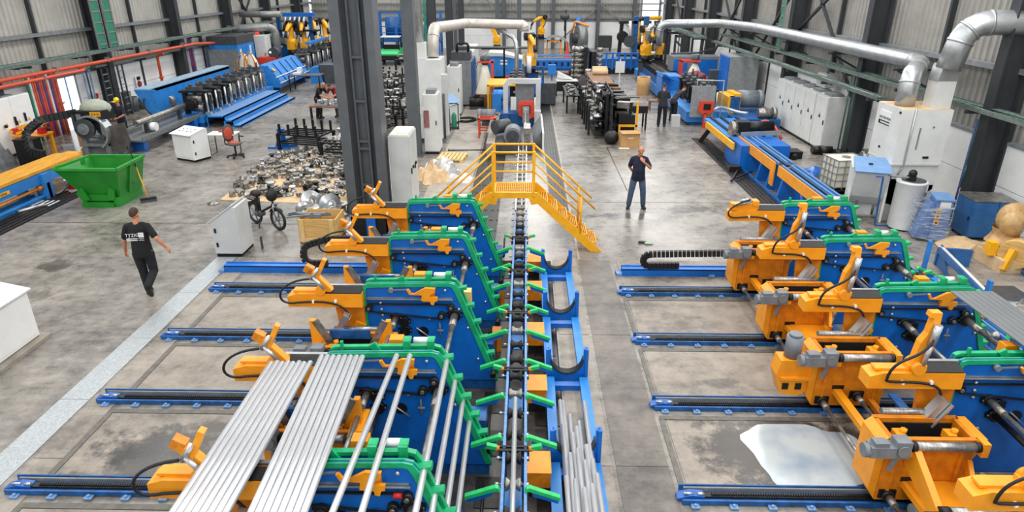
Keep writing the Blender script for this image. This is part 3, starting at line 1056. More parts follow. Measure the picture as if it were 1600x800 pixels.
def drag_chain(name, label, pts, n, w=.13, h=.085):
    p = rounded(pts, .18, 8)
    t = thing(name, label, 'cable chain', tuple(p[0]))
    L = [0]
    for i in range(1, len(p)):
        L.append(L[-1] + (p[i] - p[i - 1]).length)
    for k in range(n):
        def at(s):
            for i in range(1, len(p)):
                if L[i] >= s - 1e-9:
                    f = (s - L[i - 1]) / max(L[i] - L[i - 1], 1e-9)
                    return p[i - 1].lerp(p[i], f)
            return p[-1]
        a, b = at(L[-1] * (k + .08) / n) - p[0], at(L[-1] * (k + .92) / n) - p[0]
        part(t, 'link', MB().beam(a, b, w, h, (0, 1, 0)), 'rubber')
    return t


drag_chain('cable_chain', 'black segmented cable chain looping above the right blue floor beam', [(3.35, 13.15, .24), (2.55, 13.12, .24), (2.55, 13.0, .56), (4.25, 12.72, .72)], 32)
drag_chain('cable_chain', 'black segmented cable chain looping before the left machines', [(-4.15, 12.7, .42), (-4.65, 12.7, .42), (-4.65, 12.7, .8), (-4.1, 12.7, .98), (-3.6, 12.7, .98)], 20)

# ================================================================ STACKING MACHINES
outer = [(-2.46, .0), (-2.46, 1.62), (-2.44, 1.69), (-2.38, 1.715), (-1.14, 1.745), (-1.05, 1.72), (-.99, 1.63), (-.41, .04)]
inner = [(-2.415, .0), (-2.415, 1.60), (-2.405, 1.64), (-2.37, 1.655), (-1.15, 1.685), (-1.10, 1.67), (-1.06, 1.60), (-.49, .04)]


def hk(cx, cy):
    return (-1.31 + (cx - 970) * .00152, 1.69 - (cy - 80) * .00152)


def make_unit(label, side, slats=True, pose='fold', tabs=True):
    u = thing('stacking_machine', label, 'machine', (0, 0, 0), group='stacking machines')
    fp = part(u, 'front_plate', MB().prism([(-2.45, 0)] + outer[1:-1] + [(-.42, .0)], 'y', 0, .03), 'blue')
    part(u, 'front_rim', MB().strip(outer, inner, 'y', -.02, .055), 'green')
    part(u, 'rear_plate', MB().prism([(-2.45, 0)] + [(x, z - .002) for x, z in outer[1:-1]] + [(-.42, .0)], 'y', .15, .18), 'bluedk')
    oz = [(x + .008, z + .006) for x, z in outer[1:]]
    iz = [(x + .035 if x > -1.2 else x - .02, z + .022) for x, z in inner[1:]]
    part(u, 'rear_rim', MB().strip(oz, iz, 'y', .135, .20), 'green')
    part(u, 'base_frame', MB().box(-2.4, -.5, .30, .62, 0, .5).box(-2.3, -2.1, .26, .9, -PD if side == 'L' else 0, .3).box(-.9, -.7, .26, .9, -PD if side == 'L' else 0, .3).box(-2.4, -.45, -.0, .3, -PD if side == 'L' else .0, .02), 'bluedk')
    # bolts
    bm_ = MB()
    for x, z in ((-2.2, 1.40), (-2.19, 1.29), (-2.18, 1.19), (-1.46, 1.13), (-.87, .98), (-1.0, 1.3), (-2.0, .72), (-.72, .42), (-1.2, 1.62)):
        bm_.ball((x, -.02, z), (.024, .02, .024), 8, 5)
    part(u, 'bolt', bm_, 'steel', 'bright bolt heads', kind='stuff')
    # chain in the slot between the plates
    cm = MB()
    top = [(-2.3, 1.62), (-1.19, 1.635), (-1.09, 1.57), (-.53, .1)]
    for a, b in zip(top[:-1], top[1:]):
        n = max(1, int(math.hypot(b[0] - a[0], b[1] - a[1]) / .05))
        for i in range(n):
            f = i / n
            x, z = a[0] + (b[0] - a[0]) * f, a[1] + (b[1] - a[1]) * f
            cm.cbox((x, .095, z), .032, .05, .032)
    part(u, 'chain', cm, 'dark', kind='stuff')
    part(u, 'chain_trough', MB().prism([(-2.4, .0), (-2.4, 1.5), (-1.18, 1.52), (-.65, .05)], 'y', .06, .125), 'bluedk')
    # carrier lugs on the sloping run
    for f in (.03, .22, .40, .58, .76, .93):
        x, z = -.99 + .57 * f, 1.66 - 1.56 * f
        part(u, 'lug', MB().cbox((x + .005, .09, z), .18, .10, .045, ry=R(-10)), 'green')
    for x in (-1.46, -1.16):
        part(u, 'lug', MB().box(x - .045, x + .045, .10, .14, 1.66, 1.83).box(x - .045, x + .045, .13, .24, 1.80, 1.83), 'green')
    part(u, 'lug', MB().cbox((-1.85, .125, 1.70), .09, .04, .18, ry=R(-32)), 'green')
    part(u, 'stop_pin', MB().box(-2.3, -2.265, .12, .16, 1.68, 1.80), 'green')
    part(u, 'pressure_roller', MB().cyl((-1.40, .29, 1.735), (-1.2, .29, 1.735), .045, 14), 'white', 'white roller')
    part(u, 'gear_box', MB().box(-1.72, -1.55, .30, .44, 1.42, 1.735), 'orange', 'orange gear box behind the rim')
        # things on the front plate
    part(u, 'guide_rod', MB().cyl((-2.43, -.05, 1.475), (-1.08, -.05, 1.475), .013, 8).box(-2.4, -1.1, -.03, 0, 1.46, 1.49), 'motor')
    hp = [hk(*q) for q in ((665, 100), (685, 95), (712, 142), (738, 142), (850, 78), (952, 82), (945, 130), (896, 156), (892, 178), (970, 180), (965, 222), (942, 226), (930, 265), (900, 258), (895, 226), (805, 218), (815, 158), (690, 152))]
    # (two convex pieces keep the outline clean)
    hb = MB().prism(hp, 'y', -.10, -.06)
    h = part(u, 'hook_bracket', hb, 'orange')
    part(h, 'bracket_block', MB().box(-1.54, -1.36, -.06, .0, 1.44, 1.58), 'orangedk')
    part(u, 'latch', MB().cyl((-2.02, -.07, 1.63), (-2.02, 0, 1.63), .04, 8).beam((-2.02, -.05, 1.63), (-1.78, -.05, 1.645), .015, .02), 'motor')
    for x, z, r in ((-2.38, 1.32, .055), (-1.12, 1.34, .055), (-1.27, 1.20, .06)):
        p_ = part(u, 'pulley', MB().cyl((x, -.07, z), (x, 0, z), r, 14), 'dark')
        part(p_, 'hub', MB().cyl((x, -.09, z), (x, -.07, z), r * .45, 10), 'castmetal')
    part(u, 'belt', MB().box(-2.38, -1.12, -.055, -.02, 1.383, 1.397).beam((-2.38, -.037, 1.262), (-1.27, -.037, 1.14), .035, .014).beam((-1.065, -.037, 1.34), (-1.2, -.037, 1.2), .035, .014), 'rubber')
    for x, z, r in ((-1.07, 1.21, .10), (-1.98, 1.15, .075), (-1.85, .93, .085), (-1.85, 1.09, .075)):
        p_ = part(u, 'flange', MB().cyl((x, -.06, z), (x, 0, z), r, 14).box(x - r * 1.25, x + r * 1.25, -.035, 0, z - .035, z + .035), 'black')
        part(p_, 'flange_bolt', MB().cyl((x - r, -.05, z), (x - r, -.03, z), .014, 6).cyl((x + r, -.05, z), (x + r, -.03, z), .014, 6), 'castmetal')
    part(u, 'shaft', MB().cyl((-1.07, -.06, 1.21), (-1.07, -.4, 1.21), .055, 12).cyl((-1.07, -.4, 1.21), (-1.07, -1.72, 1.21), .034, 12), 'castmetal')
    part(u, 'shaft', MB().cyl((-1.98, -.06, 1.15), (-1.98, -.32, 1.15), .045, 12).cyl((-1.98, -.32, 1.15), (-1.98, -1.72, 1.15), .03, 12), 'castmetal')
    part(u, 'stub_shaft', MB().cyl((-1.85, -.06, .93), (-1.85, -.75, .93), .04, 10), 'dark')
    part(u, 'window_hole', MB().cyl((-1.57, -.006, .90), (-1.57, .0, .90), .085, 16), 'black')
    part(u, 'window_rod', MB().cyl((-1.67, -.03, .98), (-1.46, -.03, .8), .012, 6), 'steel')
    part(u, 'slot_rod', MB().cyl((-1.3, -.04, 1.07), (-1.3, -.04, .82), .012, 6).cyl((-1.34, -.04, .94), (-1.25, -.04, .94), .02, 6), 'motor')
    if side == 'R':
        g = part(u, 'guard_frame', MB().box(-2.89, -2.45, .02, .06, .3, .5), 'blueline')
        part(g, 'side_plate', MB().box(-2.49, -2.45, .06, .9, .0, .5).box(-2.57, -2.45, .3, 1.0, .5, .53), 'bluedk')
        part(g, 'leg', MB().box(-2.87, -2.81, .02, .08, 0, .3), 'bluedk')
        part(g, 'bolt_plate', MB().box(-2.55, -2.5, -.66, -.2, .0, .6), 'bluedk')
    # arm reaching out to the left
    a = part(u, 'gripper_arm', MB().prism([(-3.58, 1.38), (-2.45, 1.38), (-2.45, 1.60), (-3.42, 1.60), (-3.58, 1.55)], 'y', -.14, .10), 'orange')
    part(a, 'arm_plate', MB().prism([(-2.90, 1.4), (-2.45, 1.4), (-2.45, .78), (-2.62, .84), (-2.66, .80), (-2.84, .80)], 'y', -.04, .02), 'orangedk')
    part(a, 'cover_strip', MB().cbox((-2.74, -.06, 1.625), .56, .14, .03, rx=R(20)), 'rubber')
    part(a, 'top_plate', MB().box(-3.5, -2.98, -.08, .05, 1.60, 1.63), 'orange')
    part(a, 'guide_bar', MB().box(-2.98, -2.2, .04, .09, 1.64, 1.67), 'galv')
    part(a, 'profile', MB().beam((-2.86, -.22, .98), (-2.68, -.22, 1.30), .09, .13, (0, 1, 0)).beam((-2.80, -.26, .95), (-2.62, -.26, 1.27), .02, .14, (0, 1, 0)), 'galv', 'slanted aluminium profile')
    part(a, 'sensor', MB().cbox((-2.58, -.1, .93), .12, .06, .15, ry=R(25)), 'black')
    part(a, 'sensor_mount', MB().cbox((-2.56, -.05, .98), .17, .05, .2, ry=R(25)), 'orange')
    if pose == 'fold':
        part(a, 'pivot', MB().cyl((-3.06, -.16, 1.66), (-3.06, .06, 1.66), .075, 14).box(-3.14, -2.92, -.1, .04, 1.58, 1.68), 'orange')
        part(a, 'post', MB().beam((-2.92, -.06, 1.62), (-3.22, -.06, 1.97), .08, .10, (0, 1, 0)), 'orange')
        part(a, 'finger', MB().beam((-3.14, -.08, 1.80), (-2.96, -.08, 2.15), .06, .085, (0, 1, 0)), 'orange')
        part(a, 'cylinder', MB().cyl((-3.0, -.14, 1.68), (-3.15, -.14, 1.88), .028, 8).cyl((-3.18, -.14, 1.84), (-3.06, -.14, 2.02), .026, 8), 'steel')
        part(a, 'knuckle', MB().cbox((-3.22, -.06, 1.98), .13, .1, .11, ry=R(30)), 'orangedk')
        hose = bez((-3.2, -.16, 1.86), (-3.72, -.25, 1.86), (-3.78, -.25, 1.42), (-3.42, -.17, 1.47), 14) + bez((-3.42, -.17, 1.47), (-3.1, -.16, 1.49), (-2.7, -.16, 1.52), (-2.66, -.14, 1.2), 10)[1:]
    elif pose == 'up':
        part(a, 'pivot', MB().cyl((-3.02, -.16, 1.66), (-3.02, .06, 1.66), .08, 14).box(-3.12, -2.9, -.1, .04, 1.58, 1.68), 'orange')
        part(a, 'post', MB().prism([(-3.10, 1.62), (-2.94, 1.62), (-2.88, 2.0), (-2.90, 2.40), (-3.02, 2.40), (-3.03, 2.34), (-2.98, 2.33), (-3.0, 2.12), (-3.06, 2.0)], 'y', -.1, .0), 'orange')
        part(a, 'cylinder', MB().cyl((-2.99, -.14, 1.72), (-2.96, -.14, 2.0), .03, 8).cyl((-2.96, -.14, 2.0), (-2.93, -.14, 2.26), .045, 8), 'steel')
        hose = bez((-2.97, -.18, 2.08), (-3.1, -.24, 1.8), (-3.42, -.22, 1.92), (-3.40, -.18, 1.52), 14) + bez((-3.40, -.18, 1.52), (-3.3, -.16, 1.45), (-2.6, -.17, 1.6), (-2.68, -.14, 1.2), 10)[1:]
    else:
        part(a, 'pivot', MB().box(-3.55, -3.0, -.12, .04, 1.60, 1.74).box(-3.12, -3.0, -.14, .06, 1.7, 1.8), 'orange')
        part(a, 'cylinder', MB().cyl((-3.5, -.14, 1.72), (-3.15, -.14, 1.8), .03, 8).cyl((-3.4, -.14, 1.8), (-3.2, -.14, 1.86), .03, 8), 'steel')
        hose = bez((-3.2, -.16, 1.84), (-3.7, -.25, 1.75), (-3.75, -.22, 1.45), (-3.42, -.17, 1.46), 12) + bez((-3.42, -.17, 1.46), (-3.1, -.16, 1.49), (-2.7, -.16, 1.52), (-2.66, -.14, 1.2), 10)[1:]
    part(a, 'hose', MB().tube(hose, .017, 6), 'rubber')
    part(a, 'hose_clip', MB().box(-3.2, -3.17, -.18, -.14, 1.46, 1.50).box(-2.86, -2.83, -.18, -.14, 1.47, 1.51), 'white')
    return u


UY = [5.0, 7.0, 9.0, 11.0, 13.0]
order = ['nearest', 'second', 'third', 'fourth', 'farthest']
unit = make_unit('x', 'L')
UNIT0 = copy_tree(unit)
labs = ['blue trapezoid stacking machine under the tube bundles, %s of the left row' % order[0], 'blue stacking machine at the far ends of the tube bundles, second of the left row',
        'green-rimmed blue stacking machine, third from the viewer in the left row', 'green-rimmed blue stacking machine, fourth from the viewer in the left row', 'green-rimmed blue stacking machine, farthest of the left row beside the yellow stair']
for i, y in enumerate(UY):
    o = UNIT0 if i == 0 else (unit if i == 4 else copy_tree(unit))
    o.location = (0, y, 0)
    o['label'] = labs[i]
    if i == 2:
        part(o, 'side_box', MB().box(-1.0, -.84, .34, .5, 1.12, 1.42), 'cream', 'cream box behind the sloping edge')
    if i == 0:
        part(o, 'rod_stop', MB().cyl((-1.24, -.08, 1.40), (-1.16, -.08, 1.40), .03, 10), 'bulb', 'small red rod stop')
unitR = make_unit('x', 'R', pose='up')
labsR = ['green-rimmed blue stacking machine with upright orange gripper at the right picture edge', 'green-rimmed blue stacking machine under the flat grey strips, second of the right row', 'green-rimmed blue stacking machine, third of the right row, behind the grey strips',
         'green-rimmed blue stacking machine, fourth of the right row']
for i, y in enumerate(UY[:4]):
    o = unitR if i == 0 else copy_tree(unitR)
    o.location = (7.77, y, 0)
    o['label'] = labsR[i]
o = make_unit('green-rimmed blue stacking machine with folded gripper, farthest of the right row', 'R', pose='flat')
o.location = (7.77, 13.0, 0)
# flat grey strips on the right machines
sm_ = MB().box(-.041, .041, -6, 0, 0, .016).mesh('steel_strip', 'greysteel')
for i in range(7):
    o = link('steel_strip', sm_, None, (6.15 + i * .087, 8.64, 1.838))
    o.rotation_euler = (0, 0, 0)
    o['label'] = '%s flat grey steel profile from the left on the right machines' % ORD[i]
    o['category'] = 'profile'
    o['group'] = 'grey steel profiles'


# ---------------------------------------------------------------- orange carriages on the rails
def make_carriage(label, vee=False, front=0, side=False):
    c = thing('transfer_carriage', label, 'carriage', (0, 0, 0), group='orange transfer carriages')
    b = part(c, 'body', MB().box(0, 1.0, -.13, -.09, .15, 1.03).box(0, 1.0, .27, .31, .15, 1.03).box(0, .05, -.09, .27, .15, 1.06).box(.95, 1.0, -.09, .27, .15, 1.06)
             .box(0, 1.02, -.15, -.09, 1.0, 1.06).box(0, 1.02, .26, .33, 1.0, 1.06), 'orangedk')
    part(b, 'end_face', MB().prism([(-.004, .15), (-.10, .3), (-.10, .98), (-.004, 1.06)], 'y', -.12, .3), 'orange')
    part(b, 'inner_floor', MB().box(.05, .95, -.09, .27, .62, .66), 'black')
    part(b, 'inner_lining', MB().box(.12, .94, .24, .265, .66, 1.0).box(.12, .94, -.085, -.07, .66, 1.0), 'rubber')
    part(b, 'stiffener', MB().box(.1, .13, -.16, -.13, .25, .95), 'orangedk')
    part(b, 'stiffener', MB().box(.84, .88, -.16, -.13, .3, .9), 'orangedk')
    part(b, 'end_wedge', MB().prism([(1.0, .75), (1.12, 1.0), (1.12, 1.06), (1.0, 1.06)], 'y', -.13, .31), 'orange')
    for x in (.2, .8):
        part(b, 'catch', MB().box(x - .05, x + .05, -.02, .12, .92, 1.02).cyl((x + .05, .05, 1.0), (x + .05, .05, 1.06), .04, 6), 'orange')
    r = part(c, 'roller', MB().cyl((.24, -.22, 1.02), (.93, -.22, 1.02), .055, 14), 'roll')
    part(r, 'end_collar', MB().cyl((.16, -.22, 1.02), (.24, -.22, 1.02), .045, 12).cyl((.2, -.22, 1.02), (.25, -.22, 1.02), .065, 12).cyl((.93, -.22, 1.02), (.98, -.22, 1.02), .06, 12), 'rubber')
    part(r, 'arm_bracket', MB().box(.98, 1.06, -.28, -.14, .92, 1.1).box(.18, .24, -.26, -.13, .9, .97), 'orange')
    part(c, 'roller', MB().cyl((.14, .38, 1.07), (.88, .38, 1.07), .045, 12), 'roll')
    g = part(c, 'gear_motor', MB().box(-.02, .15, -.32, -.16, .92, 1.14).box(-.3, -.02, -.33, -.17, .93, 1.07).cyl((-.36, -.25, .99), (-.28, -.25, .99), .085, 12).box(-.26, -.1, -.31, -.19, 1.07, 1.12), 'motor')
    part(g, 'gear_cover', MB().cyl((.065, -.345, 1.03), (.065, -.32, 1.03), .075, 12), 'grey')
    part(g, 'torque_arm', MB().beam((.08, -.25, .95), (.03, -.2, .66), .03, .05), 'motor')
    for x, z in ((.13, .24), (.62, .34)):
        f = part(c, 'shaft_bearing', MB().cyl((x, -.2, z), (x, -.13, z), .075, 12).box(x - .1, x + .1, -.155, -.13, z - .05, z + .07), 'black')
        part(f, 'coupling', MB().cyl((x, -.34, z), (x, -.2, z), .045, 10), 'castmetal')
    part(c, 'drive_shaft', MB().cyl((.13, -.3, .24), (.13, -1.64, .24), .025, 10), 'castmetal')
    part(c, 'drive_shaft', MB().cyl((.62, -.3, .34), (.62, -1.64, .34), .025, 10), 'castmetal')
    part(c, 'link_beam', MB().box(.27, .38, -1.66, -.13, .36, .44), 'orange')
    part(c, 'link_beam', MB().box(.8, .88, -1.66, -.13, .2, .28), 'orangedk')
    part(c, 'slot', MB().box(.25, .42, -.14, -.129, .44, .5), 'black')
    part(c, 'wheel', MB().cyl((.2, -.08, .15), (.2, .08, .15), .06, 12).cyl((.8, -.08, .15), (.8, .08, .15), .06, 12), 'castmetal')
    if side:
        s = part(c, 'side_box', MB().prism([(-.1, .34), (-.1, .86), (-.52, .86), (-.56, .62), (-.46, .3), (-.2, .26)], 'y', -.06, .2).box(-.5, -.1, -.12, -.06, .56, .6), 'orange')
        part(s, 'port', MB().box(-.45, -.36, -.075, -.06, .38, .48).box(-.26, -.17, -.075, -.06, .38, .48), 'black')
        part(s, 'upright_motor', MB().cyl((-.32, .08, .86), (-.32, .08, 1.2), .12, 14).cyl((-.32, .08, 1.2), (-.32, .08, 1.24), .09, 14), 'motor')
    if front:
        part(c, 'front_bracket', MB().beam((.98, -.13, .72), (.86, -.5, .56), .05, .14).prism([(.34, .40), (.96, .40), (.96, .45), (.34, .45)], 'y', -.62, -.14), 'orange')
        m_ = part(c, 'drive_motor', MB().cyl((.42, -.42, .24), (1.0, -.42, .24), .15, 14).box(.5, .8, -.5, -.3, .36, .42), 'greydk')
        part(m_, 'fan_cowl', MB().cyl((1.0, -.42, .24), (1.12, -.42, .24), .155, 14).cyl((.28, -.42, .24), (.42, -.42, .24), .09, 12), 'grey')
        part(c, 'adjusting_screw', MB().cyl((.88, -.5, .45), (.88, -.5, .86), .014, 8).cyl((.88, -.5, .8), (.88, -.5, .88), .03, 6), 'castmetal')
    if front == 2:
        a = part(c, 'roller_arm', MB().prism([(-.14, 1.0), (-.26, 1.0), (-.95, .62), (-.95, .5), (-.84, .5), (-.14, .72)], 'x', .22, .30), 'orange')
        r = part(a, 'lower_roller', MB().cyl((.34, -.88, .66), (.98, -.88, .66), .07, 16), 'roll')
        part(a, 'roller_collar', MB().cyl((.24, -.88, .66), (.34, -.88, .66), .075, 12).cyl((.98, -.88, .66), (1.04, -.88, .66), .075, 12).cyl((.08, -.88, .66), (.24, -.88, .66), .02, 8), 'rubber')
    if vee:
        for sx, x in ((1, .0), (-1, .98)):
            f = lambda d: x + sx * d
            part(c, 'cradle_arm', MB().prism([(f(-.10), .9), (f(.04), .9), (f(.04), 1.02), (f(.16), .92), (f(.18), 1.0), (f(-.03), 1.40), (f(-.10), 1.40)], 'y', .02, .1), 'orange')
            part(c, 'cradle_pad', MB().beam((f(.2), .03, .98), (f(-.02), .03, 1.40), .1, .03, (0, 1, 0)), 'castmetal')
        part(c, 'cross_plate', MB().box(.15, .75, .1, .14, 1.06, 1.2), 'bluedk')
    return c


front_of = {0: 2, 1: 0, 2: 1, 3: 0}
for i, y in enumerate(RAILS):
    o = make_carriage('orange box carriage on the right rails, %s' % ['nearest, beside the milky puddle', 'second nearest, with a grey upright motor', 'third nearest, left of the grey strips', 'farthest, beside the looped cable chain'][i], False, front_of[i], side=(i == 1))
    o.location = (4.27, y, 0)
for i, y in enumerate(RAILS):
    o = make_carriage('orange carriage with V-shaped cradle arms on the left rails, %s' % ['nearest', 'second nearest', 'third nearest', 'farthest'][i], True, 0)
    o.location = (-3.02, y, 0)
# milky coolant puddle on the right bay
pts = []
for i in range(40):
    a = 2 * math.pi * i / 40
    rx, ry = .80, .66
    w_ = 1 + .07 * math.sin(3 * a + 1) + .05 * math.sin(5 * a) + .03 * math.sin(9 * a + 2)
    ca, sa = math.cos(a), math.sin(a)
    pts.append((3.88 + rx * w_ * math.copysign(abs(ca) ** .7, ca), 7.30 + ry * w_ * math.copysign(abs(sa) ** .75, sa)))
solid('coolant_puddle', MB().prism(pts, 'z', T, T + .004), 'milk', 'milky white coolant puddle on the floor of the right bay', 'puddle', kind='stuff')

# ---------------------------------------------------------------- yellow crossover stair
st = thing('crossover_stair', 'yellow steel crossover stair bridging the central conveyor', 'stairs', (-.27, 14.9, 0))
X0, X1, Y0, Y1, Z1 = -.46, .47, -.4, .4, 1.45
part(st, 'platform_frame', MB().box(X0, X1, Y0 - .02, Y0 + .03, Z1 - .14, Z1).box(X0, X1, Y1 - .03, Y1 + .02, Z1 - .14, Z1).box(X0, X0 + .04, Y0, Y1, Z1 - .1, Z1).box(X1 - .04, X1, Y0, Y1, Z1 - .1, Z1), 'yellow')
gm = MB()
k = X0 + .04
while k < X1 - .04:
    gm.box(k, k + .012, Y0 + .03, Y1 - .03, Z1 - .04, Z1 - .005)
    k += .045
for j in range(6):
    y = Y0 + .1 + j * .12
    gm.box(X0 + .04, X1 - .04, y, y + .012, Z1 - .04, Z1 - .008)
part(st, 'grating', gm, 'yellow', 'open yellow grating', kind='stuff')
for sx, xb in ((1, X1), (-1, X0)):
    g = lambda d: xb + sx * d
    for y in (Y0, Y1):
        part(st, 'stringer', MB().prism([(g(-.02), Z1), (g(.08), Z1), (g(1.62), .02), (g(1.62), -.0), (g(1.36), 0.0), (g(-.02), Z1 - .17)], 'y', y - .02, y + .02), 'yellow')
        rl = part(st, 'handrail', MB().tube([(g(0), y, 2.38), (g(1.42), y, 2.38 - 1.32)], .024, 8), 'yellow')
        part(st, 'mid_rail', MB().tube([(g(0), y, 1.95), (g(1.08), y, 1.95 - 1.0)], .02, 8), 'yellow')
        part(st, 'post', MB().tube([(g(1.1), y, .45), (g(1.1), y, 2.38 - 1.02)], .026, 8), 'yellow')
        part(st, 'post', MB().box(g(0) - .03, g(0) + .03, y - .03, y + .03, Z1 - .1, 2.4), 'yellow')
    part(st, 'gusset', MB().prism([(g(-.12), Z1 - .12), (g(.1), Z1 - .12), (g(.14), Z1 - .26), (g(-.05), Z1 - .3)], 'y', Y0 - .025, Y0 + .02), 'yellow')
    for i in range(6):
        d = .2 + i * .235
        z = Z1 - .2 * (i + 1) - .02
        tm_ = MB().box(g(d - .12), g(d + .12), Y0 + .02, Y0 + .05, z - .03, z).box(g(d - .12), g(d + .12), Y1 - .05, Y1 - .02, z - .03, z)
        for j in range(7):
            tm_.box(g(d - .12 + j * .038), g(d - .108 + j * .038), Y0 + .03, Y1 - .03, z - .025, z)
        tm_.box(g(.12 + d) - .01, g(.12 + d) + .01, Y0 + .03, Y1 - .03, z - .06, z + .005)
        part(st, 'tread', tm_, 'yellow')
for y in (Y0, Y1):
    part(st, 'handrail', MB().tube([(X0, y, 2.38), (X1, y, 2.38)], .026, 8), 'yellow')
    part(st, 'mid_rail', MB().tube([(X0, y, 1.94), (X1, y, 1.94)], .022, 8), 'yellow')
# ================================================================ SHARED BUILDERS
def cabinet(name, label, x0, x1, y0, y1, h, m='cab', face='-y', doors=1, group=None, z0=0.0, plinth=True, split=.0, top=None, handle=True):
    cx, cy = (x0 + x1) / 2, (y0 + y1) / 2
    w, d = x1 - x0, y1 - y0
    t = thing(name, label, 'cabinet', (cx, cy, z0), group=group)
    part(t, 'body', MB().box(-w / 2, w / 2, -d / 2, d / 2, .1 if plinth else 0, h), m)
    if plinth:
        part(t, 'plinth', MB().box(-w / 2 + .02, w / 2 - .02, -d / 2 + .02, d / 2 - .02, 0, .1), 'black')
    for i in range(doors):
        if face in ('-y', '+y'):
            s = -1 if face == '-y' else 1
            a, b = -w / 2 + i * w / doors + .015, -w / 2 + (i + 1) * w / doors - .015
            dr_ = part(t, 'door', MB().box(a, b, s * d / 2, s * (d / 2 + .02), .13, h - .03), m)
            if handle:
                part(dr_, 'handle', MB().box(b - .08, b - .05, s * (d / 2 + .02), s * (d / 2 + .05), h * .5, h * .5 + .16), 'black')
        else:
            s = -1 if face == '-x' else 1
            a, b = -d / 2 + i * d / doors + .015, -d / 2 + (i + 1) * d / doors - .015
            dr_ = part(t, 'door', MB().box(s * w / 2, s * (w / 2 + .02), a, b, .13, h - .03), m)
            if handle:
                part(dr_, 'handle', MB().box(s * (w / 2 + .02), s * (w / 2 + .05), a + .06, a + .09, h * .5, h * .5 + .16), 'black')
    if top:
        part(t, 'cooling_unit', MB().box(-w * .3, w * .3, -d * .3, d * .3, h, h + top), 'grey')
    return t


def robot(label, loc, rz, sc=1.0, bend=0.0, group='yellow robot arms'):
    t = thing('industrial_robot', label, 'robot', loc, rz, group)
    k = lambda *p: tuple(v * sc for v in p)
    part(t, 'base', MB().cyl(k(0, 0, 0), k(0, 0, .35), .24 * sc, 14).box(-.3 * sc, .3 * sc, -.3 * sc, .3 * sc, 0, .08 * sc), 'black')
    part(t, 'turret', MB().box(-.2 * sc, .2 * sc, -.22 * sc, .22 * sc, .35 * sc, .75 * sc).cyl(k(-.26, 0, .72), k(.26, 0, .72), .2 * sc, 14), 'yellow')
    el = (0, .25 + bend, 1.65)
    part(t, 'lower_arm', MB().beam(k(0, 0, .72), k(*el), .2 * sc, .26 * sc), 'yellow')
    part(t, 'elbow', MB().cyl(k(-.24, el[1], el[2]), k(.24, el[1], el[2]), .19 * sc, 14), 'black')
    wr = (0, el[1] - .95, el[2] - .35)
    part(t, 'forearm', MB().tube([k(*el), k(0, el[1] - .5, el[2] - .1), k(*wr)], .1, 10, rad=[.15 * sc, .12 * sc, .08 * sc]), 'yellow')
    part(t, 'wrist', MB().cyl(k(*wr), k(0, wr[1] - .15, wr[2] - .28), .08 * sc, 10), 'black')
    part(t, 'tool', MB().beam(k(0, wr[1] - .15, wr[2] - .28), k(0, wr[1] - .2, wr[2] - .6), .1 * sc, .1 * sc), 'castmetal')
    part(t, 'hose', MB().tube(bez(k(.2, 0, .8), k(.45, .3, 1.2), k(.4, .4, 1.9), k(.05, el[1] - .4, el[2] + .1), 10), .035 * sc, 6), 'rubber')
    return t


ROLLS = [MB().lathe([(.05, 0), (.13, 0), (.13, .03), (.075, .06), (.07, .16), (.13, .19), (.13, .22), (.05, .22), (.05, 0)], (0, 0, 0), n=14),
         MB().lathe([(.06, 0), (.16, 0), (.16, .04), (.12, .06), (.12, .10), (.06, .10), (.06, 0)], (0, 0, 0), n=14),
         MB().lathe([(.04, 0), (.10, 0), (.12, .05), (.08, .11), (.12, .17), (.10, .22), (.04, .22), (.04, 0)], (0, 0, 0), n=14),
         MB().lathe([(.05, 0), (.20, 0), (.20, .035), (.09, .05), (.09, .09), (.05, .09), (.05, 0)], (0, 0, 0), n=14)]
RMESH = [[mb.mesh('forming_roll', m) for m in ('castmetal', 'steel', 'dark')] for mb in ROLLS]


def roll(k, mt, loc, rot, label, group, sc=1.0):
    o = link('forming_roll', RMESH[k][mt], None, loc)
    o.rotation_euler = rot
    o.scale = (sc, sc, sc)
    o['label'] = label
    o['category'] = 'roller'
    o['group'] = group
    return o


# ================================================================ LEFT SIDE OF THE HALL
# ---- blue run-out table with worn yellow top
t = thing('runout_table', 'blue run-out table with a worn yellow top at the left edge', 'machine bed', (-14.45, 17.2, 0))
part(t, 'top_plate', MB().box(-.45, .42, -4.5, 3.0, .78, .86).box(-.3, .2, 3.0, 3.35, .78, .84), 'woodyellow')
part(t, 'side_beam', MB().box(.3, .42, -4.5, 2.6, .46, .76), 'bluelt')
part(t, 'side_beam', MB().box(-.45, -.33, -4.5, 2.6, .46, .76), 'bluelt')
for y in (-3.6, 1.05):
    part(t, 'leg', MB().box(.14, .5, y, y + .12, 0, .46).box(.28, .5, y - .1, y + .22, .0, .74), 'bluelt')
    part(t, 'leg', MB().box(-.5, -.2, y, y + .12, 0, .5), 'bluelt')
part(t, 'air_cylinder', MB().cyl((.38, -4.4, .32), (.38, .85, .36), .04, 10).cyl((.38, .8, .36), (.38, .95, .36), .07, 10), 'orangedk', 'long orange cylinder rod')
part(t, 'lower_rail', MB().box(.3, .42, -4.5, 1.0, .02, .14).box(.26, .46, -4.5, 1.0, .1, .13), 'bluelt')
part(t, 'lower_rail', MB().box(.0, .08, -4.5, 1.0, .02, .14), 'bluelt')
pl = part(t, 'name_plate', MB().box(.42, .428, -.75, -.28, .56, .66), 'yellow', 'small yellow plate with dark letters')
tx = text_mb('AWA', .1).xf(Matrix.Translation((.43, -.515, .605)) @ Matrix.Rotation(R(90), 4, 'Z'))
part(pl, 'lettering', tx, 'inkblack')
b = thing('paint_bucket', 'white plastic bucket with a red spill beside the blue table leg', 'bucket', (-13.72, 18.95, 0))
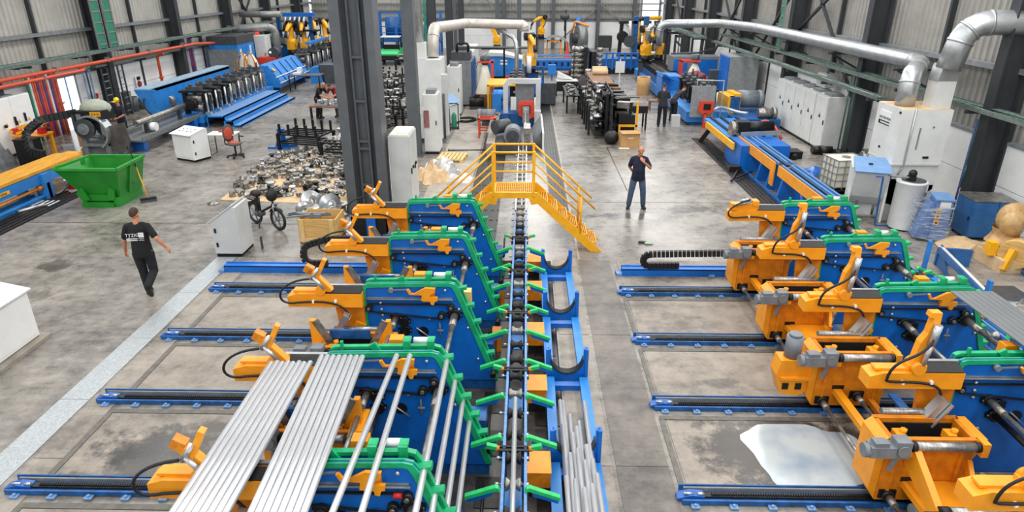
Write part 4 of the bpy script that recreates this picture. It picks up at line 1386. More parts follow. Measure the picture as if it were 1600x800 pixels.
part(b, 'body', MB().lathe([(.13, 0), (.17, .36), (.18, .36), (.18, .39), (.001, .39)], (0, 0, 0)), 'white')
part(b, 'label', MB().lathe([(.152, .1), (.166, .24)], (0, 0, .0)), 'bulb')
solid('floor_hose', MB().tube(bez((-14.1, 18.6, .03), (-13.7, 18.2, .03), (-13.5, 18.5, .25), (-13.75, 18.9, .32), 14), .02, 6), 'rubber', 'black hose looping on the floor by the white bucket', 'hose')
solid('scrap_sheet', MB().box(-14.2, -13.5, 17.5, 18.0, .0, .02), 'cab', 'pale sheet offcut lying under the blue table', 'sheet')
solid('scrap_pipe', MB().cyl((-13.95, 16.9, .05), (-13.6, 17.5, .05), .05, 10), 'galv', 'short shiny pipe on the floor under the blue table', 'pipe')
# things behind the table
t = thing('tool_box', 'small black box standing behind the blue run-out table', 'box', (-17.0, 21.9, 0))
part(t, 'body', MB().box(-.3, .3, -.25, .25, 0, .9), 'black')
part(t, 'lid', MB().box(-.32, .32, -.27, .27, .9, .94), 'rubber')
tp = MB()
N_ = 14
gv = []
for i in range(N_ + 1):
    for j in range(N_ + 1):
        u_, v_ = i / N_ - .5, j / N_ - .5
        rr = max(abs(u_), abs(v_)) * 2
        gv.append((u_ * (1.6 + .5 * rr), v_ * 1.8, max(0.0, 1.45 * (1 - rr ** 4)) + .08 * math.sin(i * 2.3) * math.cos(j * 1.7) * (rr < .98)))
tp.add(gv, [(i * (N_ + 1) + j, (i + 1) * (N_ + 1) + j, (i + 1) * (N_ + 1) + j + 1, i * (N_ + 1) + j + 1) for i in range(N_) for j in range(N_)], True)
solid('tarpaulin_cover', tp, 'tarp', 'grey tarpaulin draped over a machine at the left edge', 'tarpaulin', loc=(-18.5, 21.3, 0)).scale = (.85, .8, .8)
t = thing('pipe_bender', 'yellow bending stand with angled yellow levers behind the blue table', 'machine', (-17.65, 23.1, 0))
t.scale = (.8, .8, .8)
for x, y in ((-.5, -.4), (.5, -.4), (.5, .4), (-.5, .4)):
    part(t, 'leg', MB().box(x - .06, x + .06, y - .06, y + .06, 0, 1.0), 'yellow')
part(t, 'table', MB().box(-.6, .6, -.5, .5, .96, 1.04), 'orange')
for i, (a, c_) in enumerate((((-.9, -.2, 1.1), (.4, .3, 1.65)), ((-.5, -.3, 1.1), (.7, .2, 1.55)), ((-1.2, .1, 1.1), (-.3, .2, 1.4)))):
    part(t, 'lever', MB().beam(a, c_, .14, .1), 'yellow')
part(t, 'clamp_head', MB().box(-.75, -.5, -.2, .1, 1.04, 1.3).box(.3, .55, -.1, .2, 1.04, 1.3), 'bulb')
part(t, 'knob', MB().ball((.75, .0, 1.25), .09, 8, 6).ball((-.95, -.2, 1.4), .08, 8, 6), 'black')
t = cabinet('control_cabinet', 'big white switch cabinet with small warning signs on the left wall', XL + .35, XL + 1.0, 21.4, 24.55, 2.05, 'white', '+x', 3)
for i, y in enumerate((.1, .75, 1.25)):
    tr = part(t, 'warning_sign', MB().prism([(y - .07, 1.1), (y + .07, 1.1), (y, 1.22)], 'x', .35, .356), 'yellow', 'small yellow warning triangle')
part(t, 'main_switch', MB().box(.35, .4, .5, .57, 1.05, 1.35), 'black')
part(t, 'main_switch', MB().box(.35, .4, 1.02, 1.08, 1.1, 1.4), 'black')
part(t, 'cooling_unit', MB().box(-.25, .25, -.8, -.2, 1.95, 2.1).box(-.25, .25, .3, .9, 1.95, 2.1), 'grey')

# ---- flying saw
s = thing('cutting_saw', 'dark flying cut-off saw with a round guard and grey hexagonal plate', 'machine', (-15.0, 23.6, 0))
part(s, 'frame', MB().box(-1.0, -.85, -.4, -.2, 0, 1.5).box(-.2, -.06, -.4, -.2, 0, 1.3).box(-1.0, -.06, -.42, -.3, .35, .45).box(-1.0, .3, -.2, .5, 0, .5), 'grey')
part(s, 'saw_disc', MB().cyl((-.75, -.5, 1.0), (-.75, -.38, 1.0), .36, 24), 'greydk')
part(s, 'disc_hub', MB().cyl((-.75, -.56, 1.0), (-.75, -.5, 1.0), .2, 20).cyl((-.75, -.6, 1.0), (-.75, -.56, 1.0), .07, 10), 'grey')
part(s, 'guard', MB().strip(arc(-.55, .85, .62, -60, 120, 16), arc(-.55, .85, .56, -60, 120, 16), 'y', -.5, -.1), 'galv')
part(s, 'guard_back', MB().prism(arc(-.55, .85, .58, -60, 120, 16), 'y', -.1, -.06), 'greydk')
part(s, 'hex_plate', MB().prism([(-.05, .25), (.25, .05), (.55, .2), (.7, .55), (.62, 1.2), (-.05, 1.05)], 'y', -.3, -.25), 'platesteel')
part(s, 'head', MB().box(-1.1, -.1, -.35, .45, 1.25, 1.6), 'black')
part(s, 'head_cover', MB().ball((-.6, .2, 1.62), (.55, .4, .32), 14, 8), 'tarp2', 'pale cloth cover')
pl = part(s, 'name_plate', MB().box(-.5, -.12, -.362, -.35, 1.42, 1.58), 'yellow', 'yellow plate with dark letters')
part(pl, 'lettering', text_mb('AWA', .14).xf(Matrix.Translation((-.31, -.365, 1.49))), 'inkblack')
part(s, 'fixture', MB().box(-1.25, -1.1, -.3, .1, 1.0, 1.45).cyl((-.9, -.45, .75), (-.2, -.45, .7), .06, 8).cyl((-.2, -.5, .68), (-.2, -.4, .68), .1, 12), 'greydk')
drag_chain('cable_chain', 'black cable chain arching left of the cut-off saw', [(-16.2, 23.6, 1.5), (-16.9, 22.6, 1.42), (-17.0, 21.9, 1.1), (-16.6, 21.4, .6), (-16.0, 21.2, .55)], 22, .25, .14)
for i in range(3):
    solid('scrap_block', MB().cbox((0, 0, .3), .5 - .08 * i, .4, .6 - .1 * i, rz=.4 * i), ['castmetal', 'card', 'grey'][i], ['grey metal fixture block behind the yellow table top', 'brown carton behind the cut-off saw', 'grey gear housing left of the cut-off saw'][i], 'block', loc=[(-15.4, 21.4, 0), (-16.8, 24.6, 0), (-16.3, 22.8, 0)][i])

# ---- tube run and trough behind the saw
t = thing('runout_trough', 'long grey steel trough with a blue underframe behind the green skip', 'trough', (-14.55, 24.6, 0))
part(t, 'tray', MB().box(-.5, .55, -1.0, 4.2, .42, .48).box(.5, .56, -1.0, 4.2, .48, .6).box(-.56, -.5, -1.0, 4.2, .48, .62), 'greysteel')
part(t, 'underframe', MB().box(-.2, .3, 2.6, 3.4, 0, .42).box(.3, .55, 3.0, 3.3, .1, .42).box(-.2, .3, -.6, -.3, 0, .42), 'blue')
part(t, 'guide_beam', MB().box(-.9, -.6, -1.0, 5, .5, .62).box(-1.1, -.95, -1.0, 5, .55, .65), 'greysteel')
t = thing('steel_tube', 'thick bright steel tube running out of the left forming mill', 'tube', (-14.55, 24.3, 0.95))
part(t, 'tube', MB().tube([(0, 0, 0), (0, 4.5, 0)], .11, 14), 'castmetal')
part(t, 'support', MB().box(-.08, .08, .6, .7, -.5, -.09).box(-.08, .08, 3.2, 3.3, -.5, -.09), 'greydk')
solid('support_roller', MB().cyl((-14.75, 25.2, .66), (-14.3, 25.2, .66), .16, 14).box(-14.8, -14.75, 25.1, 25.3, .45, .7), 'white', 'white plastic roller under the bright tube', 'roller')
t = thing('measuring_stand', 'red and grey measuring wheel stand under the bright tube', 'stand', (-15.7, 29.3, 0))
part(t, 'stand', MB().box(-.4, .4, -.3, .3, .45, .5).box(-.4, -.34, -.3, -.24, 0, .45).box(.34, .4, -.3, -.24, 0, .45), 'red')
part(t, 'drum', MB().cyl((-.3, .4, .85), (-.3, .1, .85), .3, 16), 'castmetal')
part(t, 'column', MB().box(-.8, -.65, 0, .2, 0, 1.3).box(-.95, -.5, -.1, .3, 1.1, 1.5), 'greydk')
t = thing('water_pump', 'grey pump with coil at the foot of the red upright pipe', 'pump', (XL + .6, 34.2, 0))
part(t, 'coil', MB().cyl((0, -.25, .45), (0, .1, .45), .4, 16), 'castmetal')
part(t, 'base', MB().box(-.3, .4, -.5, .4, 0, .1).box(-.4, -.1, -.6, -.3, .1, .9), 'greydk')
for i, (y, h, r) in enumerate(((31.3, 1.0, .22), (31.8, .7, .2), (32.6, .5, .3))):
    solid('waste_bin', MB().lathe([(r * .85, 0), (r, h), (r * .9, h), (r * .8, .05)], (0, 0, 0)), 'greydk', ['tall dark drum against the left wall', 'dark bin beside the tall drum on the left wall', 'low dark tyre-like bin on the left wall'][i], 'bin', loc=(XL + .6, y, 0))

# ---- left forming mill
m = thing('forming_mill', 'blue roll forming mill with seven roller stands on the left side', 'machine', (-14.3, 28.4, 0))
part(m, 'bed', MB().box(-1.2, .45, -.3, 8.2, .2, .5), 'bluelt')
part(m, 'bed_leg', MB().box(-.9, -.7, -.2, .0, 0, .2).box(.2, .4, -.2, .0, 0, .2), 'blue')
part(m, 'bed_leg', MB().box(-.9, -.7, 4, 4.2, 0, .2).box(.2, .4, 4, 4.2, 0, .2), 'blue')
part(m, 'back_panel', MB().box(-1.75, -1.55, -.4, 7.6, .5, 1.62), 'bluelt')
part(m, 'back_ledge', MB().prism([(-2.1, 1.5), (-1.55, 1.5), (-1.55, 1.66), (-2.2, 1.66)], 'y', -.45, 7.6), 'bluepale')
part(m, 'end_wedge', MB().prism([(-2.15, 1.62), (-1.3, 1.62), (-1.3, .5), (-1.6, .5)], 'y', -.55, -.4), 'bluelt')
part(m, 'hose', MB().tube(bez((-1.75, -.6, 1.3), (-1.9, -.8, .9), (-1.4, -.8, .5), (-1.2, -.4, .4), 12), .03, 6), 'rubber')


def stand(parent, y, big, x=0.0, bright=False):
    w = .52 if big else .38
    st_ = part(parent, 'roller_stand', MB().box(x - w, x - w + .16, y - .12, y + .12, .5, 1.45).box(x + w - .16, x + w, y - .12, y + .12, .5, 1.45).box(x - w - .08, x + w + .08, y - .22, y + .22, 1.42, 1.5), 'black' if not bright else 'castmetal')
    part(st_, 'top_head', MB().box(x - .3, x + .3, y - .18, y + .18, 1.5, 1.66).cyl((x - .15, y, 1.66), (x - .15, y, 1.76), .08, 8).cyl((x + .2, y, 1.6), (x + .2, y, 1.9), .05, 8), 'greydk')
    part(st_, 'roll_upper', MB().cyl((x - w + .2, y, 1.16), (x + w - .2, y, 1.16), .17, 14), 'castmetal')
    part(st_, 'roll_lower', MB().cyl((x - w + .2, y, .76), (x + w - .2, y, .76), .17, 14), 'castmetal')
    part(st_, 'chock', MB().box(x + w, x + w + .12, y - .14, y + .14, .9, 1.3), 'black' if big else 'castmetal')
    part(st_, 'screw_column', MB().cyl((x + w + .04, y - .22, .5), (x + w + .04, y - .22, 1.4), .045, 8).cyl((x + w + .06, y + .2, .5), (x + w + .06, y + .2, 1.3), .04, 8).box(x + w - .06, x + w + .16, y - .3, y - .1, .5, .62), 'steel')
    return st_


for i in range(8):
    stand(m, .3 + i * .95, i < 3, bright=i >= 4)
part(m, 'entry_ring', MB().cyl((0, -.3, .98), (0, -.05, .98), .26, 8).cyl((0, -.36, .98), (0, -.3, .98), .18, 16), 'black')
# stepped walkway
t = thing('stepped_walkway', 'bright blue stepped walkway in front of the left forming mill', 'walkway', (-13.1, 28.2, 0))
for x0, x1, z, y1 in ((-.65, .12, .48, 7.0), (.12, .46, .3, 7.1), (.46, .82, .1, 7.2)):
    st_ = part(t, 'step', MB().box(x0, x1, 0.0, y1, z - .05, z).box(x1 - .04, x1, 0, y1, max(0, z - .2), z), 'bluelt')
    part(st_, 'tread_strip', MB().box(x0 + .06, x1 - .06, .05, y1 - .05, z, z + .008), 'slate')
    part(t, 'end_plate', MB().box(x0, x0 + .04, 0, .04, 0, z).box(x1 - .04, x1, 0, .04, 0, z), 'bluelt')
part(t, 'edge_rail', MB().box(-.7, -.62, 0.2, 7.0, .48, .55), 'bluelt')
# blue hopper panel
t = thing('guard_hopper', 'sloping bright blue guard panel with white rails beyond the left mill', 'machine guard', (-14.1, 37.0, 0))
part(t, 'panel', MB().prism([(-.5, 1.55), (-.15, 1.5), (.55, .55), (.5, .35), (-.5, .35)], 'y', 0, 5.2), 'bluelt')
for i in range(6):
    part(t, 'rib', MB().beam((-.14, .1 + i * 1.0, 1.52), (.57, .1 + i * 1.0, .56), .05, .05), 'bluedk')
part(t, 'rail', MB().cyl((.36, 0, .9), (.36, 5.2, .9), .025, 6), 'white')
part(t, 'rail', MB().cyl((.56, 0, .6), (.56, 5.2, .6), .025, 6), 'white')
part(t, 'emblem', MB().cyl((.1, .4, 1.24), (.13, .4, 1.27), .12, 6), 'yellow', 'small gold emblem')
part(t, 'leg', MB().box(-.4, .4, .2, .4, 0, .35), 'bluedk')
part(t, 'leg', MB().box(-.4, .4, 4.6, 4.8, 0, .35), 'bluedk')
# second mill farther back
m = thing('forming_mill', 'second roll forming mill far behind the sloping blue guard', 'machine', (-14.3, 43.0, 0))
part(m, 'bed', MB().box(-1.0, .5, 0, 9, .2, .5), 'blue')
part(m, 'front_table', MB().box(.5, 1.3, .3, 6, .6, .68).box(.5, 1.25, .3, 6, .2, .5), 'greydk')
for i in range(8):
    stand(m, .5 + i * 1.1, False, bright=i % 2 == 0)
part(m, 'top_beam', MB().box(-.2, .1, 2, 9, 1.9, 2.05), 'bluelt')
part(m, 'bed_leg', MB().box(-.9, .4, .3, .6, 0, .2).box(-.9, .4, 8.2, 8.5, 0, .2), 'blue')
# workbench with bin
t = thing('work_bench', 'dark work bench with papers beside the sloping blue guard', 'bench', (-12.5, 38.3, 0))
part(t, 'top', MB().box(-.9, .9, -.5, .5, .85, .9), 'greydk')
for x, y in ((-.85, -.45), (.85, -.45), (.85, .45), (-.85, .45)):
    part(t, 'leg', MB().box(x - .03, x + .03, y - .03, y + .03, 0, .85), 'black')
solid('paper_stack', MB().box(-.3, .1, -.2, .2, .0, .1).box(-.1, .12, .0, .3, .1, .35), 'print', 'white papers and a jug on the dark bench', 'papers', loc=(-12.9, 38.3, .9))
solid('wood_block', MB().box(-.25, .25, -.2, .2, 0, .2).cbox((0, 0, .25), .4, .1, .1, .4), 'card', 'brown wooden offcuts under the dark bench', 'wood', loc=(-11.9, 38.7, 0))
t = thing('waste_container', 'grey open container with blue side behind the two men at the bench', 'container', (-11.6, 41.5, 0))
part(t, 'body', MB().prism([(-.7, 0), (.7, 0), (.95, 1.1), (-.95, 1.1)], 'y', -.6, .6), 'greydk')
part(t, 'side', MB().prism([(-1.5, 0), (-.72, 0), (-.98, 1.0), (-1.5, .9)], 'y', -.6, .6), 'bluelt')
# compressors against the left wall
t = thing('compressor', 'light blue compressor cabinet with grey side near the left wall', 'compressor', (-18.0, 42.0, 0))
part(t, 'body', MB().box(-.9, .75, -1.3, 1.3, .15, 2.3), 'bluelt')
part(t, 'side_panel', MB().box(-1.0, .77, -1.36, -1.3, .1, 2.0), 'grey')
part(t, 'roof', MB().box(-1.0, .8, -1.35, 1.35, 2.3, 2.75), 'greydk')
for y in (-.9, -.3, .3, .9):
    part(t, 'door', MB().box(.75, .78, y - .28, y + .28, .3, 2.2), 'bluelt')
part(t, 'logo', MB().box(.78, .786, -1.0, -.9, 1.5, 2.0).box(.78, .786, -.85, -.75, 1.5, 2.0).box(.78, .786, .5, .6, 1.6, 2.1).box(.78, .786, .65, .75, 1.6, 2.1), 'print')
part(t, 'base', MB().box(-.9, .75, -1.3, 1.3, 0, .15), 'black')
cabinet('power_cabinet', 'white cabinet with a red beacon behind the light blue compressor', -17.7, -17.0, 44.6, 45.6, 2.5, 'cab', '-y', 1)
solid('beacon', MB().ball((0, 0, .08), (.1, .1, .1), 8, 6).cyl((0, 0, 0), (0, 0, .06), .12, 8), 'redlamp', 'glowing red beacon lamp on the white cabinet', 'lamp', loc=(-17.6, 45.0, 2.5))
t = thing('press_housing', 'dark blue machine housing with a grey sloping roof behind the left duct', 'machine', (-17.6, 48.5, 0))
part(t, 'body', MB().box(-1.4, 1.5, -1, 1, 0, 1.75), 'bluedk')
part(t, 'roof', MB().prism([(-1.6, 1.75), (1.6, 1.75), (1.4, 2.1), (-.6, 2.3), (-1.5, 2.1)], 'y', -1.1, 1.1), 'grey')
part(t, 'panel', MB().box(.3, 1.2, -1.03, -1, .9, 1.5), 'blue')
part(t, 'logo', MB().box(.2, .7, -1.04, -1.03, 1.5, 1.62).box(.25, .6, -1.04, -1.03, 1.36, 1.44), 'print')
t = thing('welding_unit', 'orange welding unit box at the foot of the left duct', 'welder', (-16.6, 44.5, 0))
part(t, 'body', MB().box(-.8, .3, -.6, .6, 0, 1.2), 'red')
part(t, 'reel', MB().cyl((.2, -.3, 1.45), (.2, .3, 1.45), .35, 14), 'greydk')
part(t, 'lamp', MB().ball((.0, -.3, 1.5), .07, 8, 6), 'daylight', 'small lit lamp')
for i, x in enumerate((-17.05, -16.6)):
    t = thing('material_bag', ['cream conical material bag in an orange frame', 'second cream bag beside the first in the orange frame'][i], 'bag', (x, 41.0, 0))
    part(t, 'bag', MB().lathe([(.42, 0), (.42, .9), (.3, 1.35), (.12, 1.7), (.001, 1.72)], (0, 0, 0)), 'plastic')
    part(t, 'frame', MB().tube(rounded([(-.35, -.45, 0), (-.3, -.35, 1.5), (.0, -.2, 1.9), (.3, -.35, 1.4), (.4, -.45, 0)], .2), .04, 6), 'orangedk')
solid('machine_tool', MB().box(-.6, .5, -.4, .4, 0, .8).box(-.3, .4, -.3, .3, .8, 1.25).cyl((-.5, -.5, 1.0), (.3, -.5, 1.0), .18, 12), 'greydk', 'dark grey lathe-like machine behind the blue back panel', 'machine', loc=(-17.9, 38.3, 0))
# ducts, frame and robots at the rear left
duct('grey duct crossing the left rear of the hall to the blue robot frame', [(-19.2, 46.6, 3.7), (-16.4, 46.6, 3.7)], .2, 'grey2', collars=3)
duct('grey duct coming down beside the dark blue housing', [(-19.2, 44.2, 2.9), (-16.75, 46.0, 2.95), (-16.75, 46.0, .8)], .25, 'grey2', .55, collars=3)
t = thing('robot_gantry', 'blue gantry frame with silver hoses at the left rear', 'frame', (-15.7, 47.6, 0))
for x in (-1.3, .9):
    part(t, 'post', MB().box(x - .12, x + .12, -.12, .12, 0, 3.6), 'bluedk')
part(t, 'beam', MB().box(-1.4, 1.2, -.2, .2, 3.5, 3.75), 'blue')
for i in range(5):
    part(t, 'hose', MB().tube([(-.7 + i * .32, -.25, 3.5), (-.8 + i * .32, -.35, 2.95)], .09, 8), 'galv')
    part(t, 'hose_end', MB().cyl((-.8 + i * .32, -.35, 2.95), (-.85 + i * .32, -.38, 2.65), .11, 8), 'black')
part(t, 'shelf', MB().box(-1.2, 1.4, -.4, .4, 2.55, 2.65), 'black')
for i, (x, y, b_) in enumerate(((-16.0, 46.8, .0), (-15.4, 47.6, -.1), (-14.9, 48.6, .1), (-14.4, 49.6, .2))):
    robot('yellow robot arm at the left rear, %s from the left' % ['first', 'second', 'third', 'fourth'][i], (x, y, 1.0), R(10 * i), 1.25, b_)

# ---- green skip, broom, console, desk and chair
k = thing('tipping_skip', 'green tipping skip with sloping ends standing on the grey floor', 'skip', (-12.05, 18.1, 0))
zt, zb = 1.14, .28
tp4 = [(-.92, -.78, zt), (.86, -.78, zt), (.80, .72, zt), (-.82, .72, zt)]
bt4 = [(-.42, -.5, zb), (.60, -.5, zb), (.66, .55, zb), (-.42, .55, zb)]
shell = MB()


def wallq(mb, a, b, c_, d, th):
    a, b, c_, d = map(Vector, (a, b, c_, d))
    n = (b - a).cross(d - a).normalized() * th
    mb.add([a, b, c_, d, a + n, b + n, c_ + n, d + n], [(0, 1, 2, 3), (7, 6, 5, 4), (0, 4, 5, 1), (1, 5, 6, 2), (2, 6, 7, 3), (3, 7, 4, 0)])


for i in range(4):
    j = (i + 1) % 4
    wallq(shell, bt4[i], bt4[j], tp4[j], tp4[i], -.03)
wallq(shell, bt4[3], bt4[2], bt4[1], bt4[0], .03)
part(k, 'hopper', shell, 'skip')
rim = MB()
for i in range(4):
    rim.beam(tp4[i], tp4[(i + 1) % 4], .09, .07)
part(k, 'rim', rim, 'skip2')
part(k, 'base', MB().box(-.42, .6, -.6, .62, .0, .07), 'skip')
part(k, 'base_channel', MB().box(-.42, -.3, -.62, .62, .07, .28), 'skip')
part(k, 'base_channel', MB().box(.46, .6, -.62, .62, .07, .28), 'skip')
part(k, 'fork_pocket', MB().box(-.44, .46, -.66, -.56, .0, .14).box(-.3, .3, -.56, -.5, .16, .34), 'skip')
part(k, 'gusset', MB().prism([(-.55, .4), (-.42, .2), (-.2, .2), (-.35, .6)], 'y', -.64, -.58), 'skip')
part(k, 'gusset', MB().prism([(.42, .6), (.3, .2), (.5, .2), (.56, .5)], 'y', -.64, -.58), 'skip')
part(k, 'end_rib', MB().beam((.66, -.1, .3), (.85, -.1, 1.1), .06, .04), 'skip2')
part(k, 'lug', MB().box(-.8, -.74, -.82, -.7, 1.14, 1.24).box(-.5, -.42, -.2, -.1, 1.1, 1.32), 'skip2')
b = thing('broom', 'long broom with yellow handle leaning on the green skip', 'broom', (-10.9, 18.0, 0))
part(b, 'handle', MB().tube([(0, 0, .1), (-.32, .28, .95)], .016, 8), 'yellow')
part(b, 'handle_top', MB().tube(rounded([(-.32, .28, .95), (-.52, .46, 1.5), (-.58, .5, 1.52), (-.6, .52, 1.42)], .05), .014, 8), 'black')
part(b, 'brush_head', MB().cbox((0, 0, .09), .42, .12, .06, rz=R(35)), 'black')
part(b, 'bristles', MB().cbox((0, 0, .035), .42, .14, .07, rz=R(35)), 'greydk')


def console(label, loc, rz, w, d, hb, hf, m='cab'):
    """sloping-top operator desk; front (low edge) faces local -y"""
    t = thing('control_console', label, 'console', loc, rz)
    part(t, 'body', MB().prism([(-d / 2, .08), (d / 2, .08), (d / 2, hb), (d / 2 - .12, hb), (-d / 2, hf)], 'x', -w / 2, w / 2), m)
    part(t, 'plinth', MB().box(-w / 2 + .01, w / 2 - .01, -d / 2 + .02, d / 2 - .02, 0, .08), 'black')
    sl = math.atan2(hb - hf, d - .12)
    mid = (0, -.06 - .02, (hb + hf) / 2 + .012)
    tp_ = part(t, 'top_lid', MB().cbox((0, -.08, (hb + hf) / 2 + .01), w + .04, (d - .06) / math.cos(sl) + .06, .03, rx=sl), m)
    bt = MB()
    for i in range(4):
        for j in range(2):
            x = -w * .3 + i * w * .2
            y = -.15 + j * .18
            z = hf + (y + d / 2) * math.tan(sl) + .03
            bt.cyl((x, y, z), (x, y, z + .02), .02, 8)
    part(tp_, 'push_button', bt, 'black', kind='stuff')
    part(t, 'hinge', MB().box(w / 2, w / 2 + .02, -d / 2 + .06, -d / 2 + .1, hf * .7, hf * .7 + .1).box(w / 2, w / 2 + .02, -d / 2 + .06, -d / 2 + .1, .25, .35), 'black')
    part(t, 'front_door', MB().box(-w / 2 + .03, w / 2 - .03, -d / 2 - .015, -d / 2, .14, hf - .06), m)
    return t


console('white operator console with black buttons beside the office chair', (-11.85, 22.85, 0), R(-25), .95, .7, 1.08, .95, 'white')
t = console('light grey operator console standing at the end of the steel floor strip', (-6.86, 14.35, 0), R(-90), .72, .62, 1.2, .85, 'cab2')
t = console('white operator console cut by the left picture edge', (-9.12, 9.55, 0), R(90), 1.3, .82, 1.14, .98, 'white')
t['label'] = 'white operator console cut off by the left picture edge'
part(t, 'base_slab', MB().box(-.75, .75, -.55, .5, .0, .06), 'kerb')
d = thing('side_table', 'white folding side table behind the operator console', 'table', (-11.0, 23.6, 0))
part(d, 'top', MB().cbox((0, 0, .76), 1.0, .62, .03), 'white')
for x in (-.45, .45):
    part(d, 'leg', MB().tube(rounded([(x, -.28, .75), (x, -.25, .0), (x, .25, .0), (x, .28, .75)], .08), .018, 6), 'black')
solid('red_box', MB().box(-.1, .1, -.06, .06, 0, .06), 'bulb', 'small red case on the white side table', 'case', loc=(-11.1, 23.75, .775))
def office_chair(label, loc, rz, cloth):
    c = thing('office_chair', label, 'chair', loc, rz)
    for i in range(5):
        a = R(72 * i)
        part(c, 'leg', MB().beam((0, 0, .1), (.3 * math.cos(a), .3 * math.sin(a), .07), .05, .04), 'black')
        part(c, 'caster', MB().cyl((.3 * math.cos(a) - .02, .3 * math.sin(a), .035), (.3 * math.cos(a) + .02, .3 * math.sin(a), .035), .035, 8), 'rubber')
    part(c, 'gas_lift', MB().cyl((0, 0, .08), (0, 0, .46), .03, 8), 'black')
    part(c, 'seat', MB().ball((0, 0, .5), (.27, .27, .07), 14, 8), 'chair')
    sb = part(c, 'backrest', MB().ball((0, .26, .86), (.24, .06, .32), 14, 8).box(-.04, .04, .24, .3, .48, .7), 'chair')
    cloth and part(sb, 'red_cover', MB().ball((-.02, .225, .84), (.18, .05, .24), 12, 8), 'redcloth')
    cloth and part(c, 'seat_cover', MB().ball((0, .02, .54), (.2, .2, .05), 12, 8), 'redcloth')
    for x in (-.3, .3):
        part(c, 'armrest', MB().tube(rounded([(x * .7, .1, .5), (x, .1, .52), (x, .1, .72), (x, -.15, .72)], .05), .022, 6), 'black')


office_chair('worn grey office chair with red cloth seat beside the white table', (-10.42, 23.1, 0), R(60), True)
# small blue stand
t = thing('coil_stand', 'small blue H-base stand alone on the floor beside the rollers', 'stand', (-9.25, 24.6, 0))
part(t, 'post', MB().box(-.14, .14, -.04, .04, 0, .72), 'blue')
part(t, 'eye', MB().cyl((0, -.05, .6), (0, -.04, .6), .06, 12), 'black')
part(t, 'foot', MB().box(-.5, .35, -.22, -.14, 0, .07), 'blue')
part(t, 'foot', MB().box(-.3, .5, .14, .22, 0, .07), 'blue')
part(t, 'brace', MB().prism([(-.3, 0), (-.14, 0), (-.14, .4)], 'y', -.03, .03).prism([(.3, 0), (.14, 0), (.14, .4)], 'y', -.03, .03), 'blue')

# ---- rollers on the floor
def inpoly(x, y, P_):
    r = False
    j = len(P_) - 1
    for i in range(len(P_)):
        if (P_[i][1] > y) != (P_[j][1] > y) and x < (P_[j][0] - P_[i][0]) * (y - P_[i][1]) / (P_[j][1] - P_[i][1]) + P_[i][0]:
            r = not r
        j = i
    return r


PP = [(-8.75, 18.4), (-5.1, 18.2), (-5.0, 22.0), (-5.8, 24.3), (-7.4, 24.9), (-9.0, 23.6), (-9.25, 21.0)]
solid('cardboard_sheet', MB().prism([(-8.9, 18.2), (-5.2, 17.8), (-4.9, 22.4), (-7.0, 24.6), (-9.1, 22.6)], 'z', 0, .012), 'kraft', 'brown protective sheet under the pile of forming rolls', 'sheet')
rnd = random.Random(5)
n = 0
more = MB()
while n < 470:
    x, y = rnd.uniform(-9.3, -4.9), rnd.uniform(18.1, 25)
    if not inpoly(x, y, PP):
        continue
    kk = rnd.choice((0, 0, 1, 1, 2, 3))
    dark = rnd.random() < (.7 if (-7.2 < x < -5.4 and 18.2 < y < 20.8) else .15)
    sc_ = rnd.uniform(.6, .98)
    flat = rnd.random() < .75
    rot = (rnd.uniform(-.1, .1), rnd.uniform(-.1, .1), rnd.uniform(0, 6)) if flat else (R(90), 0, rnd.uniform(0, 6))
    z = .02 if flat else .12 * sc_
    if n < 150:
        roll(kk, 2 if dark else rnd.choice((0, 0, 1)), (x, y, z), rot, 'blackened forming roll in the pile on the floor' if dark else 'steel forming roll in the pile on the floor', 'forming rolls on the floor', sc_)
    else:
        more._join(ROLLS[kk], Matrix.Translation((x, y, .01)) @ Matrix.Rotation(rot[2], 4, 'Z') @ Matrix.Rotation(rot[0], 4, 'X') @ Matrix.Scale(sc_ * .9, 4) if flat else Matrix.Translation((x, y, z)) @ Matrix.Rotation(rot[2], 4, 'Z') @ Matrix.Rotation(R(90), 4, 'X') @ Matrix.Scale(sc_ * .9, 4))
    n += 1
solid('forming_rolls', more, 'castmetal', 'countless small steel rolls filling the pile on the floor', 'rollers', kind='stuff')
for i, (x, y) in enumerate(((-5.75, 16.75), (-5.45, 16.55), (-5.1, 16.6), (-5.4, 16.95), (-5.0, 17.0), (-6.05, 16.9))):
    roll(0, i % 2, (x, y, .0 if i != 5 else .2), (0, 0, 0) if i < 5 else (R(90), 0, .5), 'bright spool-shaped roll standing behind the wooden crate', 'bright rolls behind the crate', 1.5)
roll(3, 1, (-5.25, 16.78, .36), (R(75), 0, .6), 'large bright disc roll leaning on top of the spools', 'bright rolls behind the crate', 1.5)
roll(3, 1, (-5.9, 17.2, .3), (R(60), .6, .6), 'thin bright ring roll tilted behind the spools', 'bright rolls behind the crate', 1.6)
roll(3, 0, (-8.95, 17.85, 0), (0, 0, 0), 'lone flat roll on the bare floor left of the pile', 'forming rolls on the floor', .8)
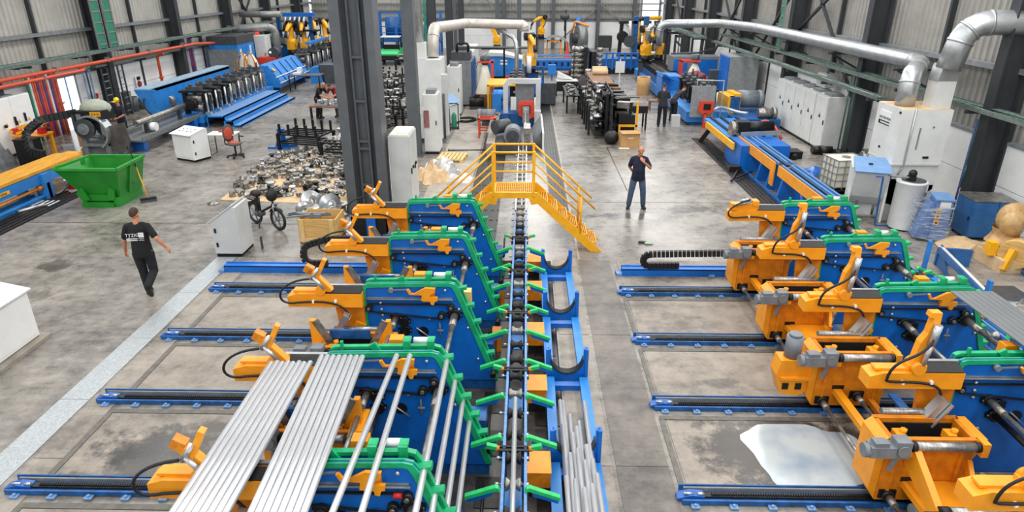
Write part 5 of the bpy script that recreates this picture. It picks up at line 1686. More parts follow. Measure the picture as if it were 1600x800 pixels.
# crate with bars
c = thing('wooden_crate', 'open pine crate with steel bars laid across it', 'crate', (-5.02, 15.25, 0))
for nme, bx in (('front_board', (-.46, .46, -.4, -.37, .08, .62)), ('back_board', (-.46, .46, .37, .4, .08, .62)), ('side_board', (-.46, -.43, -.37, .37, .08, .62)), ('side_board', (.43, .46, -.37, .37, .08, .62)), ('bottom_board', (-.46, .46, -.4, .4, .06, .08))):
    part(c, nme, MB().box(*bx), 'wood')
for x in (-.42, .3):
    part(c, 'batten', MB().box(x, x + .1, -.43, -.4, .04, .62), 'pallet')
part(c, 'batten', MB().box(-.46, .46, -.425, -.4, .06, .14), 'pallet')
part(c, 'runner', MB().box(-.46, .46, -.4, -.3, 0, .06).box(-.46, .46, .3, .4, 0, .06), 'palletdk')
for i in range(8):
    o = solid('steel_bar', MB().cbox((0, 0, 0), .85 + .1 * (i % 3), .035, .035), 'greysteel', 'grey steel bar lying across the pine crate', 'bar', 'bars on the crate', (-5.35 + .05 * (i % 3), 15.0 + (i % 5) * .07, .645 + .036 * (i // 5)))
    o.rotation_euler = (0, 0, R((-6, 4, 0, 9, -3, 20, -12, 2)[i]))
o = solid('steel_bar', MB().box(-.02, .02, -.02, .02, 0, .32), 'greydk', 'short dark steel post standing alone on the floor', 'bar', loc=(-6.28, 14.5, 0))

# ---- e-bike
b = thing('electric_bicycle', 'black folding electric bicycle with a front bag', 'bicycle', (-6.7, 16.0, 0), R(-33))
wh = MB()
for r_, rr in ((.27, .03),):
    wh.tube([(r_ * math.cos(R(a * 15)), 0, r_ * math.sin(R(a * 15))) for a in range(25)], rr, 8, False)
wme = wh.mesh('tyre', 'rubber')
rme = MB().tube([(.225 * math.cos(R(a * 15)), 0, .225 * math.sin(R(a * 15))) for a in range(25)], .016, 6, False).mesh('rim', 'greydk')
sp = MB().cyl((0, -.04, 0), (0, .04, 0), .05, 10)
for a in range(5):
    sp.beam((0, 0, 0), (.22 * math.cos(R(a * 72)), 0, .22 * math.sin(R(a * 72))), .02, .035, (0, 1, 0))
sme = sp.mesh('spokes', 'motor')
for x in (-.46, .48):
    o = link('wheel', wme, b, (x, 0, .3))
    link('rim', rme, o)
    link('spokes', sme, o)
part(b, 'frame', MB().tube([(.36, 0, .72), (.3, 0, .62), (-.1, 0, .42), (-.2, 0, .36)], .03, 8).tube([(-.2, 0, .34), (-.27, 0, .8)], .025, 8).tube([(-.2, 0, .34), (-.46, .06, .3)], .016, 6).tube([(-.24, 0, .55), (-.46, .06, .3)], .014, 6), 'black')
part(b, 'fork', MB().tube([(.48, .06, .3), (.4, .05, .62), (.36, 0, .72)], .016, 6).tube([(.48, -.06, .3), (.4, -.05, .62), (.36, 0, .72)], .016, 6), 'steel')
part(b, 'handlebar', MB().tube([(.36, 0, .72), (.3, 0, 1.05)], .02, 6).tube([(.3, -.26, 1.1), (.31, 0, 1.06), (.3, .26, 1.1)], .016, 6), 'black')
part(b, 'front_bag', MB().ball((.36, 0, .92), (.12, .16, .16), 12, 8), 'rubber')
part(b, 'phone_mount', MB().ball((.29, .0, 1.14), (.05, .04, .06), 8, 6), 'black')
part(b, 'saddle', MB().ball((-.3, 0, .86), (.17, .12, .09), 12, 8), 'rubber')
part(b, 'carrier', MB().box(-.72, -.34, -.07, .07, .66, .69).tube([(-.6, .06, .66), (-.46, .07, .3)], .01, 6), 'black')
part(b, 'battery', MB().box(-.33, -.24, -.05, .05, .4, .74), 'black')
part(b, 'crank', MB().cyl((-.2, -.08, .33), (-.2, .08, .33), .08, 12).box(-.34, -.2, -.11, -.09, .28, .31), 'greydk')
part(b, 'kickstand', MB().tube([(-.15, -.05, .3), (-.08, -.2, .01)], .012, 6), 'black')
part(b, 'headlamp', MB().ball((.46, 0, .68), (.04, .05, .04), 8, 6), 'greydk')
for x in (-.46, .48):
    part(b, 'mudguard', MB().strip([(x + .32 * math.cos(R(a)), .3 + .32 * math.sin(R(a))) for a in range(50, 151, 20)], [(x + .31 * math.cos(R(a)), .3 + .31 * math.sin(R(a))) for a in range(50, 151, 20)], 'y', -.04, .04), 'black')

b = thing('parts_box', 'open dark box with a blue post at the foot of the big double column', 'box', (-3.75, 15.6, 0))
part(b, 'box', MB().box(-.55, .35, -.3, -.26, 0, .55).box(-.55, .35, .26, .3, 0, .55).box(-.55, -.51, -.3, .3, 0, .55).box(.31, .35, -.3, .3, 0, .55).box(-.55, .35, -.3, .3, 0, .04), 'black')
part(b, 'blue_post', MB().box(-.16, .06, -.38, -.31, 0, .75), 'blue')
part(b, 'rim', MB().box(-.57, .37, -.32, -.28, .55, .6), 'slate')
b = thing('rubbish_bucket', 'dark green bucket beside the tall pale cabinet', 'bucket', (-3.0, 16.2, 0))
part(b, 'body', MB().lathe([(.16, 0), (.22, .4), (.23, .42), (.2, .4), (.1, .38), (.001, .38)], (0, 0, 0)), 'darkgreen')
# ================================================================ MIDDLE OF THE HALL
c = cabinet('electrical_cabinet', 'tall pale grey cabinet right beside the big double column', -3.66, -3.12, 17.3, 18.5, 2.1, 'cab2', '+x', 2)
part(c, 'dust_cover', MB().box(-.25, .25, -.55, .55, 2.1, 2.13).cbox((.02, 0, 2.14), .3, .8, .02, rz=.2), 'plastic')
for y in (-.3, .15):
    part(c, 'lever_switch', MB().box(.29, .33, y, y + .1, 1.15, 1.22), 'black')
c = cabinet('electrical_cabinet', 'white cabinet with a cooling box beside the plain grey column', -3.68, -3.14, 23.7, 24.6, 2.15, 'cab', '-y', 1, top=.14)
part(c, 'red_cloth', MB().box(-.24, -.06, -.52, -.47, 1.0, 1.6), 'maroonlt', 'brownish red cloth hanging on the door')
part(c, 'paper', MB().cbox((-.3, -.48, 1.6), .14, .02, .26), 'print', 'white paper')
c = thing('filter_cabinet', 'large white extraction cabinet under the central ducts', 'cabinet', (-3.75, 26.0, 0))
part(c, 'body', MB().box(-.6, .55, -.6, .8, .2, 3.15), 'cab')
part(c, 'base', MB().box(-.55, .5, -.55, .75, 0, .2), 'greydk')
part(c, 'side_box', MB().box(.55, .75, -.5, -.1, .3, 2.6), 'cab2')
part(c, 'gauge_panel', MB().box(.55, .6, .0, .6, 1.2, 2.4), 'cab2')
part(c, 'pipe_run', MB().tube([(.62, -.55, .2), (.62, -.55, 1.9)], .04, 8).tube([(.7, .3, .3), (.7, .3, 1.2)], .05, 8), 'greydk')
c = console('white sloping operator desk with a pale blue lid by the extraction cabinet', (-3.35, 29.2, 0), R(60), .8, .5, 1.15, .9, 'cab')
part(c, 'blue_lid', MB().cbox((0, -.08, 1.07), .86, .55, .02, rx=R(32)), 'slate')
t = thing('bottle_cart', 'dark tubular cart with a green bottle beside the operator desk', 'cart', (-3.05, 28.1, 0))
part(t, 'frame', MB().tube(rounded([(-.2, -.15, 0), (-.2, -.15, 1.1), (.2, -.15, 1.1), (.2, -.15, 0)], .05), .02, 6).box(-.2, .2, -.15, .15, .05, .08), 'black')
part(t, 'bottle', MB().lathe([(.11, 0), (.11, .5), (.04, .62), (.001, .62)], (0, 0, .08)), 'teal')
cabinet('electrical_cabinet', 'slim white cabinet with a dark handle in front of the blue power unit', -3.62, -3.02, 31.0, 32.0, 2.22, 'cab', '-y', 1, top=.14)
t = thing('power_unit', 'grey and blue power unit with dark cooling gear on top', 'machine', (-3.0, 34.6, 0))
part(t, 'body', MB().box(-.75, .3, -1.2, 1.4, .1, 2.2), 'grey')
part(t, 'blue_door', MB().box(.3, .34, -1.15, .0, .15, 2.15), 'bluedk')
part(t, 'blue_door', MB().box(.3, .34, .05, 1.35, .15, 2.15), 'bluedk')
part(t, 'cooler', MB().box(-.7, .25, -1.0, .0, 2.2, 2.6).box(-.6, .1, .1, .9, 2.2, 2.75), 'greydk')
part(t, 'cooler_pipe', MB().tube(rounded([(-.4, -.9, 2.6), (-.4, -.9, 3.0), (.15, -.9, 3.0), (.15, -.9, 2.6)], .1), .06, 8), 'black')
part(t, 'base', MB().box(-.7, .3, -1.15, 1.35, 0, .1), 'black')
t = cabinet('electrical_cabinet', 'long row of white cabinets behind the blue power unit', -3.7, -2.9, 37.0, 41.5, 2.3, 'cab', '+x', 4)
part(t, 'vent', MB().box(.4, .43, -1.6, -1.2, 1.4, 1.5).box(.4, .43, -.4, .1, 1.4, 1.5), 'bluedk')
cm = MB()
rr = random.Random(3)
for k in range(5):
    pts = []
    for i in range(17):
        a = i * .8 + k
        pts.append((.55 * math.cos(a) * rr.uniform(.5, 1.1), .6 * math.sin(a) * rr.uniform(.5, 1.1), .02 + .015 * k))
    cm.tube(pts, .014, 5)
solid('cable_coil', cm, 'black', 'tangled black cable lying on the floor by the slim white cabinet', 'cable', loc=(-2.75, 29.9, 0))
solid('floor_rod', MB().cyl((-2.85, 24.2, .03), (-1.5, 24.3, .03), .02, 6).cyl((-2.88, 24.2, .03), (-2.85, 24.2, .03), .05, 8), 'black', 'thin black rod lying across the floor before the red stool', 'rod')
# pallet and crumpled foil
p = thing('wooden_pallet', 'new pale wooden pallet lying on the floor beside the stair', 'pallet', (-2.6, 22.95, 0), R(-6))
for i in range(7):
    part(p, 'deck_board', MB().cbox((-.42 + i * .14, 0, .135), .1, 1.0, .022), 'pallet')
for y in (-.45, 0, .45):
    part(p, 'stringer_board', MB().box(-.48, .48, y - .05, y + .05, .1, .124), 'pallet')
    for x in (-.42, 0, .42):
        part(p, 'block', MB().box(x - .06, x + .06, y - .05, y + .05, .02, .1), 'pallet')
    part(p, 'bottom_board', MB().box(-.48, .48, y - .05, y + .05, 0, .02), 'pallet')


def crumple(nx, ny, sx, sy, h, seed, sharp=1.0):
    r_ = random.Random(seed)
    v, f = [], []
    for i in range(nx + 1):
        for j in range(ny + 1):
            u_, w_ = i / nx - .5, j / ny - .5
            e = max(0.0, 1 - (2 * abs(u_)) ** 3) * max(0.0, 1 - (2 * abs(w_)) ** 3)
            v.append((u_ * sx + r_.uniform(-.04, .04), w_ * sy + r_.uniform(-.05, .05), .01 + e * h * (.35 + .65 * r_.random() ** sharp)))
    for i in range(nx):
        for j in range(ny):
            a = i * (ny + 1) + j
            f.append((a, a + ny + 1, a + ny + 2, a + 1))
    return MB().add(v, f)


solid('crumpled_paper', crumple(7, 7, 1.0, 1.3, .6, 4), 'kraft', 'crumpled brown wrapping paper on the floor by the pale cabinet', 'paper', loc=(-3.0, 20.6, 0)).rotation_euler = (0, 0, .5)
solid('crumpled_foil', crumple(8, 6, 1.3, .7, .35, 9), 'foil', 'crumpled silver foil sheet trailing right of the brown paper', 'foil', loc=(-2.35, 20.5, 0)).rotation_euler = (0, 0, -.25)
solid('crumpled_foil', crumple(7, 6, 1.1, .8, .5, 12), 'foil', 'crumpled silver foil heap behind the brown paper', 'foil', loc=(-2.85, 21.55, 0))
solid('crumpled_paper', crumple(5, 5, .5, .9, .5, 14), 'kraft', 'brown paper wrap left of the big column base beside the rolls', 'paper', loc=(-5.05, 18.6, 0))

# ---- tool racks with rolls left of the white cabinets
rackdefs = [(-8.3, 24.6, 1.7, 1.1, .62, True), (-6.5, 23.6, 1.2, 1.6, .62, False), (-6.4, 27.2, 1.5, 1.6, .7, True), (-5.9, 29.8, 1.5, 1.6, .75, True), (-6.6, 32.3, 1.6, 1.7, .75, True), (-7.2, 35.2, 1.7, 1.8, .8, True), (-7.8, 38.6, 1.8, 1.8, .8, True), (-7.2, 42.5, 1.4, 1.4, 1.3, False)]
rl = ['nearest black tool rack with upright posts behind the roll pile', 'black tool rack partly behind the big column', 'black tool rack full of rolls, third from the viewer', 'black tool rack full of rolls between the two grey columns', 'black tool rack full of rolls, fifth from the viewer', 'black tool rack full of rolls, sixth from the viewer', 'black tool rack full of rolls, second farthest', 'black tool rack farthest back, before the green vehicle']
rnd = random.Random(8)
for q, (x, y, w, d, h, posts) in enumerate(rackdefs):
    t = thing('tool_rack', rl[q], 'rack', (x, y, 0), R(-14), 'black tool racks')
    for sx in (-w / 2, w / 2):
        for sy in (-d / 2, d / 2):
            part(t, 'leg', MB().box(sx - .05, sx + .05, sy - .05, sy + .05, 0, h), 'black')
    for z in ([h, .3] if h > .5 else [h]):
        part(t, 'shelf_frame', MB().box(-w / 2, w / 2, -d / 2 - .03, -d / 2 + .03, z - .06, z).box(-w / 2, w / 2, d / 2 - .03, d / 2 + .03, z - .06, z).box(-w / 2 - .03, -w / 2 + .03, -d / 2, d / 2, z - .06, z).box(w / 2 - .03, w / 2 + .03, -d / 2, d / 2, z - .06, z), 'black')
        part(t, 'shelf_bar', MB().box(-w / 2, w / 2, -.03, .03, z - .05, z).box(-w / 2, w / 2, -d / 4 - .03, -d / 4 + .03, z - .05, z).box(-w / 2, w / 2, d / 4 - .03, d / 4 + .03, z - .05, z), 'black')
    if posts:
        for i in range(5):
            for sy in (-d / 2, d / 2):
                xx = -w / 2 + .1 + i * (w - .2) / 4
                part(t, 'post', MB().box(xx - .035, xx + .035, sy - .035, sy + .035, h, h + .36), 'black')
    mt = Matrix.Translation((x, y, 0)) @ Matrix.Rotation(R(-14), 4, 'Z')
    if q == 0:
        continue
    for z in ([h, .3] if q < 7 else [h]):
        for i in range(4 if q in (2, 3) else 3):
            for j in (-1, 1):
                if z == .3 and q not in (2, 3):
                    continue
                loc = mt @ Vector((-w / 2 + .2 + i * (w - .4) / 3, j * d / 4 + rnd.uniform(-.06, .06), z))
                roll(rnd.choice((0, 0, 2, 1)), rnd.choice((0, 1, 0)), loc, (0, 0, rnd.uniform(0, 6)), 'bright forming roll standing on a black tool rack', 'rolls on the black racks', rnd.uniform(1.0, 1.4))
# work table of the two men
t = thing('work_table', 'brown work table loaded with steel parts before the two bending men', 'table', (-8.6, 29.4, 0), R(-8))
part(t, 'top', MB().box(-.85, .85, -.5, .5, .72, .78), 'palletdk')
for x in (-.8, .8):
    for y in (-.45, .45):
        part(t, 'leg', MB().box(x - .04, x + .04, y - .04, y + .04, 0, .72), 'black')
for i in range(7):
    roll(rnd.choice((0, 1, 2)), rnd.choice((0, 1)), (-9.1 + .17 * i, 29.45 + .18 * (i % 3) - .1, .79), (0, 0, i), 'steel part lying on the brown work table', 'parts on the work table', 1.0)
for i, x in enumerate((-8.95, -8.35)):
    t = thing('housing_part', ['square steel housing on the brown table, left one', 'square steel housing on the brown table, right one'][i], 'part', (x, 29.15, .79), .2)
    part(t, 'body', MB().box(-.22, .22, -.16, .16, 0, .08).box(-.2, -.14, -.14, .14, .08, .2).box(.14, .2, -.14, .14, .08, .2), 'steel')
    part(t, 'bore', MB().cyl((0, 0, .08), (0, 0, .1), .09, 12), 'dark')

# ---- central ducts
duct('silver duct rising from the extraction cabinet behind the grey column', [(-3.98, 25.7, 7.6), (-3.98, 25.7, 3.75)], .17, 'galv', collars=2)
part(thing('duct_adapter', 'white square adapter under the silver riser', 'duct', (-3.98, 25.7, 3.16)), 'box', MB().box(-.22, .22, -.25, .25, 0, .6), 'cab')
duct('pale duct bending from the extraction cabinet over to the central mill', [(-.1, 34, 3.55), (-.1, 34, 3.85), (-3.0, 34, 3.92), (-3.55, 26.4, 4.2), (-3.55, 26.1, 3.16)], .22, 'ductpale', .55, collars=5)
duct('grey down pipe beside the yellow robot of the central mill', [(-1.5, 34.2, 3.7), (-.55, 33.2, 3.3), (-.45, 33.0, 2.9), (-.45, 33.0, .9)], .1, 'galv', .25, collars=2)
tt = tray('grey cable tray crossing above the blue housing of the central mill', -1.6, 35.6, 36.2, 2.62, 3.4, 1, False)
part(tt, 'post', MB().box(.4, .5, -.05, .05, -2.62, 0), 'black', 'thin black post')

# ---- central forming mill
m = thing('forming_mill', 'central tube mill with yellow hood, grey gantry and blue motors', 'machine', (-.35, 31.0, 0))
part(m, 'bed', MB().box(-.75, .7, -2.4, 5.5, 0, .55), 'bluedk')
part(m, 'side_step', MB().box(-1.15, -.78, -5.5, 1.0, .0, .42), 'kerb')
part(m, 'side_wall', MB().box(.72, 1.0, -2.6, 1.0, 0, .7), 'cab2')
for i in range(5):
    stand(m, -.2 + i * 1.0, False)
g = part(m, 'gantry', MB().prism([(-.62, .3), (-.62, 1.75), (-.4, 2.0), (.98, 2.0), (.98, .4), (.78, .4), (.78, 1.8), (-.3, 1.8), (-.42, 1.68), (-.42, .3)], 'y', -2.2, -2.0), 'cab2')
part(m, 'back_plate', MB().box(-.1, .72, -1.98, -1.94, .5, 1.75), 'grey')
part(m, 'guard_mesh', MB().box(.98, 1.0, -2.1, -.4, .5, 1.8), 'slate')
h = part(m, 'hood', MB().box(-1.4, .1, -.6, 1.4, 1.45, 1.52).box(-1.4, -1.32, -.6, -.5, .1, 1.5).box(-1.4, -1.32, 1.3, 1.4, .1, 1.5).box(.02, .1, 1.3, 1.4, .1, 1.5), 'yellow')
part(m, 'blue_drive', MB().box(-1.15, -.75, -1.2, .6, .1, 1.2).cyl((-1.1, -.9, 1.1), (-.6, -.9, 1.1), .25, 14).cyl((-1.1, -.2, 1.1), (-.6, -.2, 1.1), .25, 14), 'bluelt')
r = part(m, 'red_guard', MB().prism([(.05, .55), (.05, 1.05), (.12, 1.15), (.66, 1.15), (.72, 1.05), (.72, .5), (.5, .4)], 'y', -2.75, -2.6), 'red')
part(r, 'window', MB().box(.2, .55, -2.77, -2.74, .65, .98), 'dark')
part(m, 'sizing_head', MB().box(.22, .5, -3.1, -2.76, .3, .95).cyl((.36, -3.2, .8), (.36, -3.0, .8), .1, 12), 'galv')
part(m, 'outlet_tube', MB().cyl((.34, -6.6, .66), (.34, -3.0, .72), .035, 10), 'steel')
part(m, 'junction_box', MB().box(-.3, -.06, -2.3, -2.2, .7, 1.25), 'cab')
part(m, 'tool_row', MB().box(-.2, .6, -1.6, -1.3, 1.3, 1.34).box(-.1, .0, -1.6, -1.4, 1.34, 1.6).box(.2, .3, -1.6, -1.4, 1.34, 1.6).box(.45, .55, -1.6, -1.4, 1.34, 1.6), 'maroonlt')
# outfeed drive: disc motor in front of the mill
t = thing('outfeed_drive', 'dark outfeed drive with a big round motor face behind the stair', 'machine', (-.42, 24.4, 0))
part(t, 'base', MB().box(-.7, .7, -.8, 1.2, 0, .4), 'greydk')
part(t, 'motor', MB().cyl((-.05, -.5, .62), (-.05, .3, .62), .32, 20), 'grey')
part(t, 'motor_face', MB().cyl((-.05, -.54, .62), (-.05, -.5, .62), .24, 20).cyl((-.05, -.58, .62), (-.05, -.54, .62), .07, 12), 'greydk')
part(t, 'second_motor', MB().cyl((-.75, .5, .75), (-.25, .9, .75), .26, 16), 'greydk')
part(t, 'bracket', MB().box(.35, .6, -.4, .6, .4, .9), 'castmetal')
part(t, 'belt_guard', MB().box(-1.0, -.7, -.9, 1.5, .0, .46), 'kerb')
t = thing('side_wall_plate', 'white upright splash plate right of the outfeed drive', 'plate', (.62, 25.6, 0))
part(t, 'plate', MB().box(0, .06, -1.7, 2.0, 0, .75), 'white')
part(t, 'sloped_sheet', MB().prism([(0, .7), (-.3, .3), (-.3, .27), (0, .66)], 'y', -1.0, 1.9), 'grey')
t = thing('red_stool', 'red square tube stand with a small box before the central mill', 'stand', (-1.55, 26.6, 0))
for x in (-.32, .32):
    for y in (-.25, .25):
        part(t, 'leg', MB().box(x - .03, x + .03, y - .03, y + .03, 0, .8), 'red')
part(t, 'top_frame', MB().box(-.35, .35, -.28, -.22, .75, .81).box(-.35, .35, .22, .28, .75, .81).box(-.35, -.29, -.25, .25, .75, .81).box(.29, .35, -.25, .25, .75, .81), 'red')
part(t, 'lower_bar', MB().box(-.32, .32, -.27, -.23, .3, .35).box(-.32, .32, .23, .27, .3, .35), 'red')
t = thing('electric_motor', 'grey finned motor standing behind the red stand', 'motor', (-1.6, 29.0, 0))
part(t, 'body', MB().cyl((-.35, 0, .42), (.3, 0, .42), .27, 16), 'motor')
part(t, 'cowl', MB().cyl((-.5, 0, .42), (-.35, 0, .42), .28, 16), 'grey')
part(t, 'foot', MB().box(-.3, .25, -.25, .25, 0, .18), 'greydk')
part(t, 'shaft', MB().cyl((.3, 0, .42), (.6, 0, .42), .06, 10), 'castmetal')
t = thing('electric_motor', 'black motor unit on the floor by the yellow hood', 'motor', (-2.35, 32.8, 0))
part(t, 'body', MB().cyl((-.4, 0, .32), (.3, 0, .32), .26, 14), 'black')
part(t, 'foot', MB().box(-.4, .3, -.25, .25, 0, .14), 'greydk')
part(t, 'terminal_box', MB().box(-.2, .1, -.12, .12, .55, .68), 'black')
t = thing('material_bag', 'white conical bag hanging in a red frame behind the central mill', 'bag', (-2.0, 33.2, 0))
t.scale = (1.15, 1.15, 1.1)
part(t, 'bag', MB().lathe([(.42, .65), (.36, .9), (.2, 1.5), (.09, 1.9), (.001, 1.9)], (0, 0, 0)), 'plastic')
part(t, 'neck', MB().lathe([(.1, 1.85), (.2, 2.0), (.2, 2.25), (.001, 2.25)], (0, 0, 0)), 'greydk')
part(t, 'frame', MB().box(.28, .36, -.3, -.22, 0, 2.05).box(.28, .36, .22, .3, 0, 2.05).box(-.3, .36, -.3, -.24, 1.98, 2.05).box(-.1, .36, -.04, .04, 1.98, 2.05), 'red')
part(t, 'base_box', MB().box(-.4, .4, -.4, .4, 0, .65), 'palletdk')
solid('red_canister', MB().box(-.16, .16, -.14, .14, 0, .5).box(.16, .26, -.05, .05, .3, .42), 'red', 'red canister beside the white bag', 'canister', loc=(-2.75, 33.7, 0))
t = thing('welder_housing', 'bright blue welder housing with grey chamfered ends on black legs', 'machine', (-1.35, 39.2, 0))
part(t, 'body', MB().prism([(-.7, .8), (-.85, 1.9), (.0, 1.9), (1.1, 1.7), (1.1, .8)], 'y', -.8, .8), 'bluelt')
part(t, 'grey_end', MB().prism([(-.72, .8), (-1.1, .9), (-1.15, 1.95), (-.87, 2.0)], 'y', -.85, .85), 'grey')
part(t, 'roof', MB().prism([(-.9, 1.9), (-.75, 2.1), (.0, 2.08), (1.15, 1.78), (1.12, 1.7), (0, 1.9)], 'y', -.85, .85), 'cab2')
part(t, 'logo', MB().box(-.1, .3, -.81, -.8, 1.62, 1.7).box(-.1, .3, -.81, -.8, 1.45, 1.55), 'print')
part(t, 'leg_frame', MB().box(-.7, -.6, -.7, .7, 0, .8).box(1.0, 1.1, -.7, .7, 0, .8).box(-.7, 1.1, .6, .7, .3, .8), 'black')
part(t, 'orange_box', MB().box(.2, 1.0, -1.3, -.8, .3, .85), 'red')
r = robot('yellow robot arm over the central mill beside the down pipe', (.25, 34.6, 1.5), R(15), 1.05, .1)
part(r, 'pedestal', MB().box(-.3, .3, -.3, .3, -1.5, 0), 'bluedk')
r = robot('orange robot arm behind the pale duct of the central mill', (-1.9, 45, 1.6), R(80), 1.0, .2)
part(r, 'pedestal', MB().box(-.3, .3, -.3, .3, -1.6, 0), 'bluedk')
t = thing('transfer_tower', 'blue frame tower below the central robot arm', 'frame', (.35, 34.0, 0))
for x in (-.4, .5):
    part(t, 'post', MB().box(x - .06, x + .06, -.06, .06, 0, 1.9), 'bluedk')
part(t, 'cross_bar', MB().box(-.4, .5, -.05, .05, 1.0, 1.1).box(-.4, .5, -.05, .05, 1.8, 1.9), 'bluedk')
part(t, 'hopper', MB().prism([(-.1, .6), (.35, .6), (.5, 1.2), (-.25, 1.2)], 'y', -.4, -.1), 'blue')
part(t, 'white_cylinder', MB().cyl((-.2, -.2, 1.6), (-.2, -.2, 2.4), .12, 12), 'white')
t = thing('waste_cart', 'dark grey waste cart standing right of the central mill', 'cart', (1.0, 34.2, 0))
part(t, 'body', MB().prism([(-.5, .1), (.5, .1), (.55, 1.1), (-.55, 1.1)], 'y', -.45, .45), 'greydk')
part(t, 'wheel', MB().cyl((.4, -.3, .06), (.46, -.3, .06), .06, 8).cyl((-.46, -.3, .06), (-.4, -.3, .06), .06, 8), 'rubber')
solid('small_bin', MB().lathe([(.16, 0), (.2, .4), (.19, .4), (.1, .38)], (0, 0, 0)), 'black', 'small black bin on the floor behind the waste cart', 'bin', loc=(.95, 36.2, 0))

# ---- back wall machines
t = thing('service_deck', 'blue steel service deck with tanks near the far left wall', 'platform', (-10.0, 58.5, 0))
part(t, 'deck', MB().box(-2.6, 2.8, -1.2, 1.2, 1.0, 1.25), 'bluedk')
for x in (-2.5, -.8, 1.0, 2.7):
    part(t, 'post', MB().box(x - .1, x + .1, -1.1, -.9, 0, 2.3), 'blue')
    part(t, 'post', MB().box(x - .1, x + .1, .9, 1.1, 0, 3.2), 'blue')
part(t, 'railing', MB().box(-2.6, 2.8, -1.15, -1.1, 2.2, 2.27).box(-2.6, 2.8, -1.15, -1.1, 1.7, 1.76).box(-2.6, 2.8, .95, 1.05, 3.15, 3.25), 'blue')
part(t, 'tank', MB().cyl((-1.3, .3, 1.25), (-1.3, .3, 2.9), .65, 16), 'bluedk')
part(t, 'mixer', MB().cyl((1.6, .2, 1.25), (1.6, .2, 2.3), .4, 14).cyl((1.6, .2, 2.3), (1.6, .2, 3.3), .2, 12), 'bluedk')
part(t, 'dark_gear', MB().box(-.3, .8, -.3, .4, 1.25, 2.0).beam((-.1, 0, 2.0), (.1, 0, 3.0), .15, .15), 'black')
v = thing('utility_vehicle', 'small green utility vehicle with a roll cage in the far aisle', 'vehicle', (-10.15, 51.0, 0))
part(v, 'bonnet', MB().prism([(-1.0, .55), (-1.0, .8), (-.5, .95), (.5, 1.0), (.5, .55)], 'x', -.75, .75), 'lever')
part(v, 'chassis', MB().box(-.75, .75, -1.0, 1.4, .35, .6), 'black')
part(v, 'bumper', MB().box(-.7, .7, -1.1, -1.0, .4, .7), 'black')
part(v, 'cargo_bed', MB().box(-.75, .75, .9, 1.8, .6, 1.0), 'lever')
part(v, 'roll_cage', MB().tube(rounded([(-.7, .0, .9), (-.65, .3, 1.85), (.65, .3, 1.85), (.7, .0, .9)], .1), .04, 6).tube([(-.65, .3, 1.85), (-.65, 1.1, 1.85), (-.7, 1.1, .6)], .04, 6).tube([(.65, .3, 1.85), (.65, 1.1, 1.85), (.7, 1.1, .6)], .04, 6), 'black')
part(v, 'roof', MB().box(-.7, .7, .25, 1.15, 1.85, 1.92), 'cab')
part(v, 'seat', MB().box(-.6, .6, .5, .9, .6, .8).box(-.6, .6, .85, .95, .8, 1.3), 'black')
for x in (-.75, .75):
    for y in (-.6, 1.2):
        part(v, 'wheel', MB().cyl((x - .12, y, .3), (x + .12, y, .3), .3, 16), 'rubber')
t = thing('accumulator_table', 'blue roller table with dark slots at the rear right of the central mill', 'machine bed', (1.8, 45.5, 0))
part(t, 'bed', MB().box(-1.3, 1.4, -.6, .9, .3, .95), 'bluedk')
part(t, 'front_plate', MB().box(-1.3, 1.4, -.65, -.6, .45, .9), 'blue')
for i in range(6):
    part(t, 'slot', MB().box(-1.1 + i * .4, -.95 + i * .4, -.67, -.65, .6, .85), 'black')
part(t, 'top_rail', MB().box(-1.3, 1.4, -.6, -.5, 1.05, 1.12).box(-1.3, 1.4, .6, .7, 1.1, 1.18), 'blueline')
part(t, 'leg', MB().box(-1.2, -1.0, -.5, .8, 0, .3).box(1.1, 1.3, -.5, .8, 0, .3), 'black')
t = thing('accumulator_table', 'long blue guide frame with posts behind the right tool racks', 'machine bed', (5.9, 46.0, 0))
part(t, 'bed', MB().box(-1.5, 1.5, -.5, .8, .4, 1.0), 'bluedk')
for i in range(8):
    part(t, 'guide_post', MB().box(-1.45 + i * .41, -1.33 + i * .41, -.55, -.45, .3, 1.4), 'blue')
part(t, 'top_rail', MB().box(-1.5, 1.5, -.5, -.42, 1.3, 1.38), 'blue')
part(t, 'base', MB().box(-1.4, 1.4, -.4, .7, 0, .4), 'black')
c = thing('strip_coil', 'large shiny strip coil on a grey decoiler near the far wall', 'coil', (4.6, 58.5, 0))
part(c, 'coil', MB().lathe([(.45, -.35), (1.05, -.35), (1.05, .35), (.45, .35), (.45, -.35)], (0, 0, 1.25), (1, .2, 0), 28), 'greysteel')
part(c, 'decoiler', MB().box(-.9, -.4, .2, .9, 0, 1.6).cyl((-.6, .3, 1.25), (.3, 0, 1.25), .4, 14), 'greydk')
part(c, 'hold_down', MB().tube(rounded([(-.8, .6, 1.5), (-.5, .3, 2.6), (.6, -.3, 2.2)], .3), .09, 8), 'orange', 'orange hold-down arm')
part(c, 'motor', MB().cyl((-.2, .5, 1.6), (-.2, .5, 2.9), .22, 12), 'blue')
t = thing('strip_coil', 'white arched coil cover with an orange frame inside near the far wall', 'coil', (2.4, 57.0, 0))
part(t, 'arch', MB().strip(arc(0, .35, 1.25, 0, 180, 18), arc(0, .35, 1.12, 0, 180, 18), 'y', -.5, .5), 'galv')
part(t, 'frame', MB().box(-.7, -.6, -.3, .3, .0, 1.2).box(.4, .5, -.3, .3, 0, 1.2).box(-.7, .5, -.3, .3, 1.1, 1.2), 'orange')
r = robot('pale yellow robot arm on a tall grey pedestal near the far wall', (1.2, 56.0, 1.4), R(-70), 1.0, .0)
part(r, 'pedestal', MB().box(-.2, .2, -.2, .2, -1.4, 0), 'grey')
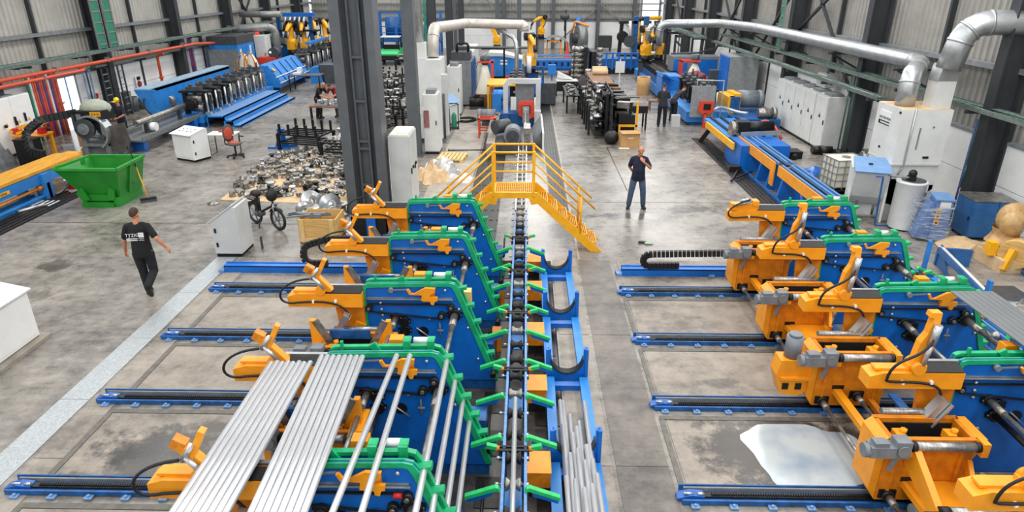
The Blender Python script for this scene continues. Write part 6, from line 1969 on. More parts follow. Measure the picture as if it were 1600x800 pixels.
t = thing('jib_hoist', 'small dark hoist block hanging on a post near the far wall', 'hoist', (3.4, 60.5, 0))
part(t, 'post', MB().box(-.07, .07, -.07, .07, 0, 3.4), 'columndk')
part(t, 'block', MB().ball((-.1, -.3, 2.85), (.42, .25, .3), 12, 8), 'greydk')
part(t, 'hook', MB().cyl((-.1, -.3, 1.7), (-.1, -.3, 2.6), .05, 8), 'black')
part(t, 'arm', MB().box(-.3, .1, -.4, .05, 2.9, 3.05), 'columndk')
t = thing('orange_funnel', 'orange cone on legs beside the far decoiler', 'hopper', (3.1, 52.0, 0))
part(t, 'cone', MB().lathe([(.08, 1.5), (.12, .9), (.38, .2), (.4, .05), (.001, .05)], (0, 0, 0)), 'redcloth')
solid('dark_crate', MB().box(-.6, .6, -.4, .4, .25, 1.25).box(-.55, -.45, -.35, .35, 0, .25).box(.45, .55, -.35, .35, 0, .25), 'columndk', 'dark metal crate standing before the white far wall', 'crate', loc=(6.9, 61.0, 0))
solid('floor_ramp', MB().prism([(-.9, 0), (.9, 0), (.1, .75), (-.5, .8)], 'y', -.6, .6), 'bluedk', 'grey-blue ramp plate beside the dark crate', 'ramp', loc=(4.9, 56.0, 0))
t = thing('strapping_tower', 'blue machine tower with white hoses and dark arms in the far right', 'machine', (8.2, 50.5, 0))
for x in (-.3, .45):
    part(t, 'post', MB().box(x - .17, x + .17, -.2, .2, 0, 3.4), 'bluedk')
part(t, 'arm', MB().box(-1.5, -.2, -.2, .2, 2.9, 3.1).cyl((-1.2, -.3, 2.0), (-1.2, .3, 2.0), .4, 14).beam((-1.3, 0, 3.0), (-1.4, 0, .8), .25, .25), 'black')
part(t, 'disc', MB().cyl((-.75, -.5, 1.7), (-.75, -.3, 1.7), .4, 16).cyl((.7, -.5, 1.9), (.7, -.3, 1.9), .35, 14), 'greydk')
for x in (-.75, .1, .85):
    part(t, 'hose', MB().tube([(x, -.3, 3.1), (x + .05, -.4, 2.1)], .1, 8), 'cab')
part(t, 'right_arm', MB().box(.6, 1.3, -.15, .15, 2.9, 3.1).beam((1.2, 0, 3.0), (1.1, 0, 1.0), .25, .25), 'columndk')
part(t, 'base', MB().box(-1.5, 1.3, -.6, .6, 0, .8), 'dark')

# ---- desk and chair in the aisle
d = thing('office_desk', 'black desk with a white sloping screen in the far aisle', 'desk', (2.25, 37.0, 0))
part(d, 'top', MB().box(-.6, .55, -.4, .4, .78, .82), 'cab')
part(d, 'panel', MB().box(-.6, -.55, -.4, .4, 0, .78).box(.5, .55, -.4, .4, 0, .78).box(-.55, .5, -.36, -.3, .25, .78), 'black')
part(d, 'screen', MB().prism([(-.55, .95), (.3, .84), (.3, .88), (-.5, 1.25)], 'y', -.1, .3), 'white')
solid('water_dispenser', MB().box(-.22, .22, -.15, .15, .95, 1.5).box(-.04, .04, -.04, .04, 0, .95), 'bluelt', 'light blue box on a post beside the far desk', 'box', loc=(1.45, 38.0, 0))
office_chair('dark office chair at the far desk', (2.95, 36.4, 0), R(200), False)

# ---- right-hand tool racks
t = thing('tool_rack', 'long dark tool rack packed with rolls and leaning black grid in the right aisle', 'rack', (3.25, 29.6, 0))
gp = part(t, 'grid_panel', MB().prism([(-4.0, 0), (-1.2, .0), (-1.0, 1.95), (-3.6, 1.85)], 'x', .1, .14), 'black')
for i in range(6):
    part(gp, 'grid_bar', MB().box(.06, .1, -3.8, -1.1, .15 + i * .32, .2 + i * .32), 'columndk')
for i in range(4):
    part(gp, 'grid_bar', MB().beam((.08, -3.7 + i * .85, .0), (.08, -3.5 + i * .82, 1.85), .04, .06), 'columndk')
for i in range(6):
    part(t, 'frame_post', MB().box(-.1, .0, -3.4 + i * 1.3, -3.3 + i * 1.3, 0, 1.8), 'black')
    part(t, 'frame_post', MB().box(-.7, -.62, -2.6 + i * 1.1, -2.52 + i * 1.1, 0, 1.2), 'black')
    part(t, 'frame_post', MB().box(.9, 1.0, -3.0 + i * 1.2, -2.9 + i * 1.2, 0, 1.4), 'black')
for z in (.35, .75, 1.15, 1.55):
    part(t, 'shelf_beam', MB().box(-.6 + z * .2, .0, -3.3, 3.4, z - .03, z), 'black')
part(t, 'top_timber', MB().box(-.4, .5, -1.0, 3.4, 1.8, 1.86), 'palletdk')
part(t, 'right_shelf', MB().box(.18, 1.2, -3.2, 3.0, .5, .54).box(.18, 1.2, -2.0, 3.0, 1.05, 1.09), 'black')
part(t, 'tag', MB().box(.05, .056, -2.9, -2.6, .75, .83), 'print')
for z in (.36, .76, 1.16, 1.56):
    for i in range(13):
        roll(rnd.choice((0, 0, 2, 1)), rnd.choice((0, 1, 0, 2)), (3.0 + z * .14 - .22 + rnd.uniform(-.06, .04), 26.5 + i * .5, z + .1), (R(90), R(0), R(90) + rnd.uniform(-.4, .4)) if rnd.random() < .65 else (0, 0, 0), 'forming roll stacked on the shelves of the right tool rack', 'rolls on the right rack', rnd.uniform(1.1, 1.45))
for i in range(6):
    for z in (.55, 1.1):
        if rnd.random() < .85:
            o = solid('tool_block', MB().cbox((0, 0, .12), .6, .35, .24, rz=rnd.uniform(-.4, .4)), rnd.choice(('palletdk', 'black', 'dark', 'castmetal')), 'dark tool block on the right side shelf of the right rack', 'block', 'tool blocks on the right rack', (4.0, 26.9 + i * .95, z + .04))
solid('long_sheet', MB().cbox((0, 0, .02), .9, .5, .03, rz=.3), 'black', 'black plate jutting out of the right tool rack', 'plate', loc=(4.25, 28.1, 1.36))
for i in range(3):
    o = solid('paper_roll', MB().cyl((-.35, 0, .12), (.35, 0, .12), .12, 12), 'kraft', 'brown paper roll on top of the right tool rack', 'roll', 'paper rolls', (3.4 + .05 * i, 31.2 + i * .6, 1.86))
t = thing('tool_rack', 'tall far tool rack with silver roll arms and a black grid', 'rack', (3.4, 39.6, 0))
part(t, 'mast', MB().box(-.1, .1, -.8, .8, 0, 2.35), 'black')
part(t, 'grid', MB().box(.25, .6, -.7, -.6, .2, 2.1).box(.25, .3, -.7, .7, .2, 2.1), 'black')
part(t, 'base', MB().box(-.8, .8, -.9, .9, 0, .2), 'black')
for i in range(7):
    z = .45 + i * .29
    part(t, 'roll_arm', MB().cyl((-.75, -.5, z), (.0, -.5, z + .03), .12, 12).cyl((-.8, -.5, z), (-.7, -.5, z), .17, 12).cyl((-.45, -.5, z), (-.35, -.5, z), .17, 12), 'castmetal')
    part(t, 'roll_arm', MB().cyl((.65, -.4, z), (.95, -.4, z), .12, 12), 'castmetal')
    part(t, 'roll_arm', MB().cyl((-.75, .3, z), (.0, .3, z), .12, 12).cyl((-.7, .3, z), (-.6, .3, z), .16, 12), 'castmetal')
for i in range(12):
    roll(rnd.choice((0, 2, 1)), rnd.choice((0, 1)), (2.75 + rnd.uniform(0, .9), 34.2 + i * .26, .0 + .0), (0, 0, i), 'forming roll standing on the floor between the two right racks', 'rolls between the right racks', 1.4)
solid('white_shield', MB().cbox((0, 0, 1.5), .5, .03, .6).box(-.03, .03, .02, .06, 0, 1.9), 'cab', 'white shield plate on a thin post behind the right tool rack', 'plate', loc=(5.1, 37.0, 0))
t = thing('tool_table', 'black narrow table left of the right tool rack', 'table', (2.2, 33.2, 0))
part(t, 'top', MB().box(-.3, .35, -1.6, 1.6, .8, .85), 'black')
for y in (-1.5, 1.5):
    part(t, 'leg', MB().box(-.28, -.2, y - .04, y + .04, 0, .8).box(.25, .33, y - .04, y + .04, 0, .8), 'black')
for i in range(9):
    roll(rnd.choice((0, 1)), rnd.choice((0, 2)), (2.15 + .1 * (i % 2), 31.9 + i * .32, .855), (0, 0, i), 'forming roll on the narrow black table', 'rolls on the narrow table', 1.0)
b = thing('cardboard_box', 'brown cardboard box at the near end of the right tool rack', 'box', (3.98, 25.15, 0), R(4))
part(b, 'body', MB().box(-.36, .36, -.25, .25, 0, .55), 'card')
part(b, 'flap', MB().cbox((0, -.26, .57), .72, .16, .01, rx=R(25)), 'card')
part(b, 'label', MB().box(-.1, .12, -.256, -.25, .34, .37), 'print')
solid('paper_scrap', MB().box(-.2, .2, -.08, .08, 0, .01), 'print', 'white paper scrap on the floor before the cardboard box', 'paper', loc=(3.75, 24.75, 0))
t = thing('bag_heap', 'dark plastic bag heap at the foot of the black grid', 'bag', (3.35, 25.5, 0))
part(t, 'bag', MB().ball((0, 0, .25), (.3, .3, .28), 10, 7), 'black')
part(t, 'bag', MB().ball((.05, .4, .2), (.25, .25, .22), 10, 7), 'dark')
t = thing('tool_trolley', 'black trolley table with a yellow frame at the end of the right rack', 'trolley', (4.75, 28.2, 0))
part(t, 'tray', MB().box(-.35, .35, -.4, .4, .75, 1.05), 'black')
for x in (-.3, .3):
    for y in (-.35, .35):
        part(t, 'leg', MB().box(x - .035, x + .035, y - .035, y + .035, .06, .75), 'black')
        part(t, 'caster', MB().cyl((x - .02, y, .05), (x + .02, y, .05), .05, 8), 'rubber')
t = thing('guard_stand', 'small yellow guard frame behind the cardboard box', 'frame', (4.1, 26.3, 0))
part(t, 'bar', MB().box(-.4, .35, -.04, .04, .5, .58), 'yellow')
part(t, 'leg', MB().box(-.4, -.32, -.04, .04, 0, .5), 'yellow')
part(t, 'leg', MB().box(.27, .35, -.04, .04, 0, 1.5), 'yellow')
part(t, 'back_box', MB().box(-.38, .26, .1, .9, .0, .95), 'black')
# ================================================================ RIGHT SIDE OF THE HALL
# ---- white dust filter with drum
f = thing('dust_filter', 'big white dust filter unit with silver ducts by the right wall', 'filter unit', (10.05, 17.0, 0))
part(f, 'upper_housing', MB().box(-.62, .62, -.25, 1.0, 1.55, 2.95), 'cab')
part(f, 'hopper', MB().prism([(-.55, .5), (-.1, .35), (.62, .9), (.62, 1.55), (-.62, 1.55), (-.62, 1.1)], 'y', -.2, .95), 'cab')
part(f, 'seam', MB().box(-.63, .63, -.27, 1.01, 1.53, 1.57), 'cab2')
part(f, 'inlet_box', MB().box(.15, .6, -.1, .35, 2.95, 3.62), 'cab')
part(f, 'inlet_adapter', MB().prism([(.13, 3.62), (.62, 3.62), (.56, 4.02), (.2, 4.02)], 'y', -.1, .35), 'galv')
part(f, 'support_leg', MB().prism([(-.62, 0), (-.3, 0), (-.3, 1.15), (-.62, 1.15)], 'y', -.2, -.1), 'cab')
part(f, 'support_leg', MB().prism([(-.62, 0), (-.3, 0), (-.3, 1.15), (-.62, 1.15)], 'y', .85, .95), 'cab')
part(f, 'support_leg', MB().box(.5, .6, .8, .9, 0, 1.0).box(.5, .6, -.2, -.1, 0, 1.0), 'cab2')
part(f, 'conduit', MB().tube(rounded([(-.33, -.29, 2.98), (-.33, -.29, 2.1), (-.33, -.29, 1.5), (-.45, -.29, 1.25)], .05), .022, 6), 'galv')
part(f, 'handle', MB().box(.12, .26, -.28, -.25, 1.72, 1.77), 'black')
part(f, 'bracket', MB().box(-.12, -.09, -.27, -.25, 1.95, 2.5).box(.2, .24, -.27, -.25, 2.5, 2.54), 'grey')
part(f, 'door_knob', MB().cyl((-.65, .5, 1.85), (-.62, .5, 1.85), .03, 8).cyl((-.65, -.15, 2.86), (-.62, -.15, 2.86), .03, 8), 'black')
lb = part(f, 'label_plate', MB().box(-.632, -.62, .25, .8, 2.4, 2.78), 'print', 'white label plate')
part(lb, 'lettering', text_mb('DEXTRATION', .09).xf(Matrix.Translation((-.636, .52, 2.6)) @ Matrix.Rotation(R(-90), 4, 'Z')), 'inkblack')
part(lb, 'stripe', MB().box(-.638, -.632, .25, .8, 2.43, 2.46).box(-.638, -.632, .25, .8, 2.5, 2.53).box(-.638, -.632, .72, .8, 2.43, 2.53), 'inkblack', 'black stripe frame')
part(f, 'dust_layer', MB().box(-.6, .6, -.23, .98, 2.95, 2.96), 'kraft')
d = thing('collecting_drum', 'white cylindrical collecting drum below the dust filter', 'drum', (9.78, 16.28, 0))
part(d, 'shell', MB().lathe([(.34, .04), (.34, 1.2), (.36, 1.22), (.36, 1.26), (.001, 1.26)], (0, 0, 0), n=28), 'cab')
part(d, 'base_ring', MB().cyl((0, 0, 0), (0, 0, .05), .32, 24), 'black')
part(d, 'lid', MB().cyl((.05, .02, 1.26), (.05, .02, 1.28), .28, 20), 'greydk')
part(d, 'motor', MB().box(-.14, .02, -.12, .04, 1.28, 1.4).ball((-.05, -.04, 1.46), (.1, .1, .1), 10, 7), 'black')
part(d, 'pipe', MB().tube(bez((-.05, -.04, 1.34), (-.3, -.1, 1.4), (-.5, .1, 1.3), (-.55, .35, 1.4), 8), .03, 6), 'grey')
h = thing('dust_hopper', 'white hopper stand with a pale blue lid left of the dust filter', 'hopper', (9.05, 16.95, 0), R(-18))
part(h, 'lid', MB().cbox((0, -.08, 1.50), .86, .72, .035, rx=R(20)), 'slate')
part(h, 'lid_handle', MB().cbox((-.05, -.1, 1.535), .1, .03, .03, rx=R(20)), 'black')
part(h, 'chute', MB().prism([(-.38, 1.36), (.28, 1.58), (.30, .75), (.1, .42), (-.1, .65)], 'x', -.40, .40), 'cab2')
for x in (-.46, .40):
    part(h, 'side_plate', MB().prism([(-.16, 0), (.32, 0), (.32, 1.5), (-.05, 1.4), (-.16, .75)], 'x', x, x + .06), 'cab')
part(h, 'cross_plate', MB().box(-.4, .4, .26, .3, .05, .8), 'cab')
part(h, 'gas_spring', MB().cyl((.48, -.1, 1.3), (.48, .1, .75), .018, 8).cyl((-.2, -.18, .3), (-.2, -.18, .55), .03, 8).cyl((.2, -.18, .2), (.2, -.18, .45), .03, 8), 'greydk')
solid('stand_pipe', MB().tube(rounded([(8.95, 16.45, 1.32), (9.1, 16.4, 1.33), (9.1, 16.3, .05), (9.5, 16.3, .05)], .03), .022, 6), 'bluedk', 'dark blue pipe standing in front of the hopper stand', 'pipe')
t = thing('extraction_fan', 'cream fan housing with a grey finned motor behind the hopper stand', 'fan', (9.88, 18.15, 1.1))
part(t, 'housing', MB().prism([(-.1, -.4), (.55, -.4), (.55, .5), (.1, .5), (-.1, .35)], 'y', 0, .5), 'plastic')
part(t, 'motor', MB().cyl((-.45, .2, .25), (-.1, .2, .25), .15, 12).box(-.4, -.15, .1, .3, .38, .46), 'castmetal')
part(t, 'flange', MB().cyl((-.3, .2, -.25), (-.3, .2, .06), .13, 12), 'castmetal')
part(t, 'pedestal', MB().box(-.1, .5, .0, .5, -1.1, -.4), 'cab2')
# IBC and pallets
b = thing('ibc_tank', 'caged milky IBC tank on a dark pallet by the right wall', 'tank', (9.62, 19.55, 0), R(8))
part(b, 'bottle', MB().box(-.46, .46, -.4, .4, .2, 1.02), 'plastic')
part(b, 'cap', MB().cyl((0, 0, 1.02), (0, 0, 1.05), .12, 14), 'grey')
for x in (-.48, -.24, 0, .24, .48):
    part(b, 'cage_bar', MB().box(x - .012, x + .012, -.43, -.41, .15, 1.04).box(x - .012, x + .012, .41, .43, .15, 1.04), 'galv2')
for y in (-.2, .0, .2):
    part(b, 'cage_bar', MB().box(-.5, -.48, y - .012, y + .012, .15, 1.04).box(.48, .5, y - .012, y + .012, .15, 1.04), 'galv2')
for z in (.22, .42, .63, .84, 1.03):
    part(b, 'cage_hoop', MB().box(-.5, .5, -.435, -.415, z - .012, z + .012).box(-.5, .5, .415, .435, z - .012, z + .012).box(-.505, -.485, -.42, .42, z - .012, z + .012).box(.485, .505, -.42, .42, z - .012, z + .012), 'galv2')
part(b, 'pallet', MB().box(-.52, .52, -.46, .46, .1, .15).box(-.52, -.4, -.46, .46, 0, .1).box(-.06, .06, -.46, .46, 0, .1).box(.4, .52, -.46, .46, 0, .1), 'dark')
for i, (x, y, l) in enumerate(((9.45, 20.85, 'old brown pallet under the blue sheet behind the IBC tank'), (8.85, 19.55, 'old brown pallet edge showing under the IBC tank'))):
    if i:
        continue
    p = thing('wooden_pallet', l, 'pallet', (x, y, 0), R(12))
    for k in range(6):
        part(p, 'deck_board', MB().cbox((-.5 + k * .2, 0, .13), .13, .9, .022), 'palletdk')
    for yy in (-.4, 0, .4):
        part(p, 'bearer', MB().box(-.56, .56, yy - .05, yy + .05, 0, .118), 'palletdk')
o = solid('plastic_sheet', crumple(7, 6, 1.0, .8, .28, 21), 'blue2', 'crumpled bright blue plastic sheet on the old pallet', 'sheet', loc=(9.5, 20.85, .143))
# blue cabinets and wrapped goods
def film_box(label_parent, x0, x1, y0, y1, z0, z1):
    rr_ = random.Random(2)
    v, f_ = [], []
    nz, per = 7, [(x0, y0), ((x0 + x1) / 2, y0), (x1, y0), (x1, (y0 + y1) / 2), (x1, y1), ((x0 + x1) / 2, y1), (x0, y1), (x0, (y0 + y1) / 2)]
    for k in range(nz + 1):
        for (x, y) in per:
            v.append((x + rr_.uniform(-.015, .015), y + rr_.uniform(-.015, .015), z0 + (z1 - z0) * k / nz))
    n_ = len(per)
    for k in range(nz):
        for i in range(n_):
            f_.append((k * n_ + i, k * n_ + (i + 1) % n_, (k + 1) * n_ + (i + 1) % n_, (k + 1) * n_ + i))
    part(label_parent, 'stretch_film', MB().add(v, f_), 'film', 'glossy clear stretch film')


w = thing('wrapped_console', 'pale blue control console wrapped in clear film beside the drum', 'console', (10.02, 15.5, 0), R(-12))
part(w, 'body', MB().box(-.05, .3, -.2, .3, .04, 1.06), 'slate2')
part(w, 'wing', MB().prism([(-.36, .05), (-.05, .05), (-.05, .95), (-.14, .95)], 'y', -.12, .28), 'slate2')
part(w, 'top', MB().cbox((.12, .05, 1.08), .42, .56, .04, rx=R(4)), 'slate')
part(w, 'label', MB().box(.02, .25, -.21, -.2, .86, 1.02), 'print')
for i in range(3):
    part(w, 'warning_sign', MB().box(-.03, .08, -.212, -.2, .44 + i * .15, .56 + i * .15), 'yellow', 'yellow sign with black mark')
    part(w, 'sign_mark', MB().box(.0, .05, -.216, -.212, .47 + i * .15, .53 + i * .15), 'inkblack')
film_box(w, -.40, .34, -.24, .34, .03, .98)
part(w, 'foot', MB().box(-.3, .3, -.2, .3, 0, .05), 'dark')
b = thing('blue_cabinet', 'blue metal tool cabinet with dusty top against the right wall', 'cabinet', (11.35, 15.7, 0), R(-6))
part(b, 'body', MB().box(-.45, .5, -.35, .4, .08, 1.0), 'steelblue')
part(b, 'top', MB().box(-.47, .52, -.37, .42, 1.0, 1.03), 'castmetal')
part(b, 'door', MB().box(-.44, .1, -.37, -.35, .1, .98), 'steelblue')
part(b, 'door', MB().box(.12, .49, -.37, -.35, .1, .98), 'steelblue')
for x in (-.42, .44):
    for y in (-.3, .36):
        part(b, 'foot', MB().box(x, x + .05, y - .05, y, 0, .08), 'black')
part(b, 'handle', MB().box(-.47, -.44, -.3, -.27, .5, .6), 'black')
solid('kraft_bed', crumple(9, 5, 1.8, .8, .22, 31), 'kraft', 'brown paper packing spread under the wrapped machine', 'paper', loc=(10.9, 14.9, 0)).rotation_euler = (0, 0, -.35)
g = thing('wrapped_machine', 'tall machine head wrapped in tan film by the blue cabinet', 'machine', (10.72, 14.0, 0))
part(g, 'head', MB().ball((.1, .05, 1.05), (.3, .27, .36), 14, 9).ball((.05, -.1, .98), (.27, .24, .3), 12, 8).ball((.22, .1, 1.2), (.22, .2, .2), 12, 8), 'tanfilm')
part(g, 'neck', MB().lathe([(.38, .5), (.3, .62), (.26, .72), (.3, .85)], (.08, .05, 0)), 'tanfilm')
part(g, 'drum', MB().cyl((-.05, -.55, .42), (.25, -.25, .42), .32, 18), 'wood')
part(g, 'bracket', MB().box(-.42, -.25, -.3, -.1, .3, .6).beam((-.25, -.6, .1), (-.1, -.55, .55), .12, .12), 'yellow')
part(g, 'base', MB().box(-.3, .45, -.6, .3, 0, .3), 'kraft')
s_ = thing('wrapped_skid', 'long blue skid with clear film trailing along the right edge', 'skid', (9.41, 12.8, 0), R(-101))
part(s_, 'beam', MB().box(-1.0, 1.9, -.35, -.25, .3, .42), 'steelblue')
part(s_, 'support', MB().box(1.7, 1.8, -.35, -.25, 0, .3), 'steelblue')
part(s_, 'gusset', MB().prism([(-1.0, 0), (-.3, 0), (-.9, .5), (-1.0, .5)], 'y', -.32, -.28), 'steelblue')
part(s_, 'end_plate', MB().box(-1.05, -.98, -.35, .35, 0, .42), 'steelblue')
part(s_, 'rail', MB().cyl((-1.0, -.3, .46), (2.1, -.3, .44), .03, 8), 'cab')
g = thing('wrapped_machine', 'large blue and tan machine under clear film at the right edge', 'machine', (11.33, 12.9, 0))
part(g, 'body', MB().box(-.45, .6, -.6, .7, 0, .75), 'bluedk')
part(g, 'crate', MB().cbox((.15, -.5, .75), .7, .5, .5, rz=.3), 'palletdk')
part(g, 'core', MB().ball((.1, .35, 1.05), (.35, .35, .35), 12, 8), 'tanfilm')
film_box(g, -.5, .65, -.82, .75, .05, 1.25)
o = solid('film_sheet', crumple(9, 6, 1.3, .9, .3, 41), 'film', 'loose crumpled clear film on the floor at the right edge', 'film', loc=(10.15, 11.6, 0))
solid('floor_mat', MB().box(-.9, .9, -.35, .35, 0, .012), 'greydk', 'dark rubber mat on the floor beyond the right machines', 'mat', loc=(9.4, 12.4, 0))
t = thing('tube_rack', 'blue post rack standing right of the second conveyor', 'rack', (8.45, 10.4, 0))
for y in (-3.0, -1.0, 1.0, 3.0):
    part(t, 'post', MB().box(.28, .34, y - .05, y + .05, 0, .75), 'bluelt')
    part(t, 'post', MB().box(-.34, -.28, y - .05, y + .05, 0, .6), 'bluelt')
    part(t, 'cross_beam', MB().box(-.34, .34, y - .05, y + .05, 0, .1), 'blue')
part(t, 'side_beam', MB().box(-.34, -.2, -3, 3, 0, .1).box(.2, .34, -3, 3, 0, .1), 'bluelt')

# ---- switch cabinets along the right wall
for i in range(5):
    y0 = 24.35 + i * 1.05 if i == 0 else 25.42 + (i - 1) * 1.02
    c = cabinet('switch_cabinet', 'pale switch cabinet by the right wall, %s of five' % ['nearest', 'second', 'third', 'fourth', 'farthest'][i], 10.95, 11.75, y0, y0 + 1.0, 1.98, 'cab', '-x', 1, 'switch cabinets along the right wall', handle=True)
    part(c, 'warning_sign', MB().prism([(-.09, 1.2), (.09, 1.2), (0, 1.36)], 'x', -.426, -.42), 'inkblack', 'black triangular mark')
    part(c, 'roof_fan', MB().box(-.25, .2, -.3, .3, 1.98, 2.08), 'grey')
t = thing('cable_box', 'grey cable junction box above the switch cabinets', 'box', (11.55, 26.2, 2.1))
part(t, 'box', MB().box(-.2, .25, -.4, .4, 0, .5), 'cab2')
part(t, 'conduit', MB().cyl((0, 0, .5), (0, 0, .85), .05, 8), 'grey')
cm = MB()
for k in range(4):
    cm.tube([((.35 + .05 * k) * math.cos(i * .7 + k), (.28 + .03 * k) * math.sin(i * .7 + k), .03 + .02 * k) for i in range(11)], .025, 5)
solid('cable_coil', cm, 'black', 'coiled black cable on the floor before the switch cabinets', 'cable', loc=(9.75, 26.9, 0))
for i, (x, y) in enumerate(((11.0, 23.95), (11.35, 23.55), (10.75, 24.05))):
    o = solid('motor_part', MB().cyl((-.22, 0, .16), (.2, 0, .16), .15, 12).box(-.15, .15, -.16, .16, 0, .06), 'dark', 'dark motor part on the floor by the wall column', 'motor', 'motor parts by the column', (x, y, 0))

# ---- right-hand cut-off line upstream of the second conveyor
t = thing('guide_trestle', 'blue guide trestle with a long orange guard beside the right aisle', 'machine bed', (7.65, 17.6, 0))
for y0, y1, hook in ((-1.75, 1.35, False), (1.65, 5.3, True)):
    pts_ = [(y0, .58), (y1, .58), (y1, .9), (y0, .9)]
    part(t, 'orange_guard', MB().prism([(y0, .62), (y1, .62), (y1, .92), (y0, .92)], 'x', -.24, -.2), 'orange')
    if hook:
        part(t, 'guard_leg', MB().box(-.24, -.2, y0, y0 + .3, .2, .62), 'orange')
    for x in (-.16, .1, .25):
        part(t, 'guide_rail', MB().box(x, x + .06, y0, y1, .86, .94), 'blueline')
    part(t, 'roller_bed', MB().box(-.08, .22, y0, y1, .8, .84), 'dark')
    for y in (y0 + .3, y0 + 1.2, y1 - .4):
        part(t, 'leg', MB().prism([(-.3, 0), (.4, 0), (.25, .8), (-.15, .8)], 'y', y, y + .12), 'blue')
part(t, 'foot_beam', MB().box(-.4, -.3, -1.7, 5.3, 0, .1), 'bluedk')
t = thing('cutting_saw', 'blue cut-off saw table with black motor and yellow guard in the right line', 'machine', (7.8, 23.8, 0))
part(t, 'table', MB().box(-.7, .9, -.8, 2.6, .72, .84), 'bluelt')
part(t, 'yellow_guard', MB().box(-.82, -.74, -1.7, 1.9, .62, .84), 'yellow')
part(t, 'guide_rail', MB().box(-.5, -.42, -.8, 2.6, .84, .92).box(-.1, -.02, -.8, 2.6, .84, .92).box(.5, .58, -.8, 2.6, .84, .9), 'black')
part(t, 'leg', MB().box(-.6, -.3, -.6, -.3, 0, .72), 'blue')
part(t, 'leg', MB().beam((-.5, 2.0, .7), (-.9, 2.1, 0), .16, .16).box(.4, .7, 1.6, 2.0, 0, .72), 'black')
part(t, 'side_panel', MB().box(-.66, .95, -2.2, -.8, .0, .86), 'blue')
part(t, 'saw_motor', MB().cyl((.0, -.3, 1.08), (1.0, -.1, 1.08), .2, 14).box(-.35, .1, -.5, .0, .85, 1.3), 'black')
part(t, 'saw_head', MB().cyl((-.55, -.4, 1.05), (-.35, -.4, 1.05), .26, 16).box(-.6, -.3, -.7, -.3, .84, .95), 'castmetal')
part(t, 'splash_sheet', MB().cbox((.35, -.95, 1.0), 1.5, .03, .16, rz=R(12)), 'galv')
part(t, 'red_hose', MB().tube(bez((.9, 1.0, .9), (1.2, 1.3, 1.2), (1.5, .8, 1.0), (1.6, .4, .5), 10), .05, 6), 'red')
part(t, 'grey_hose', MB().tube(bez((-.4, 2.4, 1.2), (0, 2.8, 1.4), (.5, 2.5, 1.0), (.9, 2.3, 1.1), 10), .06, 6), 'galv')
solid('floor_junk', MB().box(-.3, .3, -.3, .3, 0, .25).cyl((-.1, -.5, .1), (.4, .1, .12), .09, 8), 'black', 'black fittings on the floor behind the right cut-off saw', 'fittings', loc=(9.6, 23.6, 0))
solid('floor_junk', MB().beam((-.5, -.8, .08), (.3, 1.0, .06), .06, .06).beam((-.3, -.6, .12), (.5, .3, .08), .05, .05).box(-.2, .2, .5, .9, 0, .18), 'dark', 'dark scrap bars lying beside the blue trestle', 'scrap', loc=(7.0, 21.0, 0))

# ---- right forming mill
m = thing('forming_mill', 'right roll forming mill with grey end guard and red gauge post', 'machine', (7.9, 29.0, 0))
part(m, 'bed', MB().box(-.9, .9, 0, 15, .15, .6), 'bluelt')
part(m, 'bed_foot', MB().box(-.7, .7, .1, 14.9, 0, .15), 'bluedk')
part(m, 'end_guard', MB().box(-.85, .15, -.4, -.34, .45, 1.75), 'galv2')
part(m, 'guard_frame', MB().tube([(-.65, -.37, 1.75), (-.65, -.37, 2.0), (.5, -.2, 1.95), (.5, -.2, .4)], .03, 6), 'cab2')
r = part(m, 'red_gauge', MB().prism([(-.55, .72), (-.5, 1.15), (.05, 1.15), (.12, .72), (-.1, .62), (-.4, .62)], 'y', -.62, -.5), 'red')
part(r, 'gauge_window', MB().box(-.35, -.05, -.64, -.62, .8, 1.05), 'dark')
part(m, 'red_post', MB().box(-.3, -.18, -.62, -.5, 0, .65), 'red')
for i in range(5):
    stand(m, .5 + i * .9, False)
part(m, 'tilted_panel', MB().cbox((-.75, 5.4, 1.35), .9, 1.2, .06, ry=R(28), rz=R(10)), 'bluelt')
part(m, 'panel_screen', MB().cbox((-.75, 5.4, 1.39), .4, .5, .03, ry=R(28), rz=R(10)), 'slate')
part(m, 'blue_hood', MB().box(-.9, .1, 5.9, 7.4, .6, 1.3), 'bluelt')
part(m, 'red_frame', MB().prism([(.0, 1.0), (.8, 1.2), (.7, 1.7), (.1, 1.55)], 'y', 3.6, 5.2), 'maroon')
part(m, 'gear_drive', MB().box(.9, 1.2, .2, 1.8, .2, 1.2).box(1.2, 1.5, .4, 1.6, .4, 1.3), 'yellow')
part(m, 'gear_core', MB().box(1.0, 1.4, .15, .5, .6, 1.2), 'bluedk')
mo = part(m, 'drive_motor', MB().cyl((1.5, 1.0, 1.0), (2.4, 1.0, 1.0), .38, 16), 'motor')
part(mo, 'motor_cowl', MB().cyl((2.4, 1.0, 1.0), (2.6, 1.0, 1.0), .39, 16), 'grey')
part(m, 'second_motor', MB().cyl((1.9, -.8, .7), (2.5, -.8, .7), .2, 14).cyl((2.5, -.8, .7), (2.65, -.8, .7), .26, 14), 'castmetal')
part(m, 'motor_bench', MB().box(.9, 2.8, -1.1, 2.0, 0, .5), 'bluedk')
rr = MB()
for i in range(12):
    rr.cyl((-.6, 8.4 + i * .5, 1.0), (.6, 8.4 + i * .5, 1.0), .13, 10)
    rr.box(-.75, -.65, 8.3 + i * .5, 8.5 + i * .5, .6, 1.25)
part(m, 'forming_rolls', rr, 'dark', kind='stuff')
part(m, 'roll_housing', MB().box(-.78, -.7, 8.0, 14.4, .6, .95), 'bluedk')
